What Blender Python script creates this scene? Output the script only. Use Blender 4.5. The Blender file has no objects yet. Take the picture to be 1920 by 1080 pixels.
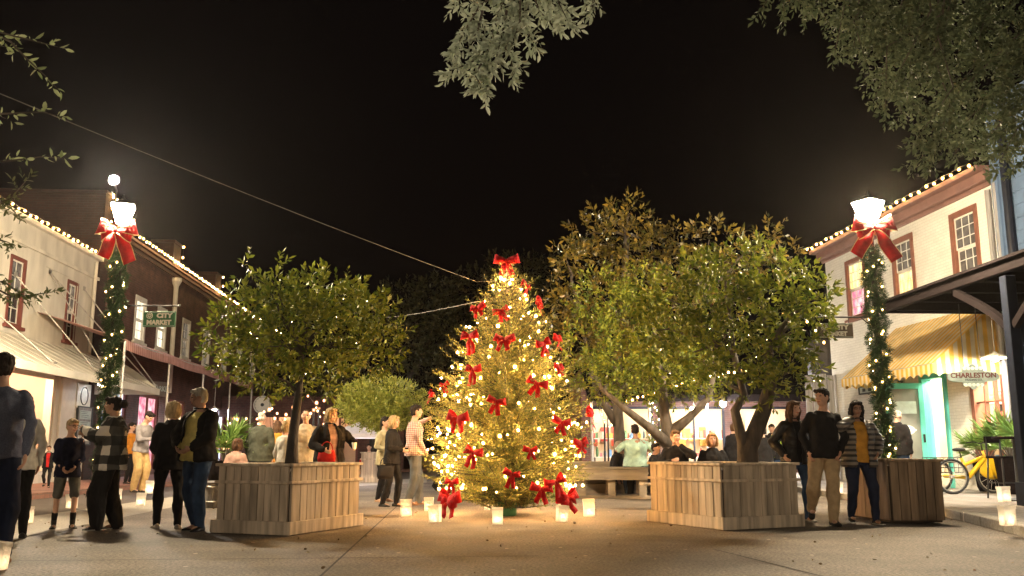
import bpy, bmesh, math, random
import numpy as np
from mathutils import Vector, Matrix, Quaternion, noise

random.seed(7)
RNG = np.random.default_rng(11)
R = math.radians
SC = bpy.context.scene
COL = SC.collection

# ------------------------------------------------------------------ survey of the place
# The camera stands 0.98 m above the plaza, looks 10.2 degrees up; bearings and heights of
# everything below were surveyed from it (u, v = bearing / elevation in a 1920 x 1080 plate).
CZ, PITCH, FOC = 0.98, R(10.2), 1700.0
def ray(u, v):
    x, y = (u - 960) / FOC, (540 - v) / FOC
    return Vector((x, math.cos(PITCH) - y * math.sin(PITCH), math.sin(PITCH) + y * math.cos(PITCH)))
def G(u, v, z=0.0):
    d = ray(u, v); t = (z - CZ) / d.z
    return Vector((d.x * t, d.y * t, z))
def D(u, v, Y):
    d = ray(u, v); t = Y / d.y
    return Vector((d.x * t, Y, CZ + d.z * t))

# ------------------------------------------------------------------ mesh builder
class MB:
    def __init__(s): s.v, s.f, s.m = [], [], []
    def add(s, vs, fs, mi=0):
        o = len(s.v); s.v += [tuple(p) for p in vs]
        s.f += [tuple(i + o for i in f) for f in fs]; s.m += [mi] * len(fs); return s
    def bx(s, x0, x1, y0, y1, z0, z1, mi=0):
        vs = [(x, y, z) for z in (z0, z1) for y in (y0, y1) for x in (x0, x1)]
        return s.add(vs, [(0, 2, 3, 1), (4, 5, 7, 6), (0, 1, 5, 4), (2, 6, 7, 3), (0, 4, 6, 2), (1, 3, 7, 5)], mi)
    def box(s, c, d, rz=0, mi=0, rx=0, ry=0):
        M = Matrix.Translation(c) @ Matrix.Rotation(rz, 4, 'Z') @ Matrix.Rotation(rx, 4, 'X') @ Matrix.Rotation(ry, 4, 'Y')
        vs = [M @ Vector((x * d[0] / 2, y * d[1] / 2, z * d[2] / 2)) for z in (-1, 1) for y in (-1, 1) for x in (-1, 1)]
        return s.add(vs, [(0, 2, 3, 1), (4, 5, 7, 6), (0, 1, 5, 4), (2, 6, 7, 3), (0, 4, 6, 2), (1, 3, 7, 5)], mi)
    def bar(s, a, b, w, h, mi=0, up=(0, 0, 1)):
        a, b = Vector(a), Vector(b); d = (b - a).normalized(); up = Vector(up)
        if abs(d.dot(up)) > .98: up = Vector((0, 1, 0))
        x = d.cross(up).normalized(); y = x.cross(d)
        vs = [p + x * (i * w / 2) + y * (j * h / 2) for p in (a, b) for j in (-1, 1) for i in (-1, 1)]
        return s.add(vs, [(0, 2, 3, 1), (4, 5, 7, 6), (0, 1, 5, 4), (2, 6, 7, 3), (0, 4, 6, 2), (1, 3, 7, 5)], mi)
    def tube(s, pts, rad, n=8, mi=0):
        pts = [Vector(p) for p in pts]
        if not hasattr(rad, '__len__'): rad = [rad] * len(pts)
        vs, fs = [], []; ref = None
        for i, p in enumerate(pts):
            d = (pts[min(i + 1, len(pts) - 1)] - pts[max(i - 1, 0)])
            d = d.normalized() if d.length > 1e-9 else Vector((0, 0, 1))
            if ref is None: ref = Vector((1, 0, 0)) if abs(d.x) < .9 else Vector((0, 1, 0))
            x = (ref - d * ref.dot(d)).normalized(); ref = x; y = d.cross(x)
            for k in range(n):
                a = 2 * math.pi * k / n; vs.append(p + (x * math.cos(a) + y * math.sin(a)) * rad[i])
        for i in range(len(pts) - 1):
            for k in range(n): fs.append((i * n + k, i * n + (k + 1) % n, (i + 1) * n + (k + 1) % n, (i + 1) * n + k))
        fs.append(tuple(range(n - 1, -1, -1))); fs.append(tuple(range((len(pts) - 1) * n, len(pts) * n)))
        return s.add(vs, fs, mi)
    def loft(s, rings, n=16, mi=0):   # rings: (centre, axis vector x * rx, axis vector y * ry)
        vs, fs = [], []
        for c, X, Y in rings:
            for k in range(n):
                a = 2 * math.pi * k / n; vs.append(Vector(c) + Vector(X) * math.cos(a) + Vector(Y) * math.sin(a))
        for i in range(len(rings) - 1):
            for k in range(n): fs.append((i * n + k, i * n + (k + 1) % n, (i + 1) * n + (k + 1) % n, (i + 1) * n + k))
        fs.append(tuple(range(n - 1, -1, -1))); fs.append(tuple(range((len(rings) - 1) * n, len(rings) * n)))
        return s.add(vs, fs, mi)
    def ell(s, c, r, M=None, seg=14, rg=8, mi=0):
        c = Vector(c); vs = [Vector((0, 0, -r[2]))]; fs = []
        for i in range(1, rg):
            t = math.pi * i / rg
            for k in range(seg):
                a = 2 * math.pi * k / seg
                vs.append(Vector((r[0] * math.sin(t) * math.cos(a), r[1] * math.sin(t) * math.sin(a), -r[2] * math.cos(t))))
        vs.append(Vector((0, 0, r[2]))); L = len(vs) - 1
        for k in range(seg): fs.append((0, 1 + (k + 1) % seg, 1 + k)); fs.append((L, L - seg + k, L - seg + (k + 1) % seg))
        for i in range(rg - 2):
            for k in range(seg):
                a = 1 + i * seg; fs.append((a + k, a + (k + 1) % seg, a + seg + (k + 1) % seg, a + seg + k))
        if M is not None: vs = [M @ p for p in vs]
        return s.add([c + p for p in vs], fs, mi)
    def lathe(s, prof, n=20, c=(0, 0, 0), mi=0):
        rings = [((c[0], c[1], c[2] + z), (r, 0, 0), (0, r, 0)) for r, z in prof]
        return s.loft(rings, n, mi)
    def poly(s, pts, mi=0): return s.add(pts, [tuple(range(len(pts)))], mi)
    def prism(s, pts, dz, mi=0):        # closed outline extruded by the vector dz
        n = len(pts); P = [Vector(p) for p in pts]; dz = Vector(dz)
        return s.add(P + [p + dz for p in P], [tuple(range(n - 1, -1, -1)), tuple(range(n, 2 * n))] +
                     [(i, (i + 1) % n, n + (i + 1) % n, n + i) for i in range(n)], mi)
    def ribbon(s, pts, wv, t=.004, mi=0):   # pts: path, wv: half-width vector per point
        vs, fs = [], []
        for i, p in enumerate(pts):
            p = Vector(p); w = Vector(wv[i]); d = Vector(pts[min(i + 1, len(pts) - 1)]) - Vector(pts[max(i - 1, 0)])
            nrm = d.cross(w); nrm = nrm.normalized() * (t / 2) if nrm.length > 1e-9 else Vector((0, t / 2, 0))
            vs += [p - w - nrm, p + w - nrm, p + w + nrm, p - w + nrm]
        for i in range(len(pts) - 1):
            for k in range(4): fs.append((i * 4 + k, i * 4 + (k + 1) % 4, i * 4 + 4 + (k + 1) % 4, i * 4 + 4 + k))
        fs += [(3, 2, 1, 0)]; L = len(vs); fs += [(L - 4, L - 3, L - 2, L - 1)]
        return s.add(vs, fs, mi)
    def build(s, name, mats, parent=None, smooth=False, bevel=0, world=False):
        me = bpy.data.meshes.new(name)
        vs = s.v
        if world and parent is not None:
            Mi = parent.matrix_basis.inverted(); vs = [tuple(Mi @ Vector(p)) for p in vs]
        me.from_pydata(vs, [], s.f); 
        if not isinstance(mats, (list, tuple)): mats = [mats]
        for m in mats: me.materials.append(m)
        if len(mats) > 1: me.polygons.foreach_set('material_index', s.m)
        if smooth: me.polygons.foreach_set('use_smooth', [True] * len(me.polygons))
        bm = bmesh.new(); bm.from_mesh(me)
        bmesh.ops.recalc_face_normals(bm, faces=bm.faces)
        uvl = bm.loops.layers.uv.new('UVMap')
        for f in bm.faces:
            n = f.normal
            if abs(n.z) > .75:
                for l in f.loops: l[uvl].uv = (l.vert.co.x, l.vert.co.y)
            else:
                t = Vector((-n.y, n.x, 0)).normalized() if (n.x or n.y) else Vector((1, 0, 0))
                for l in f.loops: l[uvl].uv = (l.vert.co.dot(t), l.vert.co.z)
        bm.to_mesh(me); bm.free(); me.update()
        o = bpy.data.objects.new(name, me); COL.objects.link(o)
        if parent is not None: o.parent = parent
        if bevel:
            b = o.modifiers.new('edge', 'BEVEL'); b.width = bevel; b.segments = 1; b.limit_method = 'ANGLE'; b.angle_limit = R(50)
        return o

def thing(name, label, cat, loc=(0, 0, 0), rz=0, group=None, s=1):
    o = bpy.data.objects.new(name, None); COL.objects.link(o)
    o.location = loc; o.rotation_euler = (0, 0, rz); o.scale = (s, s, s); o.empty_display_size = .1
    o['label'] = label; o['category'] = cat
    if group: o['group'] = group
    o.matrix_basis = Matrix.LocRotScale(Vector(loc), Matrix.Rotation(rz, 3, 'Z'), Vector((s, s, s)))
    return o
def tag(o, label, cat, group=None):
    o['label'] = label; o['category'] = cat
    if group: o['group'] = group
    return o
def struct(o, label=None):
    o['kind'] = 'structure'
    if label: o['label'] = label
    return o
def kids(o): return [c for c in bpy.data.objects if c.parent is o]
KIDCACHE = {}
def copy_tree(o, parent=None, lights=True):
    c = o.copy(); COL.objects.link(c)
    if parent is not None: c.parent = parent
    if o.name not in KIDCACHE: KIDCACHE[o.name] = kids(o)
    for ch in KIDCACHE[o.name]: copy_tree(ch, c)
    return c
def text(s, size, mat, parent, loc, rot=(R(90), 0, 0), ext=.004, bold=0, name='lettering', align='CENTER', sx=1):
    cu = bpy.data.curves.new(name, 'FONT'); cu.body = s; cu.size = size; cu.extrude = ext; cu.offset = bold
    cu.align_x = align; cu.align_y = 'CENTER'; cu.materials.append(mat); cu.resolution_u = 3
    o = bpy.data.objects.new(name, cu); COL.objects.link(o); o.parent = parent; o.location = loc; o.rotation_euler = rot; o.scale = (sx, 1, 1)
    return o

# ------------------------------------------------------------------ materials
def newmat(name):
    m = bpy.data.materials.new(name); m.use_nodes = True
    nt = m.node_tree; b = nt.nodes['Principled BSDF']; return m, nt, b
def rgb(c, k=1.0): return (c[0] * k, c[1] * k, c[2] * k, 1)
def mat(name, c, rough=.7, var=.25, scale=8, bump=.15, bscale=None, metal=0, island=0, spec=.5, coords='Object', sheen=0, stretch=(1, 1, 1), dist=.01):
    m, nt, b = newmat(name); N, L = nt.nodes, nt.links
    b.inputs['Roughness'].default_value = rough; b.inputs['Metallic'].default_value = metal
    b.inputs['Specular IOR Level'].default_value = spec
    if sheen: b.inputs['Sheen Weight'].default_value = sheen
    tc = N.new('ShaderNodeTexCoord'); mp = N.new('ShaderNodeMapping'); mp.inputs['Scale'].default_value = stretch
    L.new(tc.outputs[coords], mp.inputs[0])
    nz = N.new('ShaderNodeTexNoise'); nz.inputs['Scale'].default_value = scale; nz.inputs['Detail'].default_value = 6
    L.new(mp.outputs[0], nz.inputs['Vector'])
    cr = N.new('ShaderNodeValToRGB'); cr.color_ramp.elements[0].position = .3; cr.color_ramp.elements[1].position = .7
    cr.color_ramp.elements[0].color = rgb(c, 1 - var); cr.color_ramp.elements[1].color = rgb(c, 1 + var)
    L.new(nz.outputs['Fac'], cr.inputs[0]); out = cr.outputs[0]
    if island:
        g = N.new('ShaderNodeNewGeometry'); mr = N.new('ShaderNodeMapRange')
        mr.inputs[3].default_value = 1 - island; mr.inputs[4].default_value = 1 + island
        L.new(g.outputs['Random Per Island'], mr.inputs[0])
        mx = N.new('ShaderNodeMix'); mx.data_type = 'RGBA'; mx.blend_type = 'MULTIPLY'; mx.inputs[0].default_value = 1
        L.new(out, mx.inputs[6]); L.new(mr.outputs[0], mx.inputs[7]); out = mx.outputs[2]
    L.new(out, b.inputs['Base Color'])
    if bump:
        n2 = N.new('ShaderNodeTexNoise'); n2.inputs['Scale'].default_value = bscale or scale * 6; n2.inputs['Detail'].default_value = 4
        L.new(mp.outputs[0], n2.inputs['Vector'])
        bp = N.new('ShaderNodeBump'); bp.inputs['Strength'].default_value = bump; bp.inputs['Distance'].default_value = dist
        L.new(n2.outputs['Fac'], bp.inputs['Height']); L.new(bp.outputs[0], b.inputs['Normal'])
    return m
def emit(name, c, s):
    m, nt, b = newmat(name); b.inputs['Base Color'].default_value = rgb(c, .8)
    b.inputs['Emission Color'].default_value = rgb(c); b.inputs['Emission Strength'].default_value = s
    b.inputs['Roughness'].default_value = .5
    return m
def brick(name, c1, c2, mortar, sx=.22, sy=.075, msz=.008, rough=.85, var=.35, bump=.5):
    m, nt, b = newmat(name); N, L = nt.nodes, nt.links
    tc = N.new('ShaderNodeTexCoord'); bt = N.new('ShaderNodeTexBrick')
    bt.inputs['Color1'].default_value = rgb(c1); bt.inputs['Color2'].default_value = rgb(c2); bt.inputs['Mortar'].default_value = rgb(mortar)
    bt.inputs['Scale'].default_value = 1; bt.inputs['Mortar Size'].default_value = msz; bt.inputs['Brick Width'].default_value = sx; bt.inputs['Row Height'].default_value = sy
    bt.inputs['Mortar Smooth'].default_value = .3
    L.new(tc.outputs['UV'], bt.inputs['Vector'])
    nz = N.new('ShaderNodeTexNoise'); nz.inputs['Scale'].default_value = 1.3; nz.inputs['Detail'].default_value = 8; nz.inputs['Roughness'].default_value = .7
    L.new(tc.outputs['UV'], nz.inputs['Vector'])
    mr = N.new('ShaderNodeMapRange'); mr.inputs[1].default_value = .3; mr.inputs[2].default_value = .7; mr.inputs[3].default_value = 1 - var; mr.inputs[4].default_value = 1 + var
    L.new(nz.outputs['Fac'], mr.inputs[0])
    mx = N.new('ShaderNodeMix'); mx.data_type = 'RGBA'; mx.blend_type = 'MULTIPLY'; mx.inputs[0].default_value = 1
    L.new(bt.outputs['Color'], mx.inputs[6]); L.new(mr.outputs[0], mx.inputs[7]); L.new(mx.outputs[2], b.inputs['Base Color'])
    n3 = N.new('ShaderNodeTexNoise'); n3.inputs['Scale'].default_value = 30; L.new(tc.outputs['UV'], n3.inputs['Vector'])
    ad = N.new('ShaderNodeMath'); ad.operation = 'MULTIPLY_ADD'; ad.inputs[1].default_value = -1; L.new(bt.outputs['Fac'], ad.inputs[0]); 
    ml = N.new('ShaderNodeMath'); ml.operation = 'MULTIPLY'; ml.inputs[1].default_value = .5; L.new(n3.outputs['Fac'], ml.inputs[0]); L.new(ml.outputs[0], ad.inputs[2])
    bp = N.new('ShaderNodeBump'); bp.inputs['Strength'].default_value = bump; bp.inputs['Distance'].default_value = .01
    L.new(ad.outputs[0], bp.inputs['Height']); L.new(bp.outputs[0], b.inputs['Normal']); b.inputs['Roughness'].default_value = rough
    return m
def leafmat(name, c1, c2, rough=.45, trans=.3, spec=.5, crumple=0):
    m, nt, b = newmat(name); N, L = nt.nodes, nt.links
    g = N.new('ShaderNodeNewGeometry'); cr = N.new('ShaderNodeValToRGB')
    cr.color_ramp.elements[0].color = rgb(c1); cr.color_ramp.elements[1].color = rgb(c2)
    L.new(g.outputs['Random Per Island'], cr.inputs[0]); L.new(cr.outputs[0], b.inputs['Base Color'])
    b.inputs['Roughness'].default_value = rough; b.inputs['Specular IOR Level'].default_value = spec
    if crumple:
        n_ = N.new('ShaderNodeTexNoise'); n_.inputs['Scale'].default_value = 22; n_.inputs['Detail'].default_value = 3; bp = N.new('ShaderNodeBump'); bp.inputs['Strength'].default_value = crumple; bp.inputs['Distance'].default_value = .02
        tc = N.new('ShaderNodeTexCoord'); L.new(tc.outputs['Object'], n_.inputs['Vector']); L.new(n_.outputs['Fac'], bp.inputs['Height']); L.new(bp.outputs[0], b.inputs['Normal'])
    if trans:
        tr = N.new('ShaderNodeBsdfTranslucent'); L.new(cr.outputs[0], tr.inputs[0])
        if crumple: L.new(bp.outputs[0], tr.inputs['Normal'])
        ms = N.new('ShaderNodeMixShader'); ms.inputs[0].default_value = trans
        L.new(b.outputs[0], ms.inputs[1]); L.new(tr.outputs[0], ms.inputs[2]); L.new(ms.outputs[0], N['Material Output'].inputs[0])
    return m
def stripes(name, c1, c2, width, coords='UV', axis=0, rough=.8, trans=.25, split=.5, bump=.1):
    m, nt, b = newmat(name); N, L = nt.nodes, nt.links
    tc = N.new('ShaderNodeTexCoord'); sp = N.new('ShaderNodeSeparateXYZ'); L.new(tc.outputs[coords], sp.inputs[0])
    dv = N.new('ShaderNodeMath'); dv.operation = 'DIVIDE'; dv.inputs[1].default_value = width; L.new(sp.outputs[axis], dv.inputs[0])
    fr = N.new('ShaderNodeMath'); fr.operation = 'FRACT'; L.new(dv.outputs[0], fr.inputs[0])
    gt = N.new('ShaderNodeMath'); gt.operation = 'GREATER_THAN'; gt.inputs[1].default_value = split; L.new(fr.outputs[0], gt.inputs[0])
    mx = N.new('ShaderNodeMix'); mx.data_type = 'RGBA'; mx.inputs[6].default_value = rgb(c1); mx.inputs[7].default_value = rgb(c2); L.new(gt.outputs[0], mx.inputs[0])
    nz = N.new('ShaderNodeTexNoise'); nz.inputs['Scale'].default_value = 3; nz.inputs['Detail'].default_value = 6; L.new(tc.outputs['Object'], nz.inputs['Vector'])
    mr = N.new('ShaderNodeMapRange'); mr.inputs[1].default_value = .3; mr.inputs[2].default_value = .7; mr.inputs[3].default_value = .78; mr.inputs[4].default_value = 1.15; L.new(nz.outputs['Fac'], mr.inputs[0])
    m2 = N.new('ShaderNodeMix'); m2.data_type = 'RGBA'; m2.blend_type = 'MULTIPLY'; m2.inputs[0].default_value = 1; L.new(mx.outputs[2], m2.inputs[6]); L.new(mr.outputs[0], m2.inputs[7])
    L.new(m2.outputs[2], b.inputs['Base Color']); b.inputs['Roughness'].default_value = rough
    if trans:
        tr = N.new('ShaderNodeBsdfTranslucent'); L.new(m2.outputs[2], tr.inputs[0]); ms = N.new('ShaderNodeMixShader'); ms.inputs[0].default_value = trans
        L.new(b.outputs[0], ms.inputs[1]); L.new(tr.outputs[0], ms.inputs[2]); L.new(ms.outputs[0], N['Material Output'].inputs[0])
    return m
def plaid(name, dark, mid, light, s):
    m, nt, b = newmat(name); N, L = nt.nodes, nt.links
    tc = N.new('ShaderNodeTexCoord'); sp = N.new('ShaderNodeSeparateXYZ')
    nz = N.new('ShaderNodeTexNoise'); nz.inputs['Scale'].default_value = 4; L.new(tc.outputs['Object'], nz.inputs['Vector'])
    va = N.new('ShaderNodeVectorMath'); va.operation = 'MULTIPLY_ADD'; va.inputs[1].default_value = (.06, .06, .06); L.new(nz.outputs['Color'], va.inputs[0]); L.new(tc.outputs['Object'], va.inputs[2])
    L.new(va.outputs[0], sp.inputs[0])
    ad = N.new('ShaderNodeMath'); ad.operation = 'MULTIPLY_ADD'; ad.inputs[1].default_value = .35; L.new(sp.outputs[0], ad.inputs[0]); L.new(sp.outputs[1], ad.inputs[2])
    def half(src):
        d = N.new('ShaderNodeMath'); d.operation = 'DIVIDE'; d.inputs[1].default_value = s; L.new(src, d.inputs[0])
        f = N.new('ShaderNodeMath'); f.operation = 'FRACT'; L.new(d.outputs[0], f.inputs[0])
        g = N.new('ShaderNodeMath'); g.operation = 'GREATER_THAN'; g.inputs[1].default_value = .5; L.new(f.outputs[0], g.inputs[0]); return g.outputs[0]
    a2 = N.new('ShaderNodeMath'); a2.operation = 'ADD'; L.new(half(ad.outputs[0]), a2.inputs[0]); L.new(half(sp.outputs[2]), a2.inputs[1])
    m1 = N.new('ShaderNodeMath'); m1.operation = 'MULTIPLY'; m1.inputs[1].default_value = .5; L.new(a2.outputs[0], m1.inputs[0])
    cr = N.new('ShaderNodeValToRGB'); cr.color_ramp.interpolation = 'CONSTANT'; e = cr.color_ramp.elements
    e[0].position = 0; e[0].color = rgb(light); e[1].position = .25; e[1].color = rgb(mid); x = e.new(.75); x.color = rgb(dark)
    L.new(m1.outputs[0], cr.inputs[0]); L.new(cr.outputs[0], b.inputs['Base Color']); b.inputs['Roughness'].default_value = .95
    return m
def ground_mat(name, c, speck, sc=1.0, rough=.8, stain=.35):
    m, nt, b = newmat(name); N, L = nt.nodes, nt.links
    tc = N.new('ShaderNodeTexCoord')
    n1 = N.new('ShaderNodeTexNoise'); n1.inputs['Scale'].default_value = .45 * sc; n1.inputs['Detail'].default_value = 9; n1.inputs['Roughness'].default_value = .65
    n2 = N.new('ShaderNodeTexNoise'); n2.inputs['Scale'].default_value = 34 * sc; n2.inputs['Detail'].default_value = 5; n2.inputs['Roughness'].default_value = .8
    vo = N.new('ShaderNodeTexVoronoi'); vo.voronoi_dimensions = '2D'; vo.inputs['Scale'].default_value = .85
    for n in (n1, n2, vo): L.new(tc.outputs['Object'], n.inputs['Vector'])
    r1 = N.new('ShaderNodeMapRange'); r1.inputs[1].default_value = .3; r1.inputs[2].default_value = .72; r1.inputs[3].default_value = 1 - stain; r1.inputs[4].default_value = 1 + stain * .6; L.new(n1.outputs['Fac'], r1.inputs[0])
    r2 = N.new('ShaderNodeMapRange'); r2.inputs[1].default_value = .35; r2.inputs[2].default_value = .65; r2.inputs[3].default_value = 1 - speck; r2.inputs[4].default_value = 1 + speck; L.new(n2.outputs['Fac'], r2.inputs[0])
    # pale gum spots
    r3 = N.new('ShaderNodeMath'); r3.operation = 'LESS_THAN'; r3.inputs[1].default_value = .018; L.new(vo.outputs['Distance'], r3.inputs[0])
    mu = N.new('ShaderNodeMath'); mu.operation = 'MULTIPLY'; L.new(r1.outputs[0], mu.inputs[0]); L.new(r2.outputs[0], mu.inputs[1])
    mx = N.new('ShaderNodeMix'); mx.data_type = 'RGBA'; mx.blend_type = 'MULTIPLY'; mx.inputs[0].default_value = 1; mx.inputs[6].default_value = rgb(c); L.new(mu.outputs[0], mx.inputs[7])
    m2 = N.new('ShaderNodeMix'); m2.data_type = 'RGBA'; m2.inputs[7].default_value = rgb(c, 2.6); L.new(r3.outputs[0], m2.inputs[0]); L.new(mx.outputs[2], m2.inputs[6])
    L.new(m2.outputs[2], b.inputs['Base Color'])
    bp = N.new('ShaderNodeBump'); bp.inputs['Strength'].default_value = .6; bp.inputs['Distance'].default_value = .006; L.new(n2.outputs['Fac'], bp.inputs['Height']); L.new(bp.outputs[0], b.inputs['Normal'])
    b.inputs['Roughness'].default_value = rough
    return m
M = {}
M['plaza'] = ground_mat('plaza_aggregate', (.195, .16, .127), .85, stain=.65)
M['asphalt'] = ground_mat('asphalt', (.10, .082, .07), .35, rough=.75)
M['band'] = ground_mat('granite_band', (.40, .36, .30), .25, sc=.7, stain=.25)
M['pavers'] = brick('brick_pavers', (.30, .15, .11), (.24, .12, .09), (.16, .12, .10), .2, .1, .008, bump=.3)
M['pavers2'] = brick('grey_pavers', (.34, .30, .27), (.28, .25, .23), (.18, .16, .14), .2, .1, .008, bump=.3)
M['seam'] = mat('joint_tar', (.035, .03, .028), .9, bump=0)
M['darkbrick'] = brick('shaded_brick', (.04, .016, .013), (.028, .012, .011), (.03, .022, .02), .24, .08, .01, var=.5)  # unlit end wall: the missing lamplight is put into a darker brick colour
M['stucco'] = mat('cream_stucco', (.60, .57, .50), .9, var=.2, scale=2.2, stretch=(1, 1, .3), bump=.25, bscale=25)
M['redbrick'] = brick('red_brick', (.115, .045, .033), (.075, .03, .024), (.10, .07, .06), .24, .08, .01, var=.5)
M['whitebrick'] = brick('white_painted_brick', (.75, .74, .67), (.71, .70, .635), (.59, .575, .52), .22, .075, .006, var=.1, bump=.35)
M['redtrim'] = mat('red_painted_wood', (.21, .08, .05), .6, var=.2, scale=6, bump=.1)
M['brownred'] = mat('brown_painted_wood', (.16, .045, .035), .6, var=.2, scale=6, bump=.1)
M['soffit'] = mat('terracotta_soffit', (.21, .11, .09), .7, var=.15, scale=3, bump=.05)
M['whitepaint'] = mat('white_paint', (.68, .66, .60), .6, var=.08, scale=4, bump=.08)
M['greypaint'] = mat('weathered_grey_boards', (.26, .25, .25), .7, var=.3, scale=3, bump=.15, stretch=(6, 6, .5))
M['teal'] = mat('turquoise_paint', (.10, .52, .45), .5, var=.08, scale=4, bump=.05)
M['bluepaint'] = mat('blue_painted_boards', (.10, .16, .27), .7, var=.15, scale=3, bump=.15)
M['darkblue'] = mat('dark_blue_downpipe', (.009, .012, .022), .5, spec=.2, bump=.05)
M['timber'] = mat('dark_timber', (.010, .0075, .008), .85, spec=.05, var=.3, scale=4, bump=.2, stretch=(1, 8, 8))
M['iron'] = mat('black_iron', (.02, .02, .02), .45, var=.3, scale=20, bump=.1, metal=.3)
M['steel'] = mat('galvanised_steel', (.42, .40, .37), .45, var=.2, scale=9, bump=.05, metal=.6)
M['palemetal'] = mat('pale_awning_metal', (.60, .58, .52), .55, var=.15, scale=1.6, bump=.1)
M['pinkcanvas'] = stripes('pink_striped_canvas', (.52, .31, .28), (.40, .20, .18), .16, trans=.2, axis=0)
M['yellowcanvas'] = stripes('yellow_striped_canvas', (.78, .50, .09), (.80, .70, .48), .2, trans=.3, axis=0)
M['darkcanvas'] = mat('charcoal_canvas', (.06, .06, .066), .9, var=.2, scale=3, bump=.1)
M['wood'] = mat('weathered_cedar', (.43, .355, .27), .85, var=.42, scale=2.2, bump=.45, bscale=14, island=.22, stretch=(5, 5, .55), dist=.012)
M['wooddark'] = mat('dark_stained_cedar', (.19, .135, .09), .85, var=.4, scale=2.4, bump=.45, bscale=14, island=.25, stretch=(5, 5, .55), dist=.012)
M['bench'] = mat('grey_bench_planks', (.22, .185, .145), .8, var=.3, scale=2.2, bump=.4, island=.3, stretch=(.6, 5, 5))
M['soil'] = mat('soil', (.05, .035, .025), .95, scale=20, bump=.6)
M['bark'] = mat('grey_bark', (.085, .068, .054), .9, var=.45, scale=9, bump=.8, bscale=22, stretch=(1, 1, .35), dist=.03)
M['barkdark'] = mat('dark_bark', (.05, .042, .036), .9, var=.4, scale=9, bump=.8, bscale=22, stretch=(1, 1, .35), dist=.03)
M['glassdark'] = mat('night_window_glass', (.035, .035, .04), .12, var=.5, scale=3, bump=0)
M['paper'] = leafmat('luminaria_paper', (.80, .77, .72), (.86, .83, .78), .8, .55, .2, 1.0)
M['red'] = mat('red_velvet_ribbon', (.40, .004, .007), .7, var=.3, scale=9, bump=.5, bscale=26, sheen=.1, spec=.1, dist=.02)
M['gold'] = mat('gold_ribbon_edge', (.62, .36, .16), .4, var=.2, scale=20, bump=0, metal=.4)
M['green_sign'] = mat('green_sign_board', (.035, .16, .07), .5, var=.12, scale=5, bump=.05)
M['grey_sign'] = mat('brown_sign_board', (.13, .10, .08), .6, var=.2, scale=6, bump=.1)
M['signwhite'] = mat('sign_white', (.75, .75, .68), .6, var=.05, bump=0)
M['signdark'] = mat('sign_dark', (.04, .05, .055), .6, var=.1, bump=0)
M['signpale'] = mat('sign_pale_teal', (.42, .50, .47), .6, var=.15, scale=7, bump=.05)
M['needle'] = leafmat('fir_needles', (.05, .105, .03), (.30, .26, .07), .5, .25, .4)
M['garland'] = leafmat('garland_needles', (.012, .04, .016), (.035, .09, .03), .5, .1, .4)
def bloom_shell(name, c, s, clear=.72):      # see-through shell given its own glow, imitating bloom round a filament
    m, nt, b = newmat(name); N, L = nt.nodes, nt.links
    e = N.new('ShaderNodeEmission'); e.inputs[0].default_value = rgb(c); e.inputs[1].default_value = s
    t = N.new('ShaderNodeBsdfTransparent'); mx = N.new('ShaderNodeMixShader'); mx.inputs[0].default_value = clear
    L.new(e.outputs[0], mx.inputs[1]); L.new(t.outputs[0], mx.inputs[2]); L.new(mx.outputs[0], N['Material Output'].inputs[0]); N.remove(b); return m
M['bulb'] = [emit('warm_filament', (1, .58, .20), 260), bloom_shell('warm_bulb_glass', (1, .48, .10), 2.0, .6)]
M['bulb_tree'] = [emit('tree_filament', (1, .51, .15), 740), bloom_shell('tree_bulb_glass', (1, .48, .10), 1.5)]
M['bulb_small'] = [emit('small_filament', (1, .72, .36), 30), bloom_shell('fairy_bulb_glass', (1, .6, .2), .5)]
M['bulb_pink'] = [emit('amber_filament', (1, .50, .24), 22), bloom_shell('amber_lantern_glass', (1, .42, .16), .9, .5)]
M['lampglass'] = emit('lantern_glass', (1, .80, .52), 1150)
M['lampglass_assumed'] = emit('assumed_lantern_glass', (1, .79, .54), 1400)  # stronger glow, only for the assumed unseen lamps behind the camera
M['flood'] = emit('flood_lens', (1, .93, .84), 3600)
M['flame'] = emit('candle_flame', (1, .68, .38), 52)
def bulb(mb, c=(0, 0, 0), r=.04, k=.36, seg=8, rg=6):
    mb.ell(c, (r * k, r * k, r * k * 1.2), seg=seg, rg=rg, mi=0); mb.ell(c, (r, r, r * 1.15), seg=seg + 2, rg=rg, mi=1)
# ------------------------------------------------------------------ people
PEND = []
SKIN = {}
def skin_mat(n, c):
    if n not in SKIN:
        m = mat('skin_' + n, c, .55, var=.08, scale=6, bump=.05); SKIN[n] = [m, mat('eye_' + n, (.02, .015, .012), .25, bump=0), mat('lips_' + n, (c[0] * .75, c[1] * .45, c[2] * .45), .5, bump=0)]
    return SKIN[n]
def cloth(name, c, var=.18, scale=14, rough=.9): return mat(name, c, rough, var=var, scale=scale, bump=.25, bscale=90, spec=.2, dist=.004)
def cap_(mb, a, b, ra, rb, n=12, over=True):
    a, b = Vector(a), Vector(b); mb.tube([a, a.lerp(b, .33), a.lerp(b, .66), b], [ra, ra * .8 + rb * .2, ra * .3 + rb * .7, rb], n)
    mb.ell(a, (ra,) * 3, seg=n); mb.ell(b, (rb,) * 3, seg=n)
def ik(a, c, l1, l2, hint):
    a, c = Vector(a), Vector(c); d = c - a; L_ = min(d.length, (l1 + l2) * .999); dn = d.normalized(); c = a + dn * L_
    x = (l1 * l1 - l2 * l2 + L_ * L_) / (2 * L_); h = math.sqrt(max(l1 * l1 - x * x, 0)); hv = Vector(hint); hv = (hv - dn * hv.dot(dn)).normalized()
    return a + dn * x + hv * h, c
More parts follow.
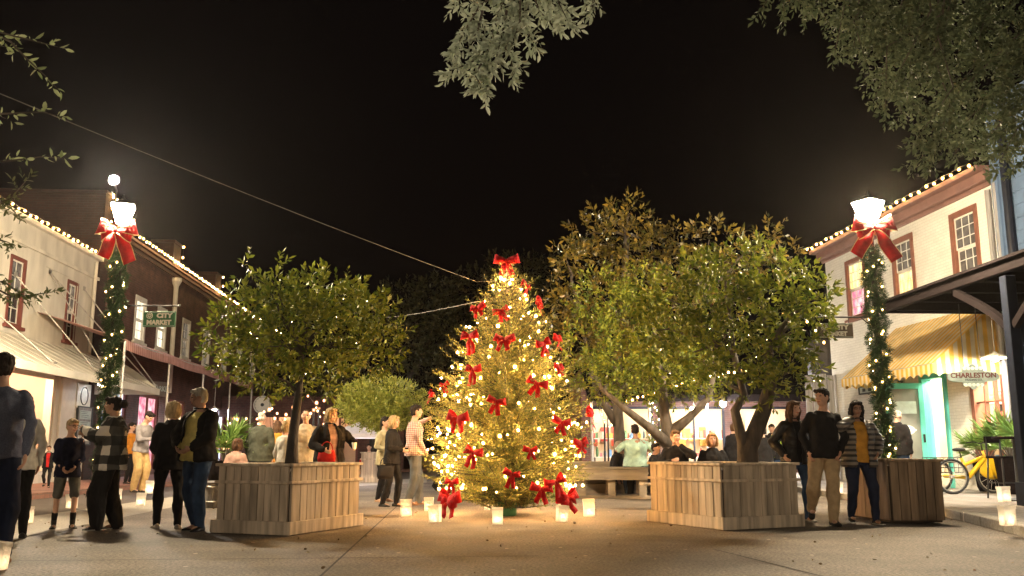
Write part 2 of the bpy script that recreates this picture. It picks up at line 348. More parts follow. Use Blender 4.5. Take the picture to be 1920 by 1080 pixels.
def rem(mb, name, mats, parent, vox, cb=None, smooth_it=4):
    o = mb.build(name, mats, parent); r = o.modifiers.new('r', 'REMESH'); r.mode = 'VOXEL'; r.voxel_size = vox; r.use_smooth_shade = True
    s = o.modifiers.new('s', 'SMOOTH'); s.factor = .5; s.iterations = smooth_it
    PEND.append((o, cb, mats)); return o
def flush():
    dg = bpy.context.evaluated_depsgraph_get(); dg.update()
    for o, cb, mats in PEND:
        me = bpy.data.meshes.new_from_object(o.evaluated_get(dg)); old = o.data; o.modifiers.clear(); me.materials.clear()
        for m in (mats if isinstance(mats, (list, tuple)) else [mats]): me.materials.append(m)
        o.data = me; bpy.data.meshes.remove(old); me.name = o.name.split('.')[0]
        if cb: cb(o, me)
        me.polygons.foreach_set('use_smooth', [True] * len(me.polygons)); me.update()
    PEND.clear()
def getco(me):
    a = np.empty(len(me.vertices) * 3); me.vertices.foreach_get('co', a); return a.reshape(-1, 3)
def getno(me):
    a = np.empty(len(me.vertices) * 3); me.vertices.foreach_get('normal', a); return a.reshape(-1, 3)
def setco(me, c): me.vertices.foreach_set('co', np.ascontiguousarray(c).ravel()); me.update()
def folds(amp, sx, sz, seed):
    def f(o, me):
        c, n = getco(me), getno(me); k = np.array([noise.noise((p[0] * sx + seed, p[1] * sx, p[2] * sz)) + .5 * noise.noise((p[0] * sx * 2.3 + seed, p[1] * sx * 2.3 + 9, p[2] * sz * 2.1)) for p in c])
        setco(me, c + n * (amp * k)[:, None])
    return f
def person(label, loc, face, h, feet=((.11, 0, 0), (-.11, 0, 0)), hands=(None, None), lean=0.0, side=0.0, bow=0.0, turn=0.0, tilt=0, w=1.0, belly=0, skin=('fair', (.52, .30, .21)), hair=('short', (.10, .06, .035)),
           top=None, jacket=None, legs=None, shoes=(.03, .025, .022), sole=None, seat=None, shorts=False, sleeve=1.0, hem=-.13, detail=1, wide=1.0, group=None, glasses=False, bust=0, elbow=None, hidelegs=False, socks=None):
    t = thing('person', label, 'person', loc, face, group, s=h / 1.75)
    V = Vector; vox = .0095 if detail else .014; sm = skin_mat(*skin)
    Z = .92 if seat is None else seat
    pel = V((0, 0, Z)); nb = pel + V((side, -lean, math.sqrt(max(.1, .55 ** 2 - lean ** 2 - side ** 2)))); ax = (nb - pel).normalized()
    yv = ax.cross(V((1, 0, 0))).normalized() * 1.0; yv = yv if yv.y > 0 else -yv; xv = yv.cross(ax).normalized(); xv = xv if xv.x > 0 else -xv
    def sp(f): return pel.lerp(nb, f)
    def torso(mb, rows):
        mb.loft([(sp(f) + yv * oy, xv * rx, yv * ry) for f, rx, ry, oy in rows], 20)
    B = [(-.16, .12, .09, 0), (0, .172 * w, .115 * w, .01), (.28, .150 * w, .105 * w + belly * .5, -belly * .5), (.55, .165 * w, .115 * w + bust * .4, -bust * .5), (.78, .165 * w, .105 * w, 0), (.92, .115, .075, .01), (1.0, .058, .06, .01), (1.08, .05, .055, 0)]
    sh = [sp(.86) + xv * s * .178 * (w * .6 + .4) for s in (1, -1)]; hp = [pel + V((s * .092 * w, 0, -.02)) for s in (1, -1)]
    def default_hand(s): return sh[0 if s > 0 else 1] + V((s * .05, -.05, -.52))
    ha = [V(hands[i]) if hands[i] is not None else default_hand((1, -1)[i]) for i in (0, 1)]; el = []
    for i, s in enumerate((1, -1)):
        hint = elbow[i] if elbow and elbow[i] else (s * .6, .6, -.3)
        e, hnd = ik(sh[i], ha[i], .285, .255, hint); el.append(e); ha[i] = hnd
    kn, an = [], []
    for i, s in enumerate((1, -1)):
        f = V(feet[i]); k, a_ = ik(hp[i], f + V((0, 0, .085)), .425, .41, (s * .12, -1, .2 if seat is None else .9)); kn.append(k); an.append(a_)
    # head frame
    hm = Matrix.Rotation(turn, 3, 'Z') @ Matrix.Rotation(tilt, 3, 'Y') @ Matrix.Rotation(bow, 3, 'X'); hc = nb + V((0, -.012, .055)) + hm @ V((0, -.012, .105)); hs = 1.0
    def H(p): return hc + hm @ V(p)
    b = MB(); torso(b, B); cap_(b, nb - V((0, 0, .03)), H((0, .02, -.05)), .052, .052)
    b.ell(hc, (.074, .094, .108), hm); b.ell(H((0, -.03, -.06)), (.054, .056, .062), hm); b.ell(H((0, -.064, -.085)), (.028, .024, .026), hm)
    b.loft([(H((0, -.088, .028)), hm @ V((.010, 0, 0)), hm @ V((0, .012, 0))), (H((0, -.100, -.006)), hm @ V((.014, 0, 0)), hm @ V((0, .016, 0))), (H((0, -.105, -.022)), hm @ V((.019, 0, 0)), hm @ V((0, .014, 0))), (H((0, -.088, -.032)), hm @ V((.012, 0, 0)), hm @ V((0, .01, 0)))], 8)
    b.ell(H((0, -.078, .035)), (.055, .022, .016), hm); b.ell(H((0, -.088, -.056)), (.024, .014, .012), hm)
    for s in (1, -1): b.ell(H((s * .076, .006, -.008)), (.012, .022, .034), hm); b.ell(H((s * .036, -.068, -.028)), (.026, .02, .024), hm)
    for i, s in enumerate((1, -1)):
        cap_(b, sh[i] - V((s * .01, 0, .012)), el[i], .043 * (w * .3 + .7), .035); cap_(b, el[i], ha[i], .038, .026)
        d = (ha[i] - el[i]).normalized(); pal = ha[i] + d * .05
        q_ = d.to_track_quat('Z', 'Y').to_matrix(); inward = V((-s, 0, 0)); inward = (inward - d * inward.dot(d)); inward = inward.normalized() if inward.length > .1 else V((0, -1, 0)); fw = d.cross(inward)
        Mh = Matrix((fw, inward, d)).transposed(); b.ell(pal, (.038, .018, .05), Mh)
        for k in range(4):
            o_ = fw * (.030 - .0195 * k); l_ = (.062, .072, .068, .052)[k]; j0 = pal + o_ + d * .038; j1 = j0 + d * l_ * .5 + inward * .012; j2 = j1 + (d * .55 + inward * .8).normalized() * l_ * .5; b.tube([j0, j1, j2], [.0095, .009, .0075], 6); b.ell(j2, (.0075,) * 3, seg=6, rg=4)
        th0 = pal + fw * .03 * (1 if (fw.y < 0) else -1) - d * .02; th1 = th0 + (fw * (1 if fw.y < 0 else -1) * .8 + d * .7 + inward * .3).normalized() * .05; b.tube([th0, th0.lerp(th1, .5), th1], [.014, .011, .009], 6)
        if not hidelegs:
            cap_(b, hp[i], kn[i], .07 * w, .046); cap_(b, kn[i], an[i], .046, .032); b.ell(kn[i].lerp(an[i], .3) + V((0, .008, 0)), (.040, .042, .1)); b.ell(an[i] + V((0, -.05, -.05)), (.034, .09, .03))
    def body_cb(o, me):
        inv = hm.transposed(); ctr = np.empty(len(me.polygons) * 3); me.polygons.foreach_get('center', ctr); ctr = ctr.reshape(-1, 3) - np.array(hc); L_ = ctr @ np.array(inv).T
        mi = np.zeros(len(L_), np.int32)
        for s in (1, -1): mi[(np.abs(L_[:, 0] - s * .031) < .011) & (np.abs(L_[:, 2] - .012) < .0052) & (L_[:, 1] < -.05)] = 1
        mi[(np.abs(L_[:, 0]) < .024) & (np.abs(L_[:, 2] + .058) < .008) & (L_[:, 1] < -.06)] = 2
        me.polygons.foreach_set('material_index', mi)
    rem(b, 'body', sm, t, vox, body_cb, 2)
    # hair
    st, hcol = hair; hmat = mat('hair', hcol, .75, var=.4, scale=30, bump=.4, bscale=120, spec=.2, stretch=(1, 1, .25)); m_ = MB(); back = .012
    if st != 'none':
        if st == 'ring':
            m_.ell(H((0, .028, -.012)), (.081, .078, .055), hm); m_.ell(H((0, .02, .055)), (.071, .085, .058), hm)
        elif st == 'cap':
            m_.ell(H((0, .008, .045)), (.086, .104, .078), hm); m_.loft([(H((0, -.08, .05)), hm @ V((.07, 0, 0)), hm @ V((0, .02, .004))), (H((0, -.155, .035)), hm @ V((.05, 0, 0)), hm @ V((0, .02, .004)))], 14)
        else:
            m_.ell(H((0, .016, .034)), (.083, .100, .093), hm); m_.ell(H((0, .035, -.02)), (.078, .07, .07), hm); m_.ell(H((.03, -.055, .082)), (.05, .045, .026), hm); m_.ell(H((-.03, -.05, .084)), (.05, .045, .026), hm)
        if st in ('bob', 'long'):
            m_.ell(H((0, .03, -.03)), (.098, .088, .118), hm)
            for s in (1, -1): m_.ell(H((s * .08, -.02, -.03)), (.026, .05, .10), hm)
        if st == 'long':
            for s in (1, -1): cap_(m_, H((s * .075, .0, -.06)), H((s * .085, -.02 + .01 * s, -.27)), .036, .02, 8)
            cap_(m_, H((0, .07, -.06)), H((0, .085, -.3)), .06, .035, 10); cap_(m_, H((.045, .06, -.06)), H((.05, .07, -.3)), .05, .03, 10); cap_(m_, H((-.045, .06, -.06)), H((-.05, .07, -.28)), .05, .03, 10)
        if st == 'bun': m_.ell(H((0, .135, .02)), (.058, .055, .058), hm)
        if st == 'pony': cap_(m_, H((0, .1, .03)), H((0, .13, -.14)), .035, .018, 10)
        rem(m_, 'hair' if st != 'cap' else 'cap', hmat, t, .010 if detail else .014, folds(.014, 50, 16, 3), 2)
    if glasses:
        g = MB(); 
        for s in (1, -1):
            for k in range(12): a0, a1 = 2 * math.pi * k / 12, 2 * math.pi * (k + 1) / 12; g.tube([H((s * .033 + .024 * math.cos(a0), -.104, .008 + .019 * math.sin(a0))), H((s * .033 + .024 * math.cos(a1), -.104, .008 + .019 * math.sin(a1)))], .0028, 4)
            g.tube([H((s * .057, -.102, .012)), H((s * .079, .0, .012))], .0028, 4)
        g.build('glasses', M['iron'], t)
    # upper garment
    def garment(name, m, off, hem, slv, openw=None, stripes_=0, coll=.0, neck=.95, puff=0):
        g = MB(); rows = [(hem, (.180 * w + off + .016), .142 * w + off + belly * .25, -belly * .25), (0, .182 * w + off + .008, .134 * w + off + belly * .3, -belly * .3), (.15, .170 * w + off, .128 * w + off + belly * .4, -belly * .4), (.28, .158 * w + off, .112 * w + off + belly * .5, -belly * .5), (.55, .170 * w + off, .12 * w + off + bust * .4, -bust * .5), (.76, .172 * w + off, .11 * w + off, 0), (.85, .150 * (w * .5 + .5) + off, .098 + off, .004), (.92, .105 + off, .08 + off, .008), (neck, .075 + off * .6 + coll, .075 + off * .6 + coll, .004)]
        if coll: rows.append((neck + .08, .072 + off * .5, .075 + off * .5, .0))
        torso(g, rows)
        for i, s in enumerate((1, -1)):
            e = .044 + off * .75
            if slv > .5:
                ce = ha[i] - (ha[i] - el[i]).normalized() * .005; c_ = el[i].lerp(ce, (slv - .5) * 2)
                cap_(g, sh[i] - V((s * .022, 0, .022)), el[i], e + .010, .040 + off * .75); cap_(g, el[i], c_, .040 + off * .75, .031 + off * .65)
            else:
                c_ = sh[i].lerp(el[i], slv * 2); cap_(g, sh[i] - V((s * .022, 0, .022)), c_, e + .012, .052 + off)
        def cb(o, me):
            folds(.018 if not puff else .004, 9, 8, len(PEND) + off)(o, me)
            if puff:
                c, n = getco(me), getno(me); k = np.abs(np.sin(c[:, 2] * math.pi / puff)) ** .5; setco(me, c + n * (k * .018 - .008)[:, None])
            if openw:
                bm = bmesh.new(); bm.from_mesh(me); kill = []
                for f in bm.faces:
                    c = f.calc_center_median() - pel; x, y, z = c.dot(xv), c.dot(yv), c.dot(ax)
                    if y < .02 and z > -.2 and z < .56 and abs(x) < openw[0] + (openw[1] - openw[0]) * (z + .08) / .6: kill.append(f)
                bmesh.ops.delete(bm, geom=kill, context='FACES'); bm.to_mesh(me); bm.free()
                so = o.modifiers.new('thick', 'SOLIDIFY'); so.thickness = .012; so.offset = 1
        rem(g, name, m, t, .012 if detail else .016, cb, 3)
    if top: garment(top[0], top[1], .012, top[2] if len(top) > 2 else hem, top[3] if len(top) > 3 else sleeve)
    if jacket: garment(jacket[0], jacket[1], jacket[2].get('off', .03), jacket[2].get('hem', -.2), jacket[2].get('sleeve', 1.0), jacket[2].get('open'), coll=jacket[2].get('coll', .012), puff=jacket[2].get('puff', 0))
    # trousers
    if legs and not hidelegs:
        g = MB(); torso(g, [(-.17, .135 * w, .115 * w, 0), (-.05, .18 * w, .13 * w, .012), (.10, .162 * w, .122 * w + belly * .2, -belly * .1)])
        for i in (0, 1):
            if shorts:
                c_ = hp[i].lerp(kn[i], .86); cap_(g, hp[i], c_, .095 * w, .083 * w)
            else:
                cap_(g, hp[i], kn[i], .096 * w, .072 * wide * (w * .4 + .6)); cap_(g, kn[i], an[i] + V((0, 0, -.015)), .072 * wide * (w * .4 + .6), .052 * wide)
        rem(g, 'trousers' if not shorts else 'shorts', legs, t, .011 if detail else .016, folds(.016, 12, 6, 5), 3)
    if not hidelegs:
        for i, s in enumerate((1, -1)):
            g = MB(); a_ = an[i]; kd = (an[i] - kn[i]).normalized(); pitch_ = 0
            fd = V((s * .22, -1, 0)).normalized(); fz = V((0, 0, 1))
            lift = max(0, feet[i][2]); 
            if lift > .02: fd = (fd + V((0, 0, -lift * 3.2))).normalized(); fz = (fz + V((0, -lift * 2.5, 0))).normalized()
            sd = fd.cross(V((0, 0, 1))).normalized(); up = sd.cross(fd)
            base = a_ - up * .06
            g.loft([(base - fd * .075, sd * .030, up * .026), (base - fd * .055, sd * .038, up * .042), (base, sd * .040, up * .052), (base + fd * .07 - up * .008, sd * .046, up * .040), (base + fd * .13 - up * .016, sd * .045, up * .028), (base + fd * .175 - up * .020, sd * .030, up * .018)], 14)
            if socks: cap_(g, a_, a_.lerp(kn[i], .12), .044, .046)
            ms = [cloth('shoe_leather', shoes, .25, 20, .55)]
            if sole: ms.append(cloth('shoe_sole', sole, .1, 20, .7))
            zb = feet[i][2]
            def cb(o, me, base=base, up=up, ms=ms, lift=lift):
                c = getco(me)
                if lift < .02: c[:, 2] = np.maximum(c[:, 2], .003); setco(me, c)
                if len(ms) > 1:
                    for p in me.polygons: p.material_index = 1 if (Vector(p.center) - base).dot(up) < -.012 else 0
            rem(g, 'shoe', ms, t, .010, cb, 2)
            if socks:
                g = MB(); cap_(g, a_, a_.lerp(kn[i], .36), .041, .05); rem(g, 'sock', socks, t, .011, None, 2)
    return t
def at(u, v, z=0.0): p = G(u, v, z); return (p.x, p.y, z)
bench_y = G(1085, 935).y
def aty(u, Y, z=0.0): p = D(u, 850, Y); return (p.x, Y, z)
BLK = cloth('black_wool', (.012, .011, .012)); NAVY = cloth('navy_cotton', (.012, .014, .035)); DEN = cloth('blue_denim', (.035, .065, .13), .3, 6); DEND = cloth('dark_denim', (.014, .02, .045), .3, 6)
KHA = cloth('khaki_twill', (.40, .29, .17)); TAN = cloth('tan_twill', (.46, .30, .13)); YEL = cloth('pale_yellow_shirt', (.58, .48, .16)); MUS = cloth('mustard_knit', (.50, .25, .04)); GREY = cloth('grey_knit', (.24, .22, .23)); SLATE = cloth('slate_blue_knit', (.10, .11, .16), .3, 120)
WHITE = cloth('cream_knit', (.58, .55, .50)); DGRN = cloth('dark_green_grey_jacket', (.055, .06, .045)); BEI = cloth('beige_jacket', (.40, .34, .25)); MINT = cloth('mint_shirt', (.38, .56, .50)); PINKJ = cloth('dusty_pink_jacket', (.42, .26, .21)); GREYJ = cloth('grey_denim', (.085, .09, .095), .3, 6)
OLI = cloth('pale_olive_top', (.36, .32, .20)); LIME = cloth('lime_jacket', (.32, .56, .05)); REDC = cloth('red_cloth', (.42, .02, .02)); ORA = cloth('amber_jacket', (.5, .2, .03)); GRSH = cloth('grey_shorts', (.11, .11, .10)); BROWN = cloth('brown_boot', (.26, .13, .06)); PALEB = cloth('pale_blue', (.3, .4, .5))
PLAID = plaid('buffalo_plaid', (.012, .012, .012), (.05, .048, .044), (.62, .57, .50), .25); CHECK = plaid('fine_pink_check', (.26, .13, .12), (.44, .28, .25), (.58, .46, .42), .035)
PUFF = stripes('grey_puffer', (.20, .175, .15), (.035, .03, .03), .075, coords='Object', axis=2, rough=.45, trans=0, split=.55); PUFFD = cloth('black_leather', (.02, .018, .018), .2, 8, .38)  # puffer's dark bands put the shade of its grooves into the colour
WHT_H = (.52, .47, .40); BLD = (.36, .26, .14); DK = (.018, .013, .011); BRN = (.075, .04, .022)
DARKSK = ('deep', (.16, .08, .05)); TANS = ('tan', (.36, .20, .13))
# 1 foreground man at left edge, walking out of frame
person('man in slate blue sweater and jeans cropped by the left edge', at(-30, 1056), R(205), 1.88, feet=((.10, -.22, 0), (-.14, .24, .03)), hands=((.30, -.05, .86), (-.24, .16, .90)), lean=.03, w=1.1, hair=('short', (.03, .02, .015)), top=('sweater', SLATE), legs=DEND, shoes=(.26, .13, .06), wide=1.25)
person('person in cream top half hidden behind the slate-sweater man', at(22, 1010), R(215), 1.66, hands=((.28, -.12, .86), None), w=1.0, hair=('bob', BRN), top=('sweater', WHITE, -.2), legs=BLK)
person('small running child in dark jacket before the lit left shop window', at(86, 914, .13), R(20), .98, feet=((.12, -.18, 0), (-.1, .2, .10)), hands=((.42, -.02, .95), (-.35, .1, .98)), hair=('short', BRN), top=('shirt', REDC), jacket=('jacket', BLK, {'off': .02, 'open': (.05, .07)}), legs=BLK, detail=0)
person('boy in navy sweatshirt and grey shorts with dark socks', at(118, 991), R(30), 1.40, feet=((.13, -.02, 0), (-.14, .03, 0)), hands=((.09, -.21, .98), (-.10, -.20, .96)), elbow=((.45, .7, -.2), (-.45, .7, -.2)), turn=R(28), bow=R(6), w=1.0, hair=('short', BLD), top=('sweatshirt', NAVY, -.2), legs=GRSH, shorts=True, socks=BLK, shoes=(.03, .025, .02), glasses=True)
person('woman in black and white plaid jacket with dark bun', at(198, 993), R(-72), 1.68, feet=((.11, -.10, 0), (-.12, .12, 0)), hands=((.14, -.33, 1.30), (-.12, -.34, 1.24)), turn=R(-8), w=1.2, bust=.05, hair=('bun', DK), skin=TANS, jacket=('jacket', PLAID, {'off': .045, 'hem': -.26}), top=('shirt', BLK), legs=BLK, wide=1.7, shoes=(.015, .015, .015), sole=(.5, .48, .45))
person('man in grey sweater and tan trousers with bowed head', at(258, 923, .13), R(70), 1.72, feet=((.1, -.02, 0), (-.1, .04, 0)), hands=((.12, -.30, 1.12), (-.06, -.32, 1.12)), lean=.08, bow=R(38), hair=('short', DK), top=('sweater', GREY), legs=TAN, wide=1.3, detail=0)
person('person in light amber jacket just left of the grey sweater man', aty(243, 24.5, .13), R(80), 1.6, hair=('short', DK), top=('jacket', ORA), legs=BLK, detail=0)
person('woman with blonde bob in all black with pale shoes', at(312, 991), R(205), 1.63, feet=((.13, -.08, 0), (-.13, .12, 0)), hands=((.13, -.2, .96), (-.14, -.2, .96)), turn=R(22), w=1.05, hair=('bob', BLD), jacket=('jacket', BLK, {'off': .03, 'hem': -.22}), legs=BLK, shoes=(.44, .40, .35), wide=1.0)
person('white-haired man in open black jacket, yellow shirt and jeans', at(364, 995), R(-28), 1.78, feet=((.12, -.02, 0), (-.09, .10, 0)), hands=((.10, -.22, 1.01), (-.16, -.20, 1.01)), turn=R(-45), bow=R(8), w=1.12, belly=.07, hair=('short', WHT_H), top=('shirt', YEL), jacket=('jacket', BLK, {'off': .034, 'hem': -.12, 'open': (.13, .10)}), legs=DEN, shoes=(.015, .015, .015), elbow=((.9, .25, 0), (-.9, .25, 0)), wide=1.15)
# behind the left planter
person('seated person in dusty pink jacket behind the left planter', aty(443, 17.0), R(160), 1.62, seat=.48, feet=((.1, -.4, 0), (-.1, -.4, 0)), hair=('bob', BRN), jacket=('jacket', PINKJ, {'off': .04}), legs=BLK, detail=0)
person('bald man in dark green jacket seen from behind', aty(487, 18.0), R(165), 1.74, hair=('ring', WHT_H), jacket=('jacket', DGRN, {'off': .04, 'hem': -.25}), legs=DEN, w=1.15, detail=0)
person('person in amber jacket right of the bald man', aty(518, 19.5), R(190), 1.62, hair=('long', BRN), jacket=('jacket', ORA, {'off': .03}), legs=BLK, detail=0)
person('person in white wrap partly behind the dark tree trunk', aty(535, 15.6), R(150), 1.5, hair=('bob', BLD), top=('wrap', WHITE, -.3), legs=BLK, detail=0, w=1.0)
person('smiling man in beige jacket right of the dark tree trunk', aty(571, 16.0), R(10), 1.70, hands=((.16, -.25, 1.1), None), hair=('ring', BRN), jacket=('jacket', BEI, {'off': .035, 'hem': -.25}), legs=BLK, detail=0)
person('blonde woman in black cardigan holding a cup at the planter', aty(617, 14.6), R(32), 1.66, hands=((.34, -.26, 1.12), (-.2, -.26, 1.05)), turn=R(22), w=1.22, bust=.06, hair=('bob', BLD), top=('blouse', cloth('pink_blouse', (.45, .28, .24)), -.2), jacket=('cardigan', BLK, {'off': .03, 'hem': -.3, 'open': (.075, .06)}), legs=BLK)
person('dark-haired woman in pale olive top left of the checked-shirt man', at(718, 941), R(60), 1.66, feet=((.1, .0, 0), (-.1, .06, 0)), hands=((.1, -.3, 1.15), (-.16, -.22, 1.05)), hair=('pony', DK), top=('blouse', OLI, -.3), legs=BLK, shoes=(.38, .24, .16), detail=1)
person('blonde woman in black with cream bag strap by the checked-shirt man', at(733, 950), R(75), 1.62, feet=((.1, -.06, 0), (-.1, .14, 0)), hands=((.12, -.27, 1.08), (-.14, -.25, 1.08)), hair=('bob', BLD), jacket=('jacket', BLK, {'off': .02, 'hem': -.2}), legs=BLK, shoes=(.02, .02, .02), detail=1)
person('man in pink checked shirt and grey jeans by the Christmas tree', at(775, 947), R(118), 1.84, feet=((.1, -.14, 0), (-.1, .14, 0)), hands=((.15, -.30, 1.50), (-.18, -.12, .95)), turn=R(-14), hair=('short', DK), top=('shirt', CHECK), legs=GREYJ, shoes=(.2, .1, .05), w=1.08, wide=1.25)
person('far seated woman in red behind the pale planter box', aty(692, 30.4), R(0), 1.6, seat=.5, feet=((.1, -.4, 0), (-.1, -.4, 0)), hands=((.12, -.3, .75), (-.12, -.3, .75)), hair=('short', DK), top=('sweater', REDC), legs=BLK, detail=0)
person('crouching dark figure at the left skirt of the Christmas tree', at(822, 938), R(80), 1.5, seat=.34, feet=((.1, -.24, 0), (-.1, -.2, 0)), lean=.2, bow=R(20), hair=('short', DK), top=('jacket', BLK), legs=BLK, detail=0)
# right group behind bench and planter
person('man in mint shirt seen from behind on the bench', aty(1192, bench_y + .55), R(185), 1.78, seat=.70, feet=((.12, -.42, 0), (-.12, -.42, 0)), hands=((.3, -.16, .95), (-.28, -.2, .98)), w=1.4, belly=.05, hair=('short', DK), top=('shirt', MINT, -.1, .45), legs=DEN, skin=TANS)
person('pale-haired seated person in dark coat left of the mint shirt man', aty(1150, 20.5), R(70), 1.62, seat=.48, feet=((.1, -.4, 0), (-.1, -.4, 0)), lean=.12, hair=('bob', (.3, .25, .2)), jacket=('coat', BLK, {'off': .03}), legs=BLK, detail=0)
person('dark seated figure right of the mint shirt man', aty(1228, 18.6), R(60), 1.55, seat=.46, feet=((.1, -.4, 0), (-.1, -.4, 0)), hair=('short', DK), jacket=('jacket', BLK, {'off': .03}), legs=BLK, detail=0)
person('seated man in black holding his hand to his mouth', aty(1267, 15.9), R(5), 1.76, seat=.50, feet=((.12, -.42, 0), (-.12, -.42, 0)), hands=((.05, -.17, 1.05), (-.15, -.22, .80)), w=1.15, hair=('short', (.13, .07, .035)), jacket=('jacket', BLK, {'off': .03}), legs=BLK, elbow=((.8, -.2, -.6), None))
person('seated blonde woman in black behind the right planter', aty(1336, 15.9), R(-4), 1.70, seat=.50, feet=((.12, -.42, 0), (-.12, -.42, 0)), hair=('bob', (.36, .2, .09)), jacket=('jacket', BLK, {'off': .03}), legs=BLK, w=1.1)
person('standing man in dark coat left of the grey leaning stems', aty(1377, 21.5), R(120), 1.62, hair=('short', BRN), jacket=('coat', BLK, {'off': .04, 'hem': -.35}), legs=BLK, w=1.1, detail=0)
person('dark figure standing right of the grey leaning stems', aty(1432, 20.0), R(200), 1.5, hair=('short', DK), jacket=('coat', BLK, {'off': .04, 'hem': -.35}), legs=BLK, w=1.1, detail=0)
person('person in lime sleeves, dark vest and cap far right of the trunk', aty(1449, 24.0), R(-10), 1.68, hands=((.28, -.12, .95), (-.28, -.12, .95)), hair=('cap', DK), top=('shirt', LIME), jacket=('vest', BLK, {'off': .03, 'sleeve': .08, 'open': (.02, .03)}), legs=DEN, detail=0)
person('young woman with long brown hair in black jacket and jeans', at(1497, 977), R(10), 1.70, feet=((.10, -.10, 0), (-.10, .14, .03)), hands=((.24, -.14, .98), (-.24, -.10, .96)), turn=R(18), bust=.04, hair=('long', BRN), top=('blouse', BLK), jacket=('jacket', PUFFD, {'off': .026, 'hem': -.16, 'open': (.03, .06)}), legs=DEN, shoes=(.45, .44, .42))
person('tall man in black sweater and khaki trousers mid-stride', at(1552, 984), R(-6), 1.84, feet=((.02, -.24, 0), (-.13, .30, .11)), side=.03, hands=((.20, -.08, .93), (-.21, -.08, .92)), turn=R(-48), hair=('short', DK), top=('sweater', BLK, -.14), legs=KHA, shoes=(.015, .014, .014), w=1.06, wide=1.2, elbow=((.6, .7, 0), (-.6, .7, 0)))
person('woman in grey puffer jacket and mustard top with long dark hair', at(1618, 982), R(0), 1.68, feet=((.15, -.12, 0), (-.11, .14, .03)), hands=((.25, -.08, 1.0), (-.13, -.13, 1.47)), turn=R(-4), bow=R(4), w=1.15, bust=.05, hair=('long', DK), skin=TANS, top=('sweater', MUS, -.1), jacket=('puffer_jacket', PUFF, {'off': .028, 'hem': -.2, 'open': (.085, .085), 'puff': .075}), legs=DEND, shoes=(.02, .02, .02), sole=(.6, .58, .55), glasses=True, elbow=(None, (-.9, -.3, -.5)))
person('bald older man in dark jacket near the turquoise door', aty(1686, 18.2, .13), R(130), 1.66, bow=R(14), hair=('ring', WHT_H), jacket=('jacket', BLK, {'off': .035, 'hem': -.2}), legs=DEN, detail=0)
flush()
# things in hands
def cup(label, loc):
    t = thing('paper_cup', label, 'cup', loc); p = MB(); p.lathe([(.028, 0), (.038, .1), (.036, .1), (.026, .006), (.001, .006)], 16); p.build('cup', M['signwhite'], t)
p_ = D(664, 842, 14.2); cup('white paper cup held by the blonde woman at the planter', p_)
def bag(label, loc, w_, h, m, name='handbag'):
    t = thing(name, label, 'bag', loc); p = MB(); p.loft([((0, 0, 0), (w_ * .5, 0, 0), (0, .06, 0)), ((0, 0, h * .3), (w_ * .56, 0, 0), (0, .07, 0)), ((0, 0, h * .8), (w_ * .5, 0, 0), (0, .05, 0)), ((0, 0, h), (w_ * .42, 0, 0), (0, .02, 0))], 18); p.build('body', m, t, smooth=True)
    p = MB(); p.tube([(math.cos(a) * w_ * .36, 0, h * .95 + math.sin(a) * h * .75) for a in [math.pi * k / 12 for k in range(13)]], .008, 6); p.build('strap', m, t)
bag('red handbag at the hip of the blonde woman in cardigan', D(612, 866, 14.3), .26, .18, REDC)
bag('black handbag of the blonde woman in black', D(722, 898, 16.1), .26, .22, BLK)
# ------------------------------------------------------------------ ground
def sheet(name, pts, m, z, label=None, t=0.0):
    mb = MB(); P = [Vector((p[0], p[1], z)) for p in pts]
    if t: mb.prism([p - Vector((0, 0, t)) for p in P], (0, 0, t))
    else: mb.poly(P)
    return struct(mb.build(name, m), label)
sheet('ground', [(-150, -60), (150, -60), (150, 300), (-150, 300)], M['plaza'], 0)
bl = [G(-260, 1080), G(-60, 1028), G(330, 950), G(660, 912), G(800, 905)]
bu = [G(800, 897), G(660, 902), G(330, 931), G(-60, 985), G(-260, 1020)]
sheet('granite_band', bl + bu, M['band'], .004)
l2 = [G(-260, 1020), G(-60, 985), G(330, 931), G(660, 902), G(800, 897)]
l3 = [G(800, 884), G(560, 895), G(250, 918), G(-60, 950), G(-260, 975)]
sheet('side_lane', l2 + l3, M['asphalt'], .008)
sheet('brick_sidewalk', [G(-260, 975), G(-60, 950), G(250, 918), G(560, 895), G(800, 884), (-9, 60), (-40, 60), (-40, 8)], M['pavers'], .13, t=.2)
kb = [G(1480, 918), G(1580, 934), G(1768, 962), G(1935, 1003), G(2250, 1085)]
sheet('paved_sidewalk', kb + [(40, 5), (40, 60), (9, 60), (8.5, 34)], M['pavers2'], .13, t=.2)
mb = MB()
kz = [Vector((p.x, p.y, 0)) for p in kb]
for a, b in zip(kz[:-1], kz[1:]):
    n = (b - a).normalized(); q = Vector((-n.y, n.x, 0)) * -.11
    for i in range(int((b - a).length / .9) + 1):
        c0 = a + n * (i * .9 + .01); L_ = min(.88, (b - a).length - i * .9 - .01)
        if L_ > .1: mb.bar(c0 + q + Vector((0, 0, .066)), c0 + n * L_ + q + Vector((0, 0, .066)), .2, .136)
struct(mb.build('kerb', M['band'], bevel=.012))
mb = MB()
def seam(a, b, w=.022):
    a, b = Vector(a), Vector(b); d = (b - a).normalized(); q = Vector((-d.y, d.x, 0)) * w / 2
    mb.poly([a - q, b - q, b + q, a + q])
for a, b in [((590, 1090), (765, 930)), ((-40, 1052), (640, 1046)), ((640, 1046), (1010, 1042)), ((1340, 1030), (1560, 1085)), ((690, 938), (1230, 934)), ((820, 947), (1100, 949))]:
    p, q = G(*a, .004), G(*b, .004); seam(p, q)
struct(mb.build('pavement_joints', M['seam']))

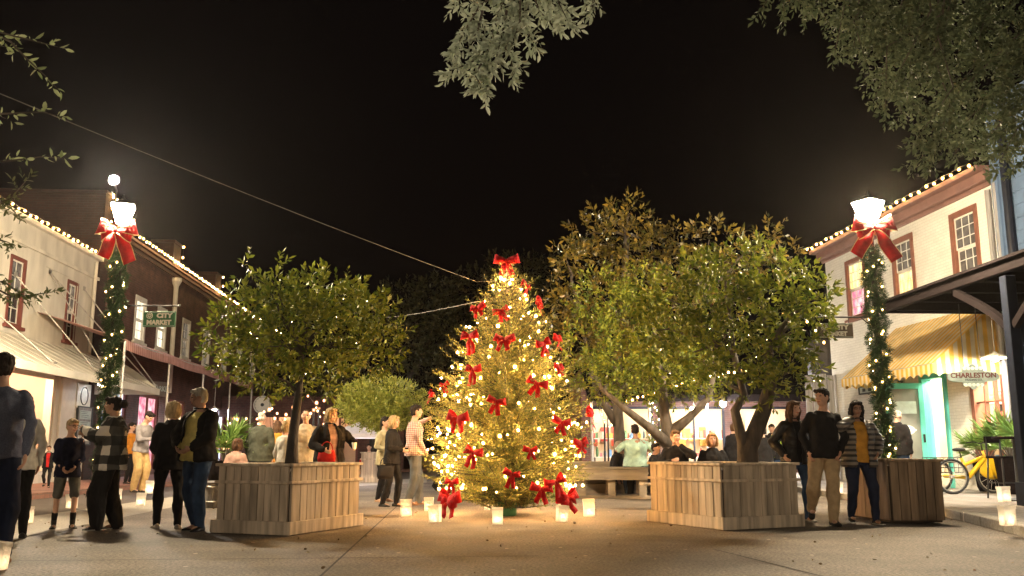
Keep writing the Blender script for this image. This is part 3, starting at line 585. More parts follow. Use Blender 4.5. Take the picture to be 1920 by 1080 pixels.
# ------------------------------------------------------------------ walls with openings
def wall_mb(x0, x1, z0, z1, opens, y0=0.0, t=.3, mb=None, mi=0):
    mb = mb or MB()
    xs = sorted({x0, x1, *[v for o in opens for v in o[:2]]}); zs = sorted({z0, z1, *[v for o in opens for v in o[2:4]]})
    def solid(i, j):
        if not (0 <= i < len(xs) - 1 and 0 <= j < len(zs) - 1): return False
        cx, cz = (xs[i] + xs[i + 1]) / 2, (zs[j] + zs[j + 1]) / 2
        return not any(o[0] < cx < o[1] and o[2] < cz < o[3] for o in opens)
    for i in range(len(xs) - 1):
        for j in range(len(zs) - 1):
            if not solid(i, j): continue
            a, b, c, d = xs[i], xs[i + 1], zs[j], zs[j + 1]
            for yy in (y0, y0 + t): mb.poly([(a, yy, c), (b, yy, c), (b, yy, d), (a, yy, d)], mi)
            if not solid(i - 1, j): mb.poly([(a, y0, c), (a, y0 + t, c), (a, y0 + t, d), (a, y0, d)], mi)
            if not solid(i + 1, j): mb.poly([(b, y0, c), (b, y0 + t, c), (b, y0 + t, d), (b, y0, d)], mi)
            if not solid(i, j - 1): mb.poly([(a, y0, c), (b, y0, c), (b, y0 + t, c), (a, y0 + t, c)], mi)
            if not solid(i, j + 1): mb.poly([(a, y0, d), (b, y0, d), (b, y0 + t, d), (a, y0 + t, d)], mi)
    return mb
def window(par, x0, x1, z0, z1, fm, pane, cols=2, rows=4, y=0.0, fw=.09, sm=None, sill=True, pane2=None, name='window'):
    f = MB(); p = y - .03                        # casing stands 3 cm proud of the wall
    f.bx(x0 - .002, x0 + fw, p, y + .16, z0, z1); f.bx(x1 - fw, x1 + .002, p, y + .16, z0, z1)
    f.bx(x0 + fw, x1 - fw, p, y + .16, z1 - fw, z1 + .002); f.bx(x0 + fw, x1 - fw, p, y + .16, z0, z0 + fw * .6)
    w = f.build(name, fm, par, bevel=.006)
    if sill:
        s = MB(); s.bx(x0 - .08, x1 + .08, y - .1, y + .1, z0 - .09, z0 - .003); s.build('sill', fm, w, bevel=.006)
    a0, a1, b0, b1 = x0 + fw, x1 - fw, z0 + fw * .6, z1 - fw; mid = (b0 + b1) / 2
    s = MB()
    for lo, hi, yy in ((b0, mid, .06), (mid, b1, .03)):
        s.bx(a0, a0 + .035, y + yy, y + yy + .03, lo, hi); s.bx(a1 - .035, a1, y + yy, y + yy + .03, lo, hi)
        s.bx(a0 + .035, a1 - .035, y + yy, y + yy + .03, lo, lo + .04); s.bx(a0 + .035, a1 - .035, y + yy, y + yy + .03, hi - .04, hi)
        for i in range(1, cols): xx = a0 + (a1 - a0) * i / cols; s.bx(xx - .01, xx + .01, y + yy + .004, y + yy + .026, lo + .04, hi - .04)
        for j in range(1, rows // 2): zz = lo + (hi - lo) * j / (rows // 2); s.bx(a0 + .035, a1 - .035, y + yy + .006, y + yy + .024, zz - .01, zz + .01)
    s.build('sash', sm or M['whitepaint'], w)
    g = MB(); g.bx(a0, a1, y + .046, y + .05, mid, b1); g.build('pane', pane, w)
    g = MB(); g.bx(a0, a1, y + .076, y + .08, b0, mid); g.build('pane', pane2 or pane, w)
    return w
def lit(name, c1, c2, s, scale=3, stretch=(1, 1, 1)):
    m, nt, b = newmat(name); N, L = nt.nodes, nt.links
    tc = N.new('ShaderNodeTexCoord'); mp = N.new('ShaderNodeMapping'); mp.inputs['Scale'].default_value = stretch; L.new(tc.outputs['Object'], mp.inputs[0])
    nz = N.new('ShaderNodeTexNoise'); nz.inputs['Scale'].default_value = scale; nz.inputs['Detail'].default_value = 5; L.new(mp.outputs[0], nz.inputs['Vector'])
    cr = N.new('ShaderNodeValToRGB'); cr.color_ramp.elements[0].position = .35; cr.color_ramp.elements[1].position = .65
    cr.color_ramp.elements[0].color = rgb(c1); cr.color_ramp.elements[1].color = rgb(c2); L.new(nz.outputs['Fac'], cr.inputs[0])
    L.new(cr.outputs[0], b.inputs['Emission Color']); b.inputs['Emission Strength'].default_value = s; b.inputs['Base Color'].default_value = (.05, .04, .03, 1); b.inputs['Roughness'].default_value = .2
    return m
M['lit_warm'] = lit('lit_curtain_window', (.75, .42, .10), (.95, .72, .34), .9, 4, (3, 3, .6))
M['lit_white'] = lit('lit_office_window', (.80, .66, .44), (1, .90, .70), .6, 4, (3, 3, .6))
M['lit_dim'] = lit('dim_lit_window', (.02, .018, .015), (.10, .085, .065), .8, 5)
M['lit_shop'] = lit('lit_shop_wall', (.75, .45, .25), (1, .82, .5), .55, 3)
M['lit_pink'] = lit('lit_pink_window', (.55, .10, .18), (.9, .55, .55), .7, 4)
M['lit_cool'] = lit('lit_cool_window', (.35, .42, .62), (.9, .9, 1.0), 1.0, 3)
M['interior'] = mat('interior_plaster', (.62, .50, .36), .8, var=.1, scale=2, bump=0)
M['black'] = mat('dark_interior', (.012, .011, .011), .9, bump=0)
GOODS = [mat('goods_' + n, c, .6, var=.35, scale=18, bump=0, island=.5) for n, c in
         (('red', (.50, .07, .05)), ('amber', (.62, .36, .07)), ('cream', (.66, .58, .44)), ('blue', (.12, .22, .38)), ('pink', (.6, .22, .26)), ('green', (.13, .27, .12)))]
def point(name, loc, power, c, r=.05, parent=None):
    l = bpy.data.lights.new(name, 'POINT'); l.energy = power; l.color = c; l.shadow_soft_size = r
    o = bpy.data.objects.new(name, l); COL.objects.link(o); o.location = loc
    if parent is not None: o.parent = parent
    return o

class Fac:      # a facade line: origin, heading of local x along the wall, local y inward
    def __init__(s, o, ang): s.o, s.a = Vector(o), ang; s.ex = Vector((math.cos(ang), math.sin(ang), 0)); s.ey = Vector((-math.sin(ang), math.cos(ang), 0))
    def hit(s, u, v, off=0.0):
        d = ray(u, v); c = Vector((0, 0, CZ)); o = s.o + s.ey * off; t = (o - c).dot(s.ey) / d.dot(s.ey); p = c + d * t
        return ((p - s.o).dot(s.ex), p.z)
    def w(s, x, y, z): return s.o + s.ex * x + s.ey * y + Vector((0, 0, z))

def string_lights(name, label, runs, step, r, bm_, group=None, sag=.03, jit=.01, cat='string lights', maxn=100, power=None):
    t = thing(name, label, cat, runs[0][0], 0, group)
    o = Vector(runs[0][0]); wb = MB(); pts = []
    for run in runs:
        run = [Vector(p) - o for p in run]
        L_ = [0]
        for a, b in zip(run[:-1], run[1:]): L_.append(L_[-1] + (b - a).length)
        n = max(2, int(L_[-1] / step) + 1); out = []
        for i in range(n):
            d = L_[-1] * i / (n - 1); k = max(j for j in range(len(run) - 1) if L_[j] <= d + 1e-6); f = (d - L_[k]) / max(L_[k + 1] - L_[k], 1e-6)
            p = run[k].lerp(run[k + 1], f) + Vector((random.uniform(-jit, jit), random.uniform(-jit, jit), random.uniform(-jit, jit) - sag * (i % 2)))
            out.append(p)
        wb.tube([p + Vector((0, 0, r * 1.2)) for p in out], .006, 4); pts += out
    wb.build('wire', M['iron'], t)
    ico = MB(); bulb(ico, r=r)
    first = None
    pts = pts[:maxn]
    for p in pts:
        if first is None: first = ico.build('bulb', bm_, t, smooth=True); b = first
        else: b = first.copy(); COL.objects.link(b); b.parent = t
        b.location = p
    return t
def eave(F, xa, xb, y, z): return [F.w(xa, y, z), F.w(xb, y, z)]

# ================================================================== LEFT: cream stucco shop
LA = math.atan2(1, -.065)
LY0 = 17.0
LF = Fac((-11.12 - .065 * LY0, LY0, 0), LA)
cor = LF.hit(185, 490); CL, CZT = cor[0], cor[1]
cream = thing('shop_building', 'cream stucco two-storey shop with red framed windows and pale metal awning', 'building', LF.o, LA)
w1 = [*LF.hit(8, 612), *LF.hit(50, 482)]; w2 = [*LF.hit(117, 640), *LF.hit(147, 525)]
def rect(F, ul, vl, ur, vr):      # (left-bottom pixel, right-top pixel) -> x0, x1, z0, z1
    a, b = F.hit(ul, vl), F.hit(ur, vr); return (a[0], b[0], a[1], b[1])
W1 = rect(LF, 8, 602, 50, 487); W2 = rect(LF, 117, 637, 147, 532); W1 = (W1[0], W1[1], W2[2], W2[3])
SHOP = (LF.hit(8, 800)[0], LF.hit(99, 800)[0], .35, 3.05)
az0_ = LF.hit(100, 647)[1]
W0 = (W1[0] - 3.3, W1[1] - 3.3, W1[2], W1[3])
mb = wall_mb(-4, CL, 0, CZT, [W0, W1, W2, SHOP])
mb.bx(-4, CL, .3, 9, 3.35, 3.5); mb.bx(-4, CL, .3, 9, CZT - .25, CZT - .05)
for a, b in ((-4, -3.8), (CL - .2, CL)): mb.bx(a, b, .3, 9, 0, CZT - .25)
mb.bx(-4, CL, 8.8, 9, 0, CZT - .25)
mb.build('wall', M['stucco'], cream)
mb = MB(); mb.bx(-4, CL + .06, -.14, .32, CZT, CZT + .12); mb.bx(-4, CL + .03, -.07, -.003, CZT - .62, CZT - .52); mb.build('cornice', M['stucco'], cream, bevel=.01)
for wv in (W0, W1, W2): window(cream, *wv, M['brownred'], M['lit_dim'], 2, 4, pane2=M['glassdark'])
mb = MB(); mb.bx(-3.8, CL - .2, 1.2, 1.25, 3.5, CZT - .25); mb.build('partition', M['black'], cream)
mb = MB(); xx = CL - .35; mb.tube([(xx, -.08, az0_ + .05), (xx, -.08, CZT - .1)], .05, 8); mb.tube([(xx - 1.1, -.02, az0_ + .05), (xx - 1.1, -.02, CZT - .9), (xx - 3.2, -.02, CZT - .9)], .014, 6); mb.build('downpipe', M['stucco'], cream)
# shop front interior
mb = MB(); mb.bx(SHOP[0] - .5, SHOP[1] + 1.2, 2.6, 2.65, .13, 3.3); mb.bx(SHOP[1] + 1.2, SHOP[1] + 1.3, .3, 2.6, .13, 3.3); mb.build('interior_wall', M['interior'], cream)
mb = MB(); mb.bx(SHOP[0] + .02, SHOP[0] + .1, .05, .15, SHOP[2], SHOP[3]); mb.bx(SHOP[1] - .08, SHOP[1], .05, .15, SHOP[2], SHOP[3]); mb.bx(SHOP[0] + .1, SHOP[1] - .08, .05, .15, SHOP[3] - .1, SHOP[3]); mb.bx(SHOP[0] + .1, SHOP[1] - .08, .05, .15, SHOP[2], SHOP[2] + .1)
mb.build('shop_window', M['whitepaint'], cream)
mb = MB(); mb.bx(SHOP[0] - .3, SHOP[1] + .5, -.2, -.003, SHOP[3] + .05, SHOP[3] + .3); mb.build('sign_band', M['brownred'], cream, bevel=.01)
mb = MB(); mb.bx(SHOP[1] + .25, SHOP[1] + 1.5, -.08, -.003, .13, 3.6); mb.build('pilaster', M['whitepaint'], cream, bevel=.01)
def shelf_goods(F, label, x0, x1, y, zs, par_group, seed=0):
    rr = random.Random(seed)
    for k, z in enumerate(zs):
        t = thing('display_shelf', label[k], 'shelf', F.w((x0 + x1) / 2, y, z), F.a, par_group)
        b = MB(); b.bx(-(x1 - x0) / 2, (x1 - x0) / 2, -.18, .18, -.03, 0); b.build('board', M['whitepaint'], t)
        b = MB(); b.bx(-(x1 - x0) / 2, -(x1 - x0) / 2 + .03, -.17, .17, -.2, -.03); b.bx((x1 - x0) / 2 - .03, (x1 - x0) / 2, -.17, .17, -.2, -.03); b.build('bracket', M['iron'], t)
        x = x0 + .05; n = 0
        while x < x1 - .12:
            w_ = rr.uniform(.09, .3); h = rr.uniform(.12, .42); b = MB()
            if rr.random() < .5: b.lathe([(w_ * .3, 0), (w_ * .45, h * .3), (w_ * .4, h * .7), (w_ * .2, h * .85), (w_ * .25, h)], 10)
            else: b.bx(-w_ / 2, w_ / 2, -w_ * .3, w_ * .3, 0, h)
            o = b.build('merchandise', rr.choice(GOODS)); o.location = F.w(x + w_ / 2, y, z); o.rotation_euler = (0, 0, F.a)
            tag(o, 'small colourful goods on a shelf behind the ' + par_group.split(' in ')[-1], 'merchandise', 'goods on the ' + par_group); x += w_ + .04
shelf_goods(LF, ['lowest display shelf inside lit left shop window', 'middle display shelf inside lit left shop window', 'top display shelf inside lit left shop window'],
            SHOP[0] + .1, SHOP[1] + .3, 1.2, (.75, 1.45, 2.15), 'shelves in left shop window', 3)
point('shop_lamp', (( SHOP[0] + SHOP[1]) / 2, 1.0, 2.95), 170, (1, .62, .34), .1, cream)
point('shop_lamp', (SHOP[1] - .4, 1.7, 2.9), 70, (1, .45, .40), .1, cream)
# metal awning hung on rods (belongs to the building)
AX1 = LF.hit(300, 700, -2.0)[0]
az0 = LF.hit(100, 647)[1]; az1 = LF.hit(150, 700, -2.0)[1]
mb = MB(); NA = 22
for i in range(NA):       # standing seam sheets
    a = -4 + (AX1 + 4) * i / NA; b = -4 + (AX1 + 4) * (i + 1) / NA
    mb.add([(a, -.01, az0), (b, -.01, az0), (b, -2, az1), (a, -2, az1), (a, -.01, az0 - .03), (b, -.01, az0 - .03), (b, -2, az1 - .03), (a, -2, az1 - .03)],
           [(0, 1, 2, 3), (7, 6, 5, 4), (0, 3, 7, 4), (1, 5, 6, 2), (3, 2, 6, 7), (0, 4, 5, 1)])
    mb.bar((a, -.02, az0 + .012), (a, -2.0, az1 + .012), .016, .014)
mb.bx(-4, AX1, -2.03, -2.003, az1 - .16, az1 + .02)
awn = mb.build('awning', M['palemetal'], cream)
mb = MB()     # end gable of the awning: rounded
pts = [(AX1 - .01, -2, az1 - .15)] + [(AX1 - .01, -2 + 1.99 * k / 10, az1 + (az0 - az1) * math.sin(math.pi / 2 * k / 10)) for k in range(11)] + [(AX1 - .01, -.01, az1 - .15)]
mb.prism(pts, (.02, 0, 0)); mb.build('end_panel', M['palemetal'], awn)
mb = MB()
for wu, wv, eu, ev in ((-60, 540, 100, 684), (28, 515, 182, 698), (93, 510, 204, 698), (93, 510, 285, 700), (157, 541, 293, 703)):
    a = LF.hit(wu, wv); b = LF.hit(eu, ev, -1.7)
    zz = az0 + (az1 - az0) * .85 + .02
    mb.tube([(a[0], -.01, a[1]), (b[0], -1.7, zz)], .017, 6); mb.box((a[0], -.02, a[1]), (.12, .04, .12)); mb.box((b[0], -1.7, zz), (.16, .1, .05))
mb.build('stay_rod', M['steel'], awn)
# signs on the shop
def sign_plate(name, label, F, u0, v0, u1, v1, off, m, frame=None, cat='sign'):
    a = F.hit(u0, v1, off); b = F.hit(u1, v0, off)
    w_, h = b[0] - a[0], b[1] - a[1]
    t = thing(name, label, cat, F.w((a[0] + b[0]) / 2, off, (a[1] + b[1]) / 2), F.a)
    p = MB(); p.bx(-w_ / 2, w_ / 2, 0, .04, -h / 2, h / 2); p.build('board', m, t, bevel=.006)
    if frame:
        p = MB(); e = .035
        p.bx(-w_ / 2 - e, w_ / 2 + e, -.02, .045, h / 2, h / 2 + e); p.bx(-w_ / 2 - e, w_ / 2 + e, -.02, .045, -h / 2 - e, -h / 2); p.bx(-w_ / 2 - e, -w_ / 2, -.02, .045, -h / 2, h / 2); p.bx(w_ / 2, w_ / 2 + e, -.02, .045, -h / 2, h / 2)
        p.build('frame', frame, t)
    return t, w_, h
t, w_, h = sign_plate('wall_sign', 'white wall panel with a thin dark ring emblem beside the shop window', LF, 143, 722, 172, 764, -.12, M['signwhite'])
p = MB(); N_ = 28
for k in range(N_):
    a0, a1 = 2 * math.pi * k / N_, 2 * math.pi * (k + 1) / N_; rr = h * .36
    p.bar((math.cos(a0) * rr, -.008, math.sin(a0) * rr), (math.cos(a1) * rr, -.008, math.sin(a1) * rr), .016, .03, up=(0, 1, 0))
p.build('emblem', M['signdark'], t)
t, w_, h = sign_plate('menu_board', 'grey notice board with three framed panels under the ring emblem', LF, 142, 766, 173, 832, -.14, M['greypaint'], M['signdark'])
for k, mm in enumerate(('signpale', 'signpale', 'signwhite')):
    p = MB(); p.bx(-w_ * .4, w_ * .4, -.012, -.001, h * (.18 - .3 * k), h * (.42 - .3 * k)); p.build('notice', M[mm], t)
    p = MB()
    for r_ in range(4): p.bx(-w_ * .34, w_ * (.1 + .2 * random.random()), -.016, -.013, h * (.38 - .05 * r_ - .3 * k), h * (.39 - .05 * r_ - .3 * k))
    p.build('print', M['signdark'], t)
t = thing('wall_lamp', 'small black gooseneck lamp above the ring emblem panel', 'lamp', LF.w(LF.hit(152, 716)[0], -.05, LF.hit(152, 712)[1]), LF.a)
p = MB(); p.tube([(0, 0, 0), (0, -.2, .12), (0, -.42, .08), (0, -.48, -.03)], .015, 6); p.build('arm', M['iron'], t)
p = MB(); p.lathe([(.03, .06), (.06, .02), (.15, -.08), (.14, -.085), (.05, .0)], 14, (0, -.48, -.06)); p.build('shade', M['iron'], t, smooth=True)
p = MB(); p.ell((0, -.48, -.12), (.04, .04, .05)); p.build('bulb', emit('cool_lamp_bulb', (.9, .95, 1), 60), t)
string_lights('string_lights', 'string of warm bulbs along the cream shop roof edge', [eave(LF, -4, CL, -.16, CZT + .18)], .33, .042, M['bulb'])

# ================================================================== LEFT: tall red brick building behind the cream shop
BX0 = CL + .02; BXE = LF.hit(470, 588)[0] + 8
BO = LF.w(BX0, 0, 0); BF = Fac(BO, LA); BLEN = BXE - BX0
BZ = BF.hit(330, 500)[1]
bz_end = LF.hit(187, 357)[1]
brickb = thing('brick_building', 'tall red brick building with warm lit windows behind the cream shop', 'building', BO, LA)
BW = []
for ul, ur in ((248, 262), (291, 299)):
    a = BF.hit(ul, 640)[0]; b = BF.hit(ur, 640)[0]; BW.append((a, a + 1.15, BF.hit(255, 640)[1], BF.hit(255, 552)[1]))
x = BW[1][0] + 3.2
while x < BLEN - 2: BW.append((x, x + 1.15, BW[0][2], BW[0][3])); x += 3.2
GO = []
x = 1.2
while x < BLEN - 3: GO.append((x, x + 2.2, .35, 3.0)); x += 3.4
mb = wall_mb(0, BLEN, 0, BZ, BW + GO); mb.bx(0, BLEN, .3, 10, BZ - .3, BZ - .1)
mb.bx(-.01, .3, .3, 10, 0, BZ); mb.bx(BLEN - .3, BLEN, .3, 10, 0, BZ - .3); mb.bx(.3, BLEN, 9.8, 10, 0, BZ - .3)
for z in (BZ - .38, BZ - .2, BZ - .02): mb.bx(.62, BLEN, -.07 - .03 * (z > BZ - .3), -.002, z - .09, z)      # corbelled cornice
mb.build('wall', M['redbrick'], brickb)
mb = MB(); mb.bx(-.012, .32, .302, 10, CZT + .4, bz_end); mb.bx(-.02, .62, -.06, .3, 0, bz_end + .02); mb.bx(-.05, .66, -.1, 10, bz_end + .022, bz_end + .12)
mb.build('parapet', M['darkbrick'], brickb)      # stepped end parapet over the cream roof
for i, wv in enumerate(BW): window(brickb, *wv, M['whitepaint'], M['lit_white'] if i < 2 else M['lit_dim'], 2, 4, fw=.13)
for i, g in enumerate(GO):
    f = MB(); f.bx(g[0], g[0] + .1, .05, .2, g[2], g[3]); f.bx(g[1] - .1, g[1], .05, .2, g[2], g[3]); f.bx(g[0] + .1, g[1] - .1, .05, .2, g[3] - .1, g[3]); f.bx((g[0] + g[1]) / 2 - .04, (g[0] + g[1]) / 2 + .04, .05, .2, g[2], g[3] - .1)
    w_ = f.build('shop_window', M['brownred'], brickb)
    q = MB(); q.bx(g[0] + .1, g[1] - .1, .12, .13, g[2], g[3] - .1); q.build('pane', M[('lit_cool', 'lit_pink', 'lit_shop', 'lit_dim')[i % 4]], w_)
for i, (ul, ut, vb) in enumerate(((322, 337, 472), (405, 418, 541))):
    a = BF.hit(ul, 500)[0]
    c = MB(); c.bx(a, a + .95, -.03, .8, BZ + .001, BZ + .85); c.bx(a - .06, a + 1.01, -.09, .86, BZ + .85, BZ + .97); c.build('chimney', M['darkbrick'], brickb)
    o = BF.w(a, 0, 0)
    string_lights('string_lights', ('short bulb string round the nearer brick chimney', 'short bulb string round the farther brick chimney')[i],
                  [[BF.w(a + .98, -.12, BZ + .9), BF.w(a + .98, .86, BZ + .95)], [BF.w(a + .98, -.12, BZ + .9), BF.w(a + .98, -.12, BZ + .1)], [BF.w(a, -.12, BZ + .12), BF.w(a + .98, -.12, BZ + .12)]], .32, .05, M['bulb'])
mb = MB()
for u_, m_ in ((330, 'x'),):
    a = BF.hit(322, 560)[0]; mb.tube([(a, -.14, 3.2), (a, -.14, BZ - .5)], .09, 10); mb.lathe([(.09, 0), (.1, .1), (.2, .3), (.2, .42)], 10, (a, -.14, BZ - .95))
mb.build('downpipe', M['whitepaint'], brickb)
string_lights('string_lights', 'upright string of bulbs up the corner of the tall brick building', [[BF.w(.3, -.16, CZT + .2), BF.w(.3, -.16, bz_end)], [BF.w(.3, -.16, bz_end + .05), BF.w(1.5, -.1, bz_end + .02)]], .36, .042, M['bulb'])
string_lights('string_lights', 'long dense string of bulbs along the brick building cornice', [eave(BF, 1.2, BLEN - .2, -.2, BZ + .08)], .34, .045, M['bulb'])
# floodlight on the brick parapet
fp = D(214, 338, BF.w(1.6, -.3, 0).y)
t = thing('floodlight', 'bright round white floodlight on bracket above the tall brick corner', 'floodlight', fp)
p = MB(); p.tube([(0, 0, 0), (0, .25, -.3), (-.2, .5, -1.2)], .03, 8); p.build('bracket', M['iron'], t)
dirn = (Vector((1.0, 12.0, 0)) - fp).normalized(); q = dirn.to_track_quat('-Z', 'Y').to_matrix().to_4x4()
p = MB(); p.lathe([(.05, .22), (.14, .18), (.2, .02), (.2, 0), (.17, .02), (.10, .15)], 18); o = p.build('housing', M['iron'], t, smooth=True); o.matrix_basis = q
p = MB(); p.lathe([(.001, .018), (.12, .022), (.12, .03), (.001, .034)], 18); o = p.build('lens', M['flood'], t); o.matrix_basis = q
# pink canvas awning on poles
pa = BF.hit(232, 648); px1 = BF.hit(475, 705, -2.4)[0]; px0 = BF.hit(236, 660, -2.4)[0]
paz0 = BF.hit(300, 662)[1] ; paz1 = BF.hit(440, 706, -2.4)[1]
t = thing('canvas_awning', 'long dusty pink striped canvas awning on slim poles along the brick building', 'awning', BF.w(px0, 0, 0), LA)
mb = MB(); nx = 24; LW = px1 - px0
vs, fs = [], []
for i in range(nx + 1):
    x = LW * i / nx
    for j, (yy, zz) in enumerate(((-.03, paz0), (-.8, paz0 + (paz1 - paz0) * .3), (-1.6, paz0 + (paz1 - paz0) * .66), (-2.4, paz1), (-2.42, paz1 - .28))):
        s_ = -.09 * math.sin(math.pi * ((i % 6) / 6)) * (1 if 0 < j < 4 else (.4 if j == 4 else 0))
        vs.append((x, yy, zz + s_))
for i in range(nx):
    for j in range(4): a = i * 5 + j; fs.append((a, a + 1, a + 6, a + 5))
mb.add(vs, fs); o = mb.build('canvas', M['pinkcanvas'], t, smooth=True); so = o.modifiers.new('thick', 'SOLIDIFY'); so.thickness = .012
for i in range(5):
    x = LW * i / 4
    p = MB(); p.tube([(x, -2.36, .13), (x, -2.36, paz1 - .05)], .035, 8); p.build('pole', M['steel'], t)
p = MB(); p.tube([(0, -2.36, paz1 - .06), (LW, -2.36, paz1 - .06)], .03, 8); p.build('rail', M['steel'], t)
# pendant lamp under it
pp = D(402, 768, BF.w(BF.hit(402, 768, -1.9)[0], -1.9, 0).y)
def pendant(label, loc, top, c, s, r=.18, group=None, rb=.055):
    t = thing('pendant_lamp', label, 'pendant lamp', loc, 0, group)
    p = MB(); p.tube([(0, 0, .08), (0, 0, top)], .012, 6); p.build('rod', M['steel'], t)
    p = MB(); p.lathe([(.03, .14), (.05, .1), (r, .03), (r * 1.02, .0), (r * .95, .01), (.04, .08)], 18); p.build('shade', M['whitepaint'], t, smooth=True)
    p = MB(); p.ell((0, 0, -rb * .6 + .03), (rb, rb, rb), seg=12); p.build('bulb', emit('pendant_bulb', c, s), t, smooth=True)
    return t
pendant('cool white pendant lamp hanging under the pink canvas awning', pp, paz1 - pp.z + .3, (.85, .93, 1), 900)
# CITY MARKET board under the metal awning end
ca = D(257, 743, BF.w(BF.hit(283, 732, -1.0)[0], -1.0, 0).y - .4)
cb = D(312, 741, ca.y + 1.2)
dv = cb - ca; ang = math.atan2(dv.y, dv.x); hh = .5
t = thing('hanging_sign', 'dark board lettered CITY MARKET hanging under the metal awning end', 'sign', (ca + cb) / 2 + Vector((0, 0, hh / 2)), ang)
p = MB(); p.bx(-dv.length / 2, dv.length / 2, 0, .05, -hh / 2, hh / 2); p.build('board', M['grey_sign'], t, bevel=.008)
text('CITY MARKET', .25, M['signpale'], t, (.13, -.006, 0), bold=.004, sx=.85)
p = MB(); p.lathe([(.001, 0), (.12, .002), (.12, .008), (.001, .01)], 16); o = p.build('emblem', M['signpale'], t); o.location = (-dv.length / 2 + .18, -.012, 0); o.rotation_euler = (R(90), 0, 0)
p = MB(); p.tube([(-.5, .02, hh / 2), (-.5, .02, hh / 2 + .35)], .01, 6); p.tube([(.5, .02, hh / 2), (.5, .02, hh / 2 + .35)], .01, 6); p.build('chain', M['iron'], t)
# round white emblem sign by the awning pole
rc = D(492, 759, BF.w(BF.hit(492, 759, -2.4)[0], -2.4, 0).y)
t = thing('round_sign', 'round pale disc sign with dark centre emblem hanging by the awning pole', 'sign', rc)
p = MB(); p.lathe([(.001, -.02), (.4, -.02), (.42, 0), (.4, .02), (.001, .02)], 32); o = p.build('disc', M['signwhite'], t); o.rotation_euler = (R(90), 0, 0)
p = MB(); p.tube([(.35 * math.cos(2 * math.pi * k / 32), .35 * math.sin(2 * math.pi * k / 32), .004) for k in range(33)], .007, 5)
p.lathe([(.001, 0), (.08, 0), (.07, .012), (.001, .012)], 12)
for k in range(14):
    a = 2 * math.pi * k / 14; p.box((math.cos(a) * .32, math.sin(a) * .32, .005), (.03, .012, .01), rz=a + 1.57)
o = p.build('emblem', M['signdark'], t); o.rotation_euler = (R(90), 0, 0); o.location = (0, -.022, 0)
p = MB(); p.tube([(0, 0, .4), (0, 0, paz1 - rc.z)], .012, 6); p.build('rod', M['steel'], t)

# ================================================================== RIGHT: white brick shop
RA = math.atan2(-1, .094)
def rx(Y): return 12.355 - .094 * Y
RO = Vector((rx(27.66), 27.66, 0)); RF = Fac(RO, RA)
RL = RF.hit(1872, 430)[0]; RZ = RF.hit(1700, 400)[1]
whiteb = thing('white_brick_shop', 'white painted brick shop with red sash windows and terracotta eave', 'building', RO, RA)
RW = []
for u0, u1, vb, vt in ((1585, 1622, 592, 490), (1674, 1716, 566, 440), (1788, 1842, 530, 386)):
    RW.append([RF.hit(u0, 500)[0], RF.hit(u1, 500)[0]])
zb, zt = RF.hit(1788, 540)[1], RF.hit(1788, 400)[1]
RW = [(a, b, zb, zt) for a, b in RW]
DOOR = (RF.hit(1737, 800)[0], RF.hit(1777, 800)[0], .13, 2.75)
DW = (RF.hit(1833, 800)[0], RL - .35, .75, 2.7)
mb = wall_mb(0, RL, 0, RZ, RW + [DOOR, DW]); mb.bx(0, .25, .3, 9, 0, RZ); mb.bx(.25, RL, .3, 9, RZ - .2, RZ - .02); mb.bx(RL - .25, RL, .3, 9, 0, RZ - .2); mb.bx(.25, RL - .25, 8.8, 9, 0, RZ - .2)
mb.build('wall', M['whitebrick'], whiteb)
mb = MB(); mb.bx(-.3, RL - .02, -.38, 9, RZ + .02, RZ + .14); mb.bx(-.2, RL - .02, -.2, -.002, RZ - .2, RZ + .02); mb.bx(-.1, RL - .02, -.08, -.003, RZ - .30, RZ - .202)
mb.build('eave', M['soffit'], whiteb, bevel=.015)
mb = MB()
mb.poly([(-.3, -.38, RZ + .142), (RL - .02, -.38, RZ + .142), (RL - .02, 4, RZ + 1.7), (-.3, 4, RZ + 1.7)]); mb.build('roof', M['timber'], whiteb)
for k, wv in enumerate(RW): window(whiteb, *wv, M['redtrim'], M['lit_dim'] if k else M['lit_warm'], 3, 6, fw=.13, pane2=(M['lit_pink'], M['lit_warm'], M['lit_dim'])[k])
mb = MB(); mb.bx(.25, RL - .25, 1.4, 1.45, 3.6, RZ - .2); mb.bx(.25, RL - .25, .3, 8.8, 3.5, 3.58); mb.build('partition', M['black'], whiteb)
mb = MB(); mb.bx(DOOR[0] - 1.5, RL - .25, 2.6, 2.65, .13, 3.5); mb.bx(DOOR[0] - 1.6, DOOR[0] - 1.5, .3, 2.6, .13, 3.5); mb.bx(DOOR[0] - 1.5, RL - .25, .3, 2.6, .1, .128); mb.build('interior_wall', M['interior'], whiteb)
f = MB(); a0, a1, z0, z1 = DOOR
f.bx(a0 - .12, a0 + .02, -.05, .2, z0, z1 + .1); f.bx(a1 - .02, a1 + .12, -.05, .2, z0, z1 + .1); f.bx(a0 + .02, a1 - .02, -.05, .2, z1 - .02, z1 + .1)
f.build('door_frame', M['teal'], whiteb, bevel=.008)
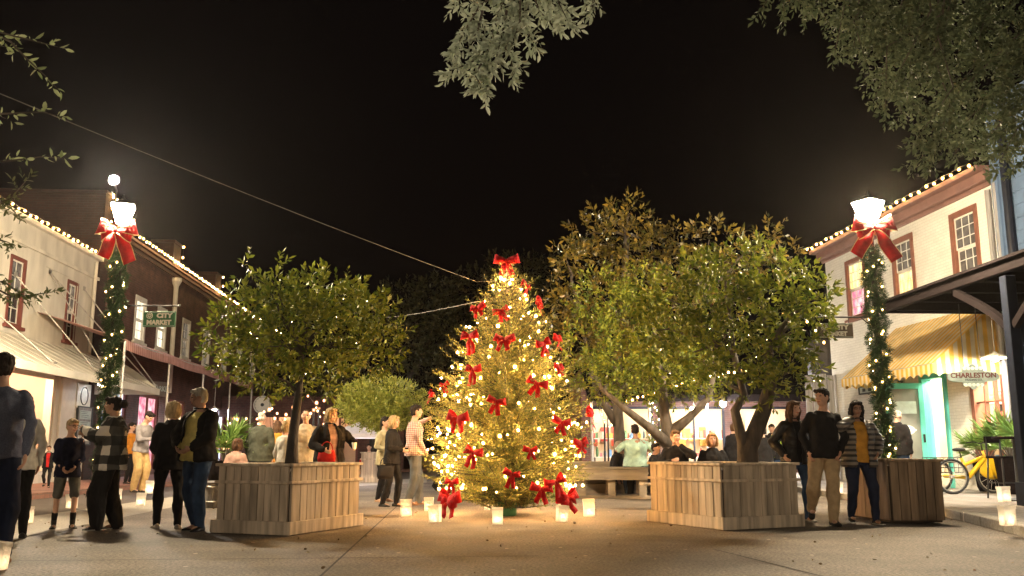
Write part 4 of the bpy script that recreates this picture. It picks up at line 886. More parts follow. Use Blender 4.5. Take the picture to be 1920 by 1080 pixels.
# open turquoise door leaf (swung out at right angles), built as a leaf at its hinge
dl = MB(); Wd, Hd = 1.0, 2.5
dl.bx(0, .13, -.025, .025, 0, Hd); dl.bx(Wd - .13, Wd, -.025, .025, 0, Hd); dl.bx(.13, Wd - .13, -.025, .025, 0, .55); dl.bx(.13, Wd - .13, -.025, .025, Hd - .14, Hd)
door = dl.build('door', M['teal'], whiteb, bevel=.008); door.location = (a0 + .08, -.06, .14); door.rotation_euler = (0, 0, R(-98))
g = MB(); g.bx(.13, Wd - .13, -.006, .006, .55, Hd - .14); g.build('pane', mat('door_glass', (.22, .23, .21), .15, var=.2, scale=2, bump=0), door)
g = MB(); g.ell((.5, 0, 1.35), (.27, .014, .14), seg=20); g.ell((.5, 0, 1.35), (.33, .012, .06), seg=20); g.build('emblem', M['signwhite'], door)
g = MB(); g.bx(.2, .8, -.02, -.008, 1.75, 2.05); g.bx(.2, .8, .008, .02, 1.75, 2.05); g.build('notice', M['signpale'], door)
g = MB(); g.bx(.05, .09, -.07, .07, 1.05, 1.25); g.build('handle', M['iron'], door)
f = MB(); a0, a1, z0, z1 = DW
f.bx(a0 - .1, a0 + .03, -.05, .2, z0 - .1, z1 + .1); f.bx(a1 - .03, a1 + .1, -.05, .2, z0 - .1, z1 + .1); f.bx(a0 + .03, a1 - .03, -.05, .2, z1 - .03, z1 + .1); f.bx(a0 + .03, a1 - .03, -.05, .2, z0 - .1, z0 + .03)
for i in range(1, 3): xx = a0 + (a1 - a0) * i / 3; f.bx(xx - .02, xx + .02, 0, .1, z0 + .03, z1 - .03)
for i in range(1, 3): zz = z0 + (z1 - z0) * i / 3; f.bx(a0 + .03, a1 - .03, .01, .09, zz - .02, zz + .02)
f.build('shop_window', M['redtrim'], whiteb, bevel=.006)
mb = MB(); xx = RL - .13
mb.tube([(xx, -.09, .2), (xx, -.09, RZ - .4)], .06, 10); mb.tube([(xx + .22, -.07, .2), (xx + .22, -.07, RZ - .3)], .04, 8); mb.build('downpipe', M['greypaint'], whiteb)
shelf_goods(RF, [s + ' shelf of goods seen through the turquoise doorway' for s in ('lowest', 'lower middle', 'upper middle', 'topmost')], DOOR[0] - .4, DOOR[1] + 1.2, 1.6, (.5, 1.05, 1.6, 2.15), 'shelves in doorway shop', 5)
shelf_goods(RF, [s + ' display shelf inside the right shop window' for s in ('lowest', 'middle', 'top')], DW[0], DW[1], .7, (.85, 1.45, 2.05), 'shelves in right shop window', 6)
point('shop_lamp', (DOOR[0] + .5, 1.1, 3.1), 300, (1, .86, .62), .1, whiteb); point('shop_lamp', ((DW[0] + DW[1]) / 2, .6, 3.1), 420, (1, .80, .52), .1, whiteb)
string_lights('string_lights', 'string of warm bulbs along the white brick shop eave', [eave(RF, -.3, RL - .2, -.42, RZ + .2)], .34, .042, M['bulb'])
# small framed letters beside door
t, w_, h = sign_plate('wall_plaque', 'small dark framed plaque with pale letters under the yellow awning', RF, 1612, 716, 1690, 738, -.06, M['signpale'], M['signdark'])
p = MB()
for k in range(6): p.bx(-w_ * .42 + w_ * .14 * k, -w_ * .35 + w_ * .14 * k, -.01, -.001, -h * .28, h * .28)
p.build('lettering', M['signdark'], t)
# yellow awning
ys = [RF.hit(1578, 712, -1.6)[0], RF.hit(1735, 700, -1.6)[0]]
yz1 = RF.hit(1690, 692, -1.6)[1]; yz0 = yz1 + 1.35
t = thing('striped_awning', 'yellow and white striped canvas awning over the turquoise door', 'awning', RF.w(ys[0], 0, 0), RA)
LW = ys[1] - ys[0] + .3; mb = MB()
mb.add([(0, -.02, yz0), (LW, -.02, yz0), (LW, -1.6, yz1), (0, -1.6, yz1)], [(0, 1, 2, 3)])
o = mb.build('canvas', M['yellowcanvas'], t); o.modifiers.new('thick', 'SOLIDIFY').thickness = .008
for x in (0, LW):
    mb = MB(); mb.add([(x, -.02, yz0 - .01), (x, -1.6, yz1 - .01), (x, -.02, yz1 - .01)], [(0, 1, 2)])
    o = mb.build('side_panel', M['yellowcanvas'], t); o.modifiers.new('thick', 'SOLIDIFY').thickness = .008
def valance(a, b, drop=.26, n=12):
    a, b = Vector(a), Vector(b); vs, fs = [], []
    k = n * 6
    for i in range(k + 1):
        p = a.lerp(b, i / k); vs += [p, p - Vector((0, 0, drop - .07 * abs(math.cos(math.pi * (i % 6) / 6))))]
    for i in range(k): fs.append((2 * i, 2 * i + 1, 2 * i + 3, 2 * i + 2))
    mb.add(vs, fs)
mb = MB(); valance((0, -1.61, yz1), (LW, -1.61, yz1), n=14); valance((LW + .01, -1.6, yz1), (LW + .01, -.03, yz1), n=6); valance((-.01, -1.6, yz1), (-.01, -.03, yz1), n=6)
o = mb.build('valance', M['yellowcanvas'], t); o.modifiers.new('thick', 'SOLIDIFY').thickness = .008
mb = MB(); mb.tube([(0, -1.58, yz1), (LW, -1.58, yz1)], .02, 6)
for x in (0.02, LW - .02): mb.tube([(x, -.02, yz1 - .02), (x, -1.58, yz1 - .02)], .02, 6)
mb.build('frame', M['steel'], t)
# charcoal canvas behind
da = D(1540, 640, 29.5); db = D(1648, 640, 28.2)
t = thing('canvas_awning', 'charcoal grey sloping canvas awning beyond the yellow one', 'awning', (da.x, da.y, 0))
zt, zb_ = D(1590, 628, 29).z, D(1590, 705, 29).z
mb = MB(); dx = 2.0
mb.add([(-.2, .9, zt), (dx, .3, zt), (dx + .1, -1.0, zb_), (-.4, -.2, zb_)], [(0, 1, 2, 3)]); mb.add([(-.2, .9, zt), (-.4, -.2, zb_), (-.2, .9, zb_)], [(0, 1, 2)])
o = mb.build('canvas', M['darkcanvas'], t); o.modifiers.new('thick', 'SOLIDIFY').thickness = .01
mb = MB(); mb.tube([(-.4, -.2, zb_), (dx + .1, -1.0, zb_)], .025, 6); mb.build('frame', M['iron'], t)
t = thing('board_fence', 'upright weathered grey boards at the end of the white shop', 'fence', (D(1555, 800, 27.4).x, 27.4, .13))
for k in range(5):
    p = MB(); p.box((-.55 + k * .22, -.02 * (k % 2), 1.55), (.2, .04, 3.1 + .05 * (k % 3))); p.build('board', M['greypaint'], t, bevel=.006)

# ================================================================== RIGHT: blue building and dark timber canopy
blue = thing('blue_building', 'blue painted boarded building at the right edge with dark downpipe', 'building', RF.w(RL + .02, 0, 0), RA)
mb = MB(); mb.bx(0, 10, .0, 9, 0, RZ + 1.2)
for k in range(30): mb.bx(0.01, 10, -.02, -.002, .2 + k * .28, .2 + k * .28 + .26)
mb.build('wall', M['bluepaint'], blue)
mb = MB(); mb.tube([(.55, -.12, .2), (.55, -.12, RZ + 1)], .09, 10); mb.build('downpipe', M['darkblue'], blue)
mb = MB(); mb.bx(-.02, .2, -.07, -.021, 0, RZ + 1.2); mb.build('corner_board', M['bluepaint'], blue)
c0 = D(1650, 592, 19.2); zc = c0.z; c1 = D(1925, 503, 14.0)
ca_ = math.atan2(c1.y - c0.y, c1.x - c0.x); cl = (Vector((c1.x - c0.x, c1.y - c0.y, 0))).length + 6
CF = Fac((c0.x, c0.y, 0), ca_)
t = thing('timber_canopy', 'dark timber canopy on posts with curved brackets at the right edge', 'canopy', CF.o, ca_)
mb = MB(); mb.bx(0, cl, 0, .12, zc + .05, zc + .22); mb.bx(0, .12, .12, 2.6, zc + .05, zc + .2); mb.build('fascia', M['timber'], t, bevel=.01)
mb = MB(); mb.bx(-.1, cl, -.1, 2.7, zc + .222, zc + .27); mb.build('roof', M['timber'], t)
for k in range(int(cl / 1.1)):
    mb = MB(); mb.bx(.5 + k * 1.1, .58 + k * 1.1, .121, 2.6, zc + .03, zc + .2); mb.build('rafter', M['timber'], t)
pxs = (CF.hit(1906, 700, .05)[0], CF.hit(1906, 700, .05)[0] + 5)
for xp in pxs:
    p = MB(); p.bx(xp - .09, xp + .09, -.04, .14, .13, zc - .022); p.bx(xp - .13, xp + .13, -.08, .18, .13, .5); p.build('post', M['darkblue'], t, bevel=.01)
for sgn in (-1, 1):
    p = MB(); pts = [(pxs[0] + sgn * (.1 + 1.5 * s_), .05, zc - .85 + .83 * s_ ** .8) for s_ in (0, .25, .5, .75, 1)]
    for a, b in zip(pts[:-1], pts[1:]): p.bar(a, b, .1, .12)
    p.build('brace', M['timber'], t)
# CHARLESTON sign + pendant lamp hanging from the canopy
sp = D(1825, 706, 17.6)
t = thing('hanging_sign', 'pale green scalloped sign lettered CHARLESTON hanging under the canopy', 'sign', sp, R(-8))
n = 1.0; p = MB()
outl = []
for k in range(48):
    a = 2 * math.pi * k / 48; x, z = math.cos(a), math.sin(a)
    outl.append((x * .47, 0, .11 * math.copysign(abs(z) ** .45, z)))
p.prism(outl, (0, .04, 0)); SGN = mat('faded_teal_sign', (.17, .22, .21), .7, var=.25, scale=7, bump=.1); p.build('board', SGN, t)
p = MB(); outl = [(math.cos(2 * math.pi * k / 40) * (.24 + .025 * math.cos(8 * 2 * math.pi * k / 40)), 0, math.sin(2 * math.pi * k / 40) * (.23 + .025 * math.cos(8 * 2 * math.pi * k / 40))) for k in range(40)]
p.prism([(a, .012, b) for a, _, b in outl], (0, .02, 0)); p.build('medallion', SGN, t)
p = MB()
for sz in (-1, 1):
    for k in range(-2, 3): p.lathe([(.022, 0), (.034, 0), (.034, .008), (.022, .008)], 10, (k * .075, sz * .16, 0))
o = p.build('ornament', M['signpale'], t); o.rotation_euler = (R(90), 0, 0); o.location = (0, .010, 0)
text('CHARLESTON', .135, mat('dark_red_lettering', (.07, .012, .012), .6, bump=0), t, (0, -.005, .02), bold=.003, sx=.98); text('TRADING CO.', .05, M['signdark'], t, (0, -.005, -.065), bold=.001)
p = MB(); p.tube([(-.15, .02, .2), (-.15, .02, zc - sp.z)], .008, 6); p.tube([(.15, .02, .2), (.15, .02, zc - sp.z)], .008, 6); p.build('chain', M['iron'], t)
lp = D(1866, 672, 18.3)
pendant('bright white pendant lamp beside the scalloped sign under the canopy', lp, zc - lp.z + .05, (1, .93, .78), 1700, .26)

# ================================================================== FAR RIGHT: low shops
FY = 37.0
fx0, fx1 = D(1090, 800, FY).x, D(1600, 800, FY).x
far = thing('market_shops', 'low row of brightly lit market shops with deep dark canopy', 'building', (fx0, FY, 0))
FWD = fx1 - fx0
op = []; x = .4
while x < FWD - 2: op.append((x, x + 2.5, .45, 2.75)); x += 2.9
mb = wall_mb(0, FWD, 0, 4.3, op); mb.bx(0, FWD, .3, 8, 4.1, 4.3); mb.bx(-.0, .2, .3, 8, 0, 4.1); mb.bx(FWD - .2, FWD, .3, 8, 0, 4.1); mb.bx(.2, FWD - .2, 7.8, 8, 0, 4.1); mb.build('wall', M['redbrick'], far)
mb = MB(); mb.bx(.2, FWD - .2, 2.8, 2.85, .1, 3.9); mb.build('interior_wall', M['interior'], far)
mb = MB(); mb.bx(.2, FWD - .2, .3, 2.8, 3.4, 3.45); mb.build('ceiling', M['interior'], far)
for i, g in enumerate(op):
    f = MB(); f.bx(g[0], g[0] + .09, 0, .15, g[2], g[3]); f.bx(g[1] - .09, g[1], 0, .15, g[2], g[3]); f.bx(g[0] + .09, g[1] - .09, 0, .15, g[3] - .09, g[3]); f.bx(g[0] + .09, g[1] - .09, 0, .15, g[2], g[2] + .09)
    f.bx((g[0] + g[1]) / 2 - .03, (g[0] + g[1]) / 2 + .03, 0, .12, g[2] + .09, g[3] - .09); f.build('shop_window', M['darkblue'], far)
    point('shop_lamp', ((g[0] + g[1]) / 2, 1.2, 3.2), 115, [(1, .82, .55), (1, .75, .42), (1, .86, .66)][i % 3], .1, far)
    f = MB()
    for k in range(5): f.bx(g[0] + .2 + .45 * k, g[0] + .5 + .45 * k, 2.7, 2.76, 1.2 + .2 * (k % 2), 1.75 + .25 * (k % 3))
    f.build('picture', GOODS[i % 6], far)
FFac = Fac((fx0, FY, 0), 0.0)
shelf_goods(FFac, [s + ' long shelf inside the far lit market shops' for s in ('lower', 'upper')], .6, FWD - .6, 1.0, (.75, 1.5), 'shelves in far market shops', 8)
cz0, cz1 = D(1300, 690, FY).z, D(1300, 747, FY - 3).z
mb = MB(); ce = D(1180, 752, FY - 3.2)
mb.add([(0, -.01, 4.35), (FWD, -.01, 4.35), (FWD, -3.2, cz1 + .1), (0, -3.2, cz1 + .1)], [(0, 1, 2, 3)])
o = mb.build('canopy', M['timber'], far); o.modifiers.new('thick', 'SOLIDIFY').thickness = .12
mb = MB(); mb.bx(0, FWD, -3.28, -3.2, cz1 - .12, cz1 + .14); mb.build('fascia', M['timber'], far)
mb = MB(); mb.add([(0, 0, 4.3), (FWD, 0, 4.3), (FWD, 4, 5.9), (0, 4, 5.9), ], [(0, 1, 2, 3)]); mb.build('roof', M['timber'], far)
for k in range(6):
    p = MB(); p.tube([(.15 + (FWD - .3) * k / 5, -3.12, .13), (.15 + (FWD - .3) * k / 5, -3.12, cz1 - .1)], .05, 8); p.build('post', M['steel'], far)
for (u, v, s_), lb in zip(((1301, 765, 900), (1355, 755, 1700)), ('smaller white floodlamp under the far market canopy', 'dazzling white floodlamp under the far market canopy')):
    q = D(u, v, FY - 3.4); pendant(lb, q, cz1 - q.z, (1, .95, .88), s_ * 1.0, .16, rb=.12)
string_lights('string_lights', 'sagging string of bulbs over the far market canopy', [[D(1175, 752, FY - 4), D(1250, 728, FY - 4.4), D(1330, 704, FY - 4.8), D(1400, 694, FY - 5)]], .2, .055, M['bulb'])
string_lights('string_lights', 'string of bulbs along the canopy top behind right planter tree', [[D(1440, 590, 30), D(1500, 585, 30), D(1545, 640, 29)]], .45, .05, M['bulb'])
# ------------------------------------------------------------------ foliage
def unit(a): return a / np.maximum(np.linalg.norm(a, axis=1, keepdims=True), 1e-9)
def leaf_mesh(name, C, DR, size, mats, parent, wid=.42, shape=6, fold=.12, mid=None):
    """C: leaf bases (n,3), DR: directions (n,3), size (n,)"""
    n = len(C); DR = unit(DR); U = unit(np.cross(DR, unit(RNG.normal(size=(n, 3))))); W = np.cross(DR, U)
    s = size[:, None]
    if shape == 6:
        prof = [(0, 0), (.32, .5), (.72, .42), (1, 0), (.72, -.42), (.32, -.5)]
    else:
        prof = [(0, 0), (.5, .5), (1, 0), (.5, -.5)]
    k = len(prof); V = np.zeros((n, k, 3))
    for i, (a, b) in enumerate(prof):
        V[:, i] = C + DR * s * a + U * s * (b * 2 * wid * .5) + W * s * (fold * abs(b) - .10 * a * a)
    faces = np.arange(n * k).reshape(n, k)
    if shape == 6:
        f1 = faces[:, [0, 1, 2, 3]]; f2 = faces[:, [0, 3, 4, 5]]; faces = np.concatenate([f1, f2])
    me = bpy.data.meshes.new(name)
    V = V.reshape(-1, 3); nf = len(faces); fk = faces.shape[1]
    me.vertices.add(len(V)); me.vertices.foreach_set('co', V.ravel()); me.loops.add(nf * fk); me.loops.foreach_set('vertex_index', faces.ravel().astype(np.int32))
    me.polygons.add(nf); me.polygons.foreach_set('loop_start', (np.arange(nf) * fk).astype(np.int32)); me.polygons.foreach_set('loop_total', np.full(nf, fk, np.int32))
    if not isinstance(mats, (list, tuple)): mats = [mats]
    for m in mats: me.materials.append(m)
    if mid is not None:
        mi = np.concatenate([mid, mid]) if shape == 6 else mid
        me.polygons.foreach_set('material_index', mi.astype(np.int32))
    me.update(calc_edges=True); me.validate()
    o = bpy.data.objects.new(name, me); COL.objects.link(o)
    if parent is not None: o.parent = parent
    return o
def sprigs(P, Dn, length, nl, size, spread=.9):
    """a twig at each P heading Dn with nl leaves along it -> leaf arrays"""
    n = len(P); Dn = unit(Dn); ln = length * (RNG.random(n) * .6 + .7)
    Cs, Ds, Ss = [], [], []
    U = unit(np.cross(Dn, unit(RNG.normal(size=(n, 3))))); W = np.cross(Dn, U)
    for k in range(nl):
        f = (k + .6) / nl; a = 2.4 * k + RNG.random(n) * .8
        out = U * np.cos(a)[:, None] + W * np.sin(a)[:, None]
        Cs.append(P + Dn * (ln * f)[:, None]); Ds.append(Dn * (.35 + .65 * f) + out * spread * (1 - .45 * f) + RNG.normal(size=(n, 3)) * .15); Ss.append(size * (.5 + .75 * RNG.random(n)))
    return np.concatenate(Cs), np.concatenate(Ds), np.concatenate(Ss)
def blob_points(blobs, dens, shell=.55, up=.35):
    P, Dn = [], []
    for c, r in blobs:
        n = max(3, int(dens * (r[0] * r[1] * r[2]) ** (2 / 3)))
        d = unit(RNG.normal(size=(n, 3))); q = shell + (1 - shell) * RNG.random(n) ** .6
        P.append(np.array(c) + d * q[:, None] * np.array(r)); Dn.append(d + np.array([0, 0, up]))
    return np.concatenate(P), np.concatenate(Dn)
def lumps(c, r, n, lr, seed, flat=.8, zmin=-1):
    """sub-clumps spread over an ellipsoid (c, r): uneven crown"""
    q = np.random.default_rng(seed); out = []
    while len(out) < n:
        d = q.normal(size=3); d /= np.linalg.norm(d)
        if d[2] < zmin: continue
        k = .35 + .65 * q.random() ** .5; s = lr * (.65 + .7 * q.random())
        out.append(((c[0] + d[0] * r[0] * k, c[1] + d[1] * r[1] * k, c[2] + d[2] * r[2] * k), (s, s, s * flat)))
    return out
def limb_mb(mb, a, b, r0, r1, sag=.15, n=6, seed=0):
    q = random.Random(seed); a, b = Vector(a), Vector(b); L_ = (b - a).length; pts = []
    for i in range(n + 1):
        f = i / n; p = a.lerp(b, f); p.z += sag * L_ * math.sin(math.pi * f); j = .035 * L_ * math.sin(math.pi * f)
        pts.append(p + Vector((q.uniform(-j, j), q.uniform(-j, j), q.uniform(-j, j))))
    mb.tube(pts, [r0 + (r1 - r0) * (i / n) ** .8 for i in range(n + 1)], 7); return pts
def leafy_tree(name, label, base, trunk, blobs, leaf, dens, nl, twig, mats, bark, group=None, limbs=14, r0=.08, fork=None, shell=.5, shape=4, wid=.42, up=.3, seed=1, cat='tree', extra=None):
    t = thing(name, label, cat, base, 0, group); b = np.array(base)
    mb = MB(); q = random.Random(seed)
    for it, tr in enumerate(trunk):
        pts = [Vector(p) - Vector(base) for p in tr]; n = len(pts)
        mb.tube(pts, [r0 * (1 if it == 0 else .62) * (1.25 if i == 0 else 1) * (1 - .55 * i / (n - 1)) for i in range(n)], 9)
    tops = [Vector(tr[-1]) - Vector(base) for tr in trunk] + [Vector(tr[-2]) - Vector(base) for tr in trunk]
    for c, r in q.sample(blobs, min(limbs, len(blobs))):
        c = Vector(c) - Vector(base); a = min(tops, key=lambda p: (p - c).length)
        limb_mb(mb, a, c, r0 * .3, r0 * .05, .08, 6, q.random())
    mb.build('trunk', bark, t, smooth=True)
    P, Dn = blob_points(blobs, dens * 1.9, shell, up)
    C, DR, S = sprigs(P, Dn, twig, nl, leaf)
    if extra is not None:
        e = sprigs(*extra, twig, nl, leaf); C = np.concatenate([C, e[0]]); DR = np.concatenate([DR, e[1]]); S = np.concatenate([S, e[2]])
    leaf_mesh('crown', C - b, DR, S, mats, t, wid, shape)
    return t
V3 = lambda p: (p[0], p[1], p[2])
LF1 = leafmat('laurel_leaf', (.045, .08, .008), (.24, .25, .026), .55, .25, .3)
LF2 = leafmat('magnolia_leaf', (.03, .036, .006), (.24, .165, .028), .28, .12, .6)
LF3 = leafmat('bright_bush_leaf', (.16, .21, .03), (.42, .42, .09), .4, .3)
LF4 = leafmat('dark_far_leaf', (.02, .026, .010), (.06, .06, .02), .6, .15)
LF5 = leafmat('oak_leaf_pale', (.36, .42, .33), (.56, .62, .50), .6, .25, .2)
LF6 = leafmat('oak_leaf_olive', (.05, .07, .038), (.15, .175, .10), .75, .2, .12)

# left planter tree
def crown_px(pts, Y, seed=0, k=1.0):      # survey list (u, v, radius px) at depth Y -> lumps
    q = random.Random(seed); out = []
    for u, v, rp in pts:
        y = Y + q.uniform(-.6, .6) * k; p = D(u, v, y); r = rp / FOC * y
        out.append(((p.x, p.y, p.z), (r, r * 1.1, r * .85)))
    return out
Yt = 12.5
bl_ = crown_px([(430, 625, 50), (470, 590, 55), (520, 575, 55), (590, 560, 52), (650, 575, 50), (700, 605, 45), (730, 625, 30), (440, 670, 40), (500, 650, 60), (570, 630, 70), (640, 640, 62), (690, 660, 42), (540, 690, 50), (610, 695, 45), (660, 685, 35), (485, 700, 35), (410, 650, 28), (560, 600, 60), (720, 655, 28), (600, 540, 28), (570, 545, 25), (690, 570, 28), (660, 550, 22)], Yt, 3)
bl_ += crown_px([(450, 510, 14), (462, 500, 13), (515, 500, 12), (478, 540, 16), (505, 520, 11), (495, 560, 20)], Yt, 4, .2)
tb = D(546, 874, Yt)
T_left = leafy_tree('planter_tree', 'bushy green laurel tree with dark straight trunk in the left planter', (tb.x, tb.y, .6),
    [[(tb.x, tb.y, .6), (tb.x + .01, tb.y, 1.2), V3(D(560, 735, Yt)), V3(D(565, 660, Yt))]], bl_, .105, 190, 8, .17, LF1, M['barkdark'], r0=.085, limbs=16, seed=3)
# right planter tree (twin leaning stems)
Yt = 12.9
bl_ = crown_px([(1250, 560, 55), (1300, 520, 50), (1360, 510, 55), (1420, 500, 50), (1470, 540, 52), (1520, 560, 45), (1538, 575, 22), (1230, 620, 50), (1290, 590, 65), (1360, 580, 72), (1430, 590, 70), (1500, 620, 50), (1512, 660, 22), (1240, 670, 45), (1300, 660, 55), (1380, 660, 62), (1450, 670, 52), (1500, 690, 38), (1420, 720, 40), (1350, 715, 30), (1525, 700, 20), (1475, 720, 30), (1535, 555, 24)], Yt, 8)
tb = D(1400, 868, Yt)
leafy_tree('planter_tree', 'broad olive green tree with two leaning grey stems in the right planter', (tb.x, tb.y, .6),
    [[(tb.x, tb.y, .6), V3(D(1404, 840, Yt)), V3(D(1432, 770, Yt)), V3(D(1445, 720, Yt)), V3(D(1440, 650, Yt))], [(tb.x - .02, tb.y, .6), V3(D(1393, 830, Yt)), V3(D(1378, 770, Yt)), V3(D(1395, 740, Yt + .2)), V3(D(1375, 660, Yt + .2))]],
    bl_, .105, 170, 8, .17, [LF1], M['bark'], r0=.15, limbs=16, seed=5)
# middle spreading tree in the bench planter
Yt = 18.5
bl_ = crown_px([(1130, 560, 60), (1180, 600, 60), (1240, 640, 60), (1110, 640, 50), (1160, 690, 50), (1230, 700, 50), (1290, 690, 40), (1330, 640, 40), (1100, 700, 30), (1200, 540, 50), (1270, 740, 26), (1120, 730, 26), (1190, 735, 26), (1200, 715, 40), (1260, 700, 45), (1320, 690, 40), (1150, 720, 35), (1100, 690, 35), (1300, 720, 28)], Yt, 12)
tb = D(1258, 868, Yt)
leafy_tree('plaza_tree', 'spreading tree with forked grey trunk behind the plank bench', (tb.x, tb.y, .3),
    [[(tb.x, tb.y, .3), V3(D(1256, 830, Yt)), V3(D(1246, 775, Yt)), V3(D(1240, 700, Yt))], [V3(D(1256, 835, Yt)), V3(D(1215, 800, Yt - .3)), V3(D(1170, 765, Yt - .6)), V3(D(1130, 730, Yt - .8))], [V3(D(1256, 812, Yt)), V3(D(1290, 785, Yt)), V3(D(1330, 745, Yt)), V3(D(1340, 690, Yt))]],
    bl_, .10, 170, 7, .2, LF1, M['bark'], r0=.17, limbs=12, seed=6)
# tall magnolia behind
Yt = 21.5
bl_ = crown_px([(1130, 405, 22), (1180, 400, 26), (1100, 440, 30), (1150, 440, 40), (1200, 430, 30), (1060, 480, 28), (1110, 490, 45), (1170, 490, 50), (1230, 470, 40), (1280, 450, 32), (1330, 450, 34), (1380, 470, 30), (1050, 540, 24), (1090, 560, 50), (1150, 560, 50), (1210, 540, 50), (1270, 510, 45), (1330, 510, 40), (1390, 500, 30), (1440, 460, 24), (1450, 430, 16), (1480, 480, 16), (1440, 500, 30), (1080, 630, 45), (1130, 640, 50), (1190, 620, 50), (1250, 600, 50), (1110, 700, 40), (1170, 700, 45), (1040, 590, 18), (1230, 680, 50), (1300, 580, 50), (1360, 560, 40), (1290, 655, 50), (1065, 500, 20), (1185, 385, 10)], Yt, 15, 2)
tb = D(1165, 868, Yt)
leafy_tree('magnolia_tree', 'tallest tree, a glossy brown-green magnolia right of the Christmas tree', (tb.x, tb.y, 0),
    [[(tb.x, tb.y, 0), V3(D(1160, 800, Yt)), V3(D(1155, 720, Yt)), V3(D(1170, 560, Yt)), V3(D(1175, 440, Yt))], [V3(D(1157, 740, Yt)), V3(D(1240, 660, Yt + .5)), V3(D(1330, 540, Yt + .5))], [V3(D(1160, 800, Yt)), V3(D(1120, 740, Yt)), V3(D(1090, 600, Yt))]],
    bl_, .16, 95, 7, .28, LF2, M['bark'], r0=.15, limbs=22, seed=9)
# clipped bright round tree
Yt = 23.0
bc = D(716, 757, Yt); tb = D(716, 880, Yt)
bl_ = [((bc.x, bc.y, bc.z), (1.08, 1.08, .62))] + lumps((bc.x, bc.y, bc.z), (.85, .85, .45), 18, .35, 5)
leafy_tree('clipped_tree', 'clipped round yellow-green tree left of the Christmas tree', (tb.x, tb.y, 0), [[(tb.x, tb.y, 0), (tb.x, tb.y, .7), (bc.x, bc.y, bc.z)]], bl_, .075, 520, 7, .14, LF3, M['barkdark'], r0=.06, limbs=8, seed=10, shell=.75)
# dark far trees
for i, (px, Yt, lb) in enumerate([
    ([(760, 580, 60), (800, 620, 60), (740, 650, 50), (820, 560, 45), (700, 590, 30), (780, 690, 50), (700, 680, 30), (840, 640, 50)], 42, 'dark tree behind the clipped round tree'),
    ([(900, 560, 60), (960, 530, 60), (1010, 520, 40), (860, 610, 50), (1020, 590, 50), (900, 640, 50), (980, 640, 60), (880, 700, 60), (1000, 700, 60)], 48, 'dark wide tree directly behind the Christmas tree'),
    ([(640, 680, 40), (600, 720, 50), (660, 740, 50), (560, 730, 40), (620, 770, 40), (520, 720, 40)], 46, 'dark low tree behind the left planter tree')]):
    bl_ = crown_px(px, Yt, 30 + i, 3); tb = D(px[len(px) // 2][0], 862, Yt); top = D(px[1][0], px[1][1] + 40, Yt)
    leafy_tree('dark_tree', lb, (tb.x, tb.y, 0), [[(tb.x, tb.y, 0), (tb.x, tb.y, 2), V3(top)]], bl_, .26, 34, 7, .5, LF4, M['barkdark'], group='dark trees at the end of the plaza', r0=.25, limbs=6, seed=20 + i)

# ------------------------------------------------------------------ overhanging oaks near the camera (trunks out of frame)
def branch_tree(name, label, trunk_pts, r0, branches, leafsz, mats, nl, twig, tw_every, shape=6, spread=.9, fill=None, bark=None, droop=.25, wid_=.36):
    base = trunk_pts[0]; t = thing(name, label, 'tree', base); mb = MB(); B = Vector(base)
    mb.tube([Vector(p) - B for p in trunk_pts], [r0 * (1 - .5 * i / (len(trunk_pts) - 1)) for i in range(len(trunk_pts))], 12)
    P, Dn = [], []
    for k, (pts, ra, rb) in enumerate(branches):
        pts = [Vector(p) for p in pts]; n = len(pts)
        mb.tube([p - B for p in pts], [ra + (rb - ra) * i / (n - 1) for i in range(n)], 6)
        q = random.Random(k)
        for a, b in zip(pts[:-1], pts[1:]):
            L_ = (b - a).length; m_ = int(L_ / tw_every)
            for i in range(m_):
                p = a.lerp(b, (i + q.random()) / max(m_, 1)); d = (b - a).normalized() + Vector((q.uniform(-1, 1), q.uniform(-1, 1), q.uniform(-1, 1) - droop)) * spread
                P.append(p); Dn.append(d)
        P.append(pts[-1]); Dn.append((pts[-1] - pts[-2]))
    mb.build('trunk', bark or M['bark'], t, smooth=True)
    P = np.array(P); Dn = np.array(Dn)
    if fill is not None: P = np.concatenate([P, fill[0]]); Dn = np.concatenate([Dn, fill[1]])
    C, DR, S = sprigs(P, Dn, twig, nl, leafsz)
    leaf_mesh('crown', C - np.array(base), DR, S, mats, t, wid_, shape)
    return t
# pale leaf mass hanging at top centre: limb of an oak standing behind the camera
def pxpath(lst, Y): return [V3(D(u, v, Y + dy)) for u, v, dy in lst]
Y0 = 4.6
main = pxpath([(1040, -620, -1.2), (1000, -330, -.5), (985, -120, 0), (960, 0, 0)], Y0)
br = [(main, .05, .012)]
for lst in ([(985, -120, 0), (940, 10, .05), (915, 90, .1), (912, 170, .1)], [(960, -30, 0), (900, 10, 0), (870, 60, .05), (852, 95, .05)], [(915, 90, .1), (880, 120, .1), (845, 132, .12)], [(985, -60, 0), (1010, 20, .1), (1040, 50, .1)],
            [(1000, -60, 0), (1040, -10, -.1), (1065, 40, -.1)], [(960, 0, 0), (985, 50, .1), (1000, 80, .1)], [(930, 60, .1), (955, 100, .1), (965, 140, .1)], [(915, 100, .1), (890, 140, .1), (905, 165, .1)], [(1000, -160, 0), (1080, -60, 0), (1115, 2, 0), (1105, 18, 0)],
            [(900, 0, 0), (870, -10, 0), (858, 5, 0)], [(950, 20, -.1), (940, 70, -.1), (930, 110, -.1)], [(975, -20, -.1), (975, 40, -.1), (960, 80, -.1)], [(1000, -20, .15), (1030, 10, .15), (1050, 15, .15)], [(905, 20, -.1), (895, 60, -.1), (880, 80, -.1)]):
    br.append((pxpath(lst, Y0), .008, .002))
trk = (.9, -3.5, 0)
br.insert(0, ([(.9, -3.5, 4.6), (.75, -.5, 5.6), (.4, 2.0, 5.5), main[0]], .12, .05))
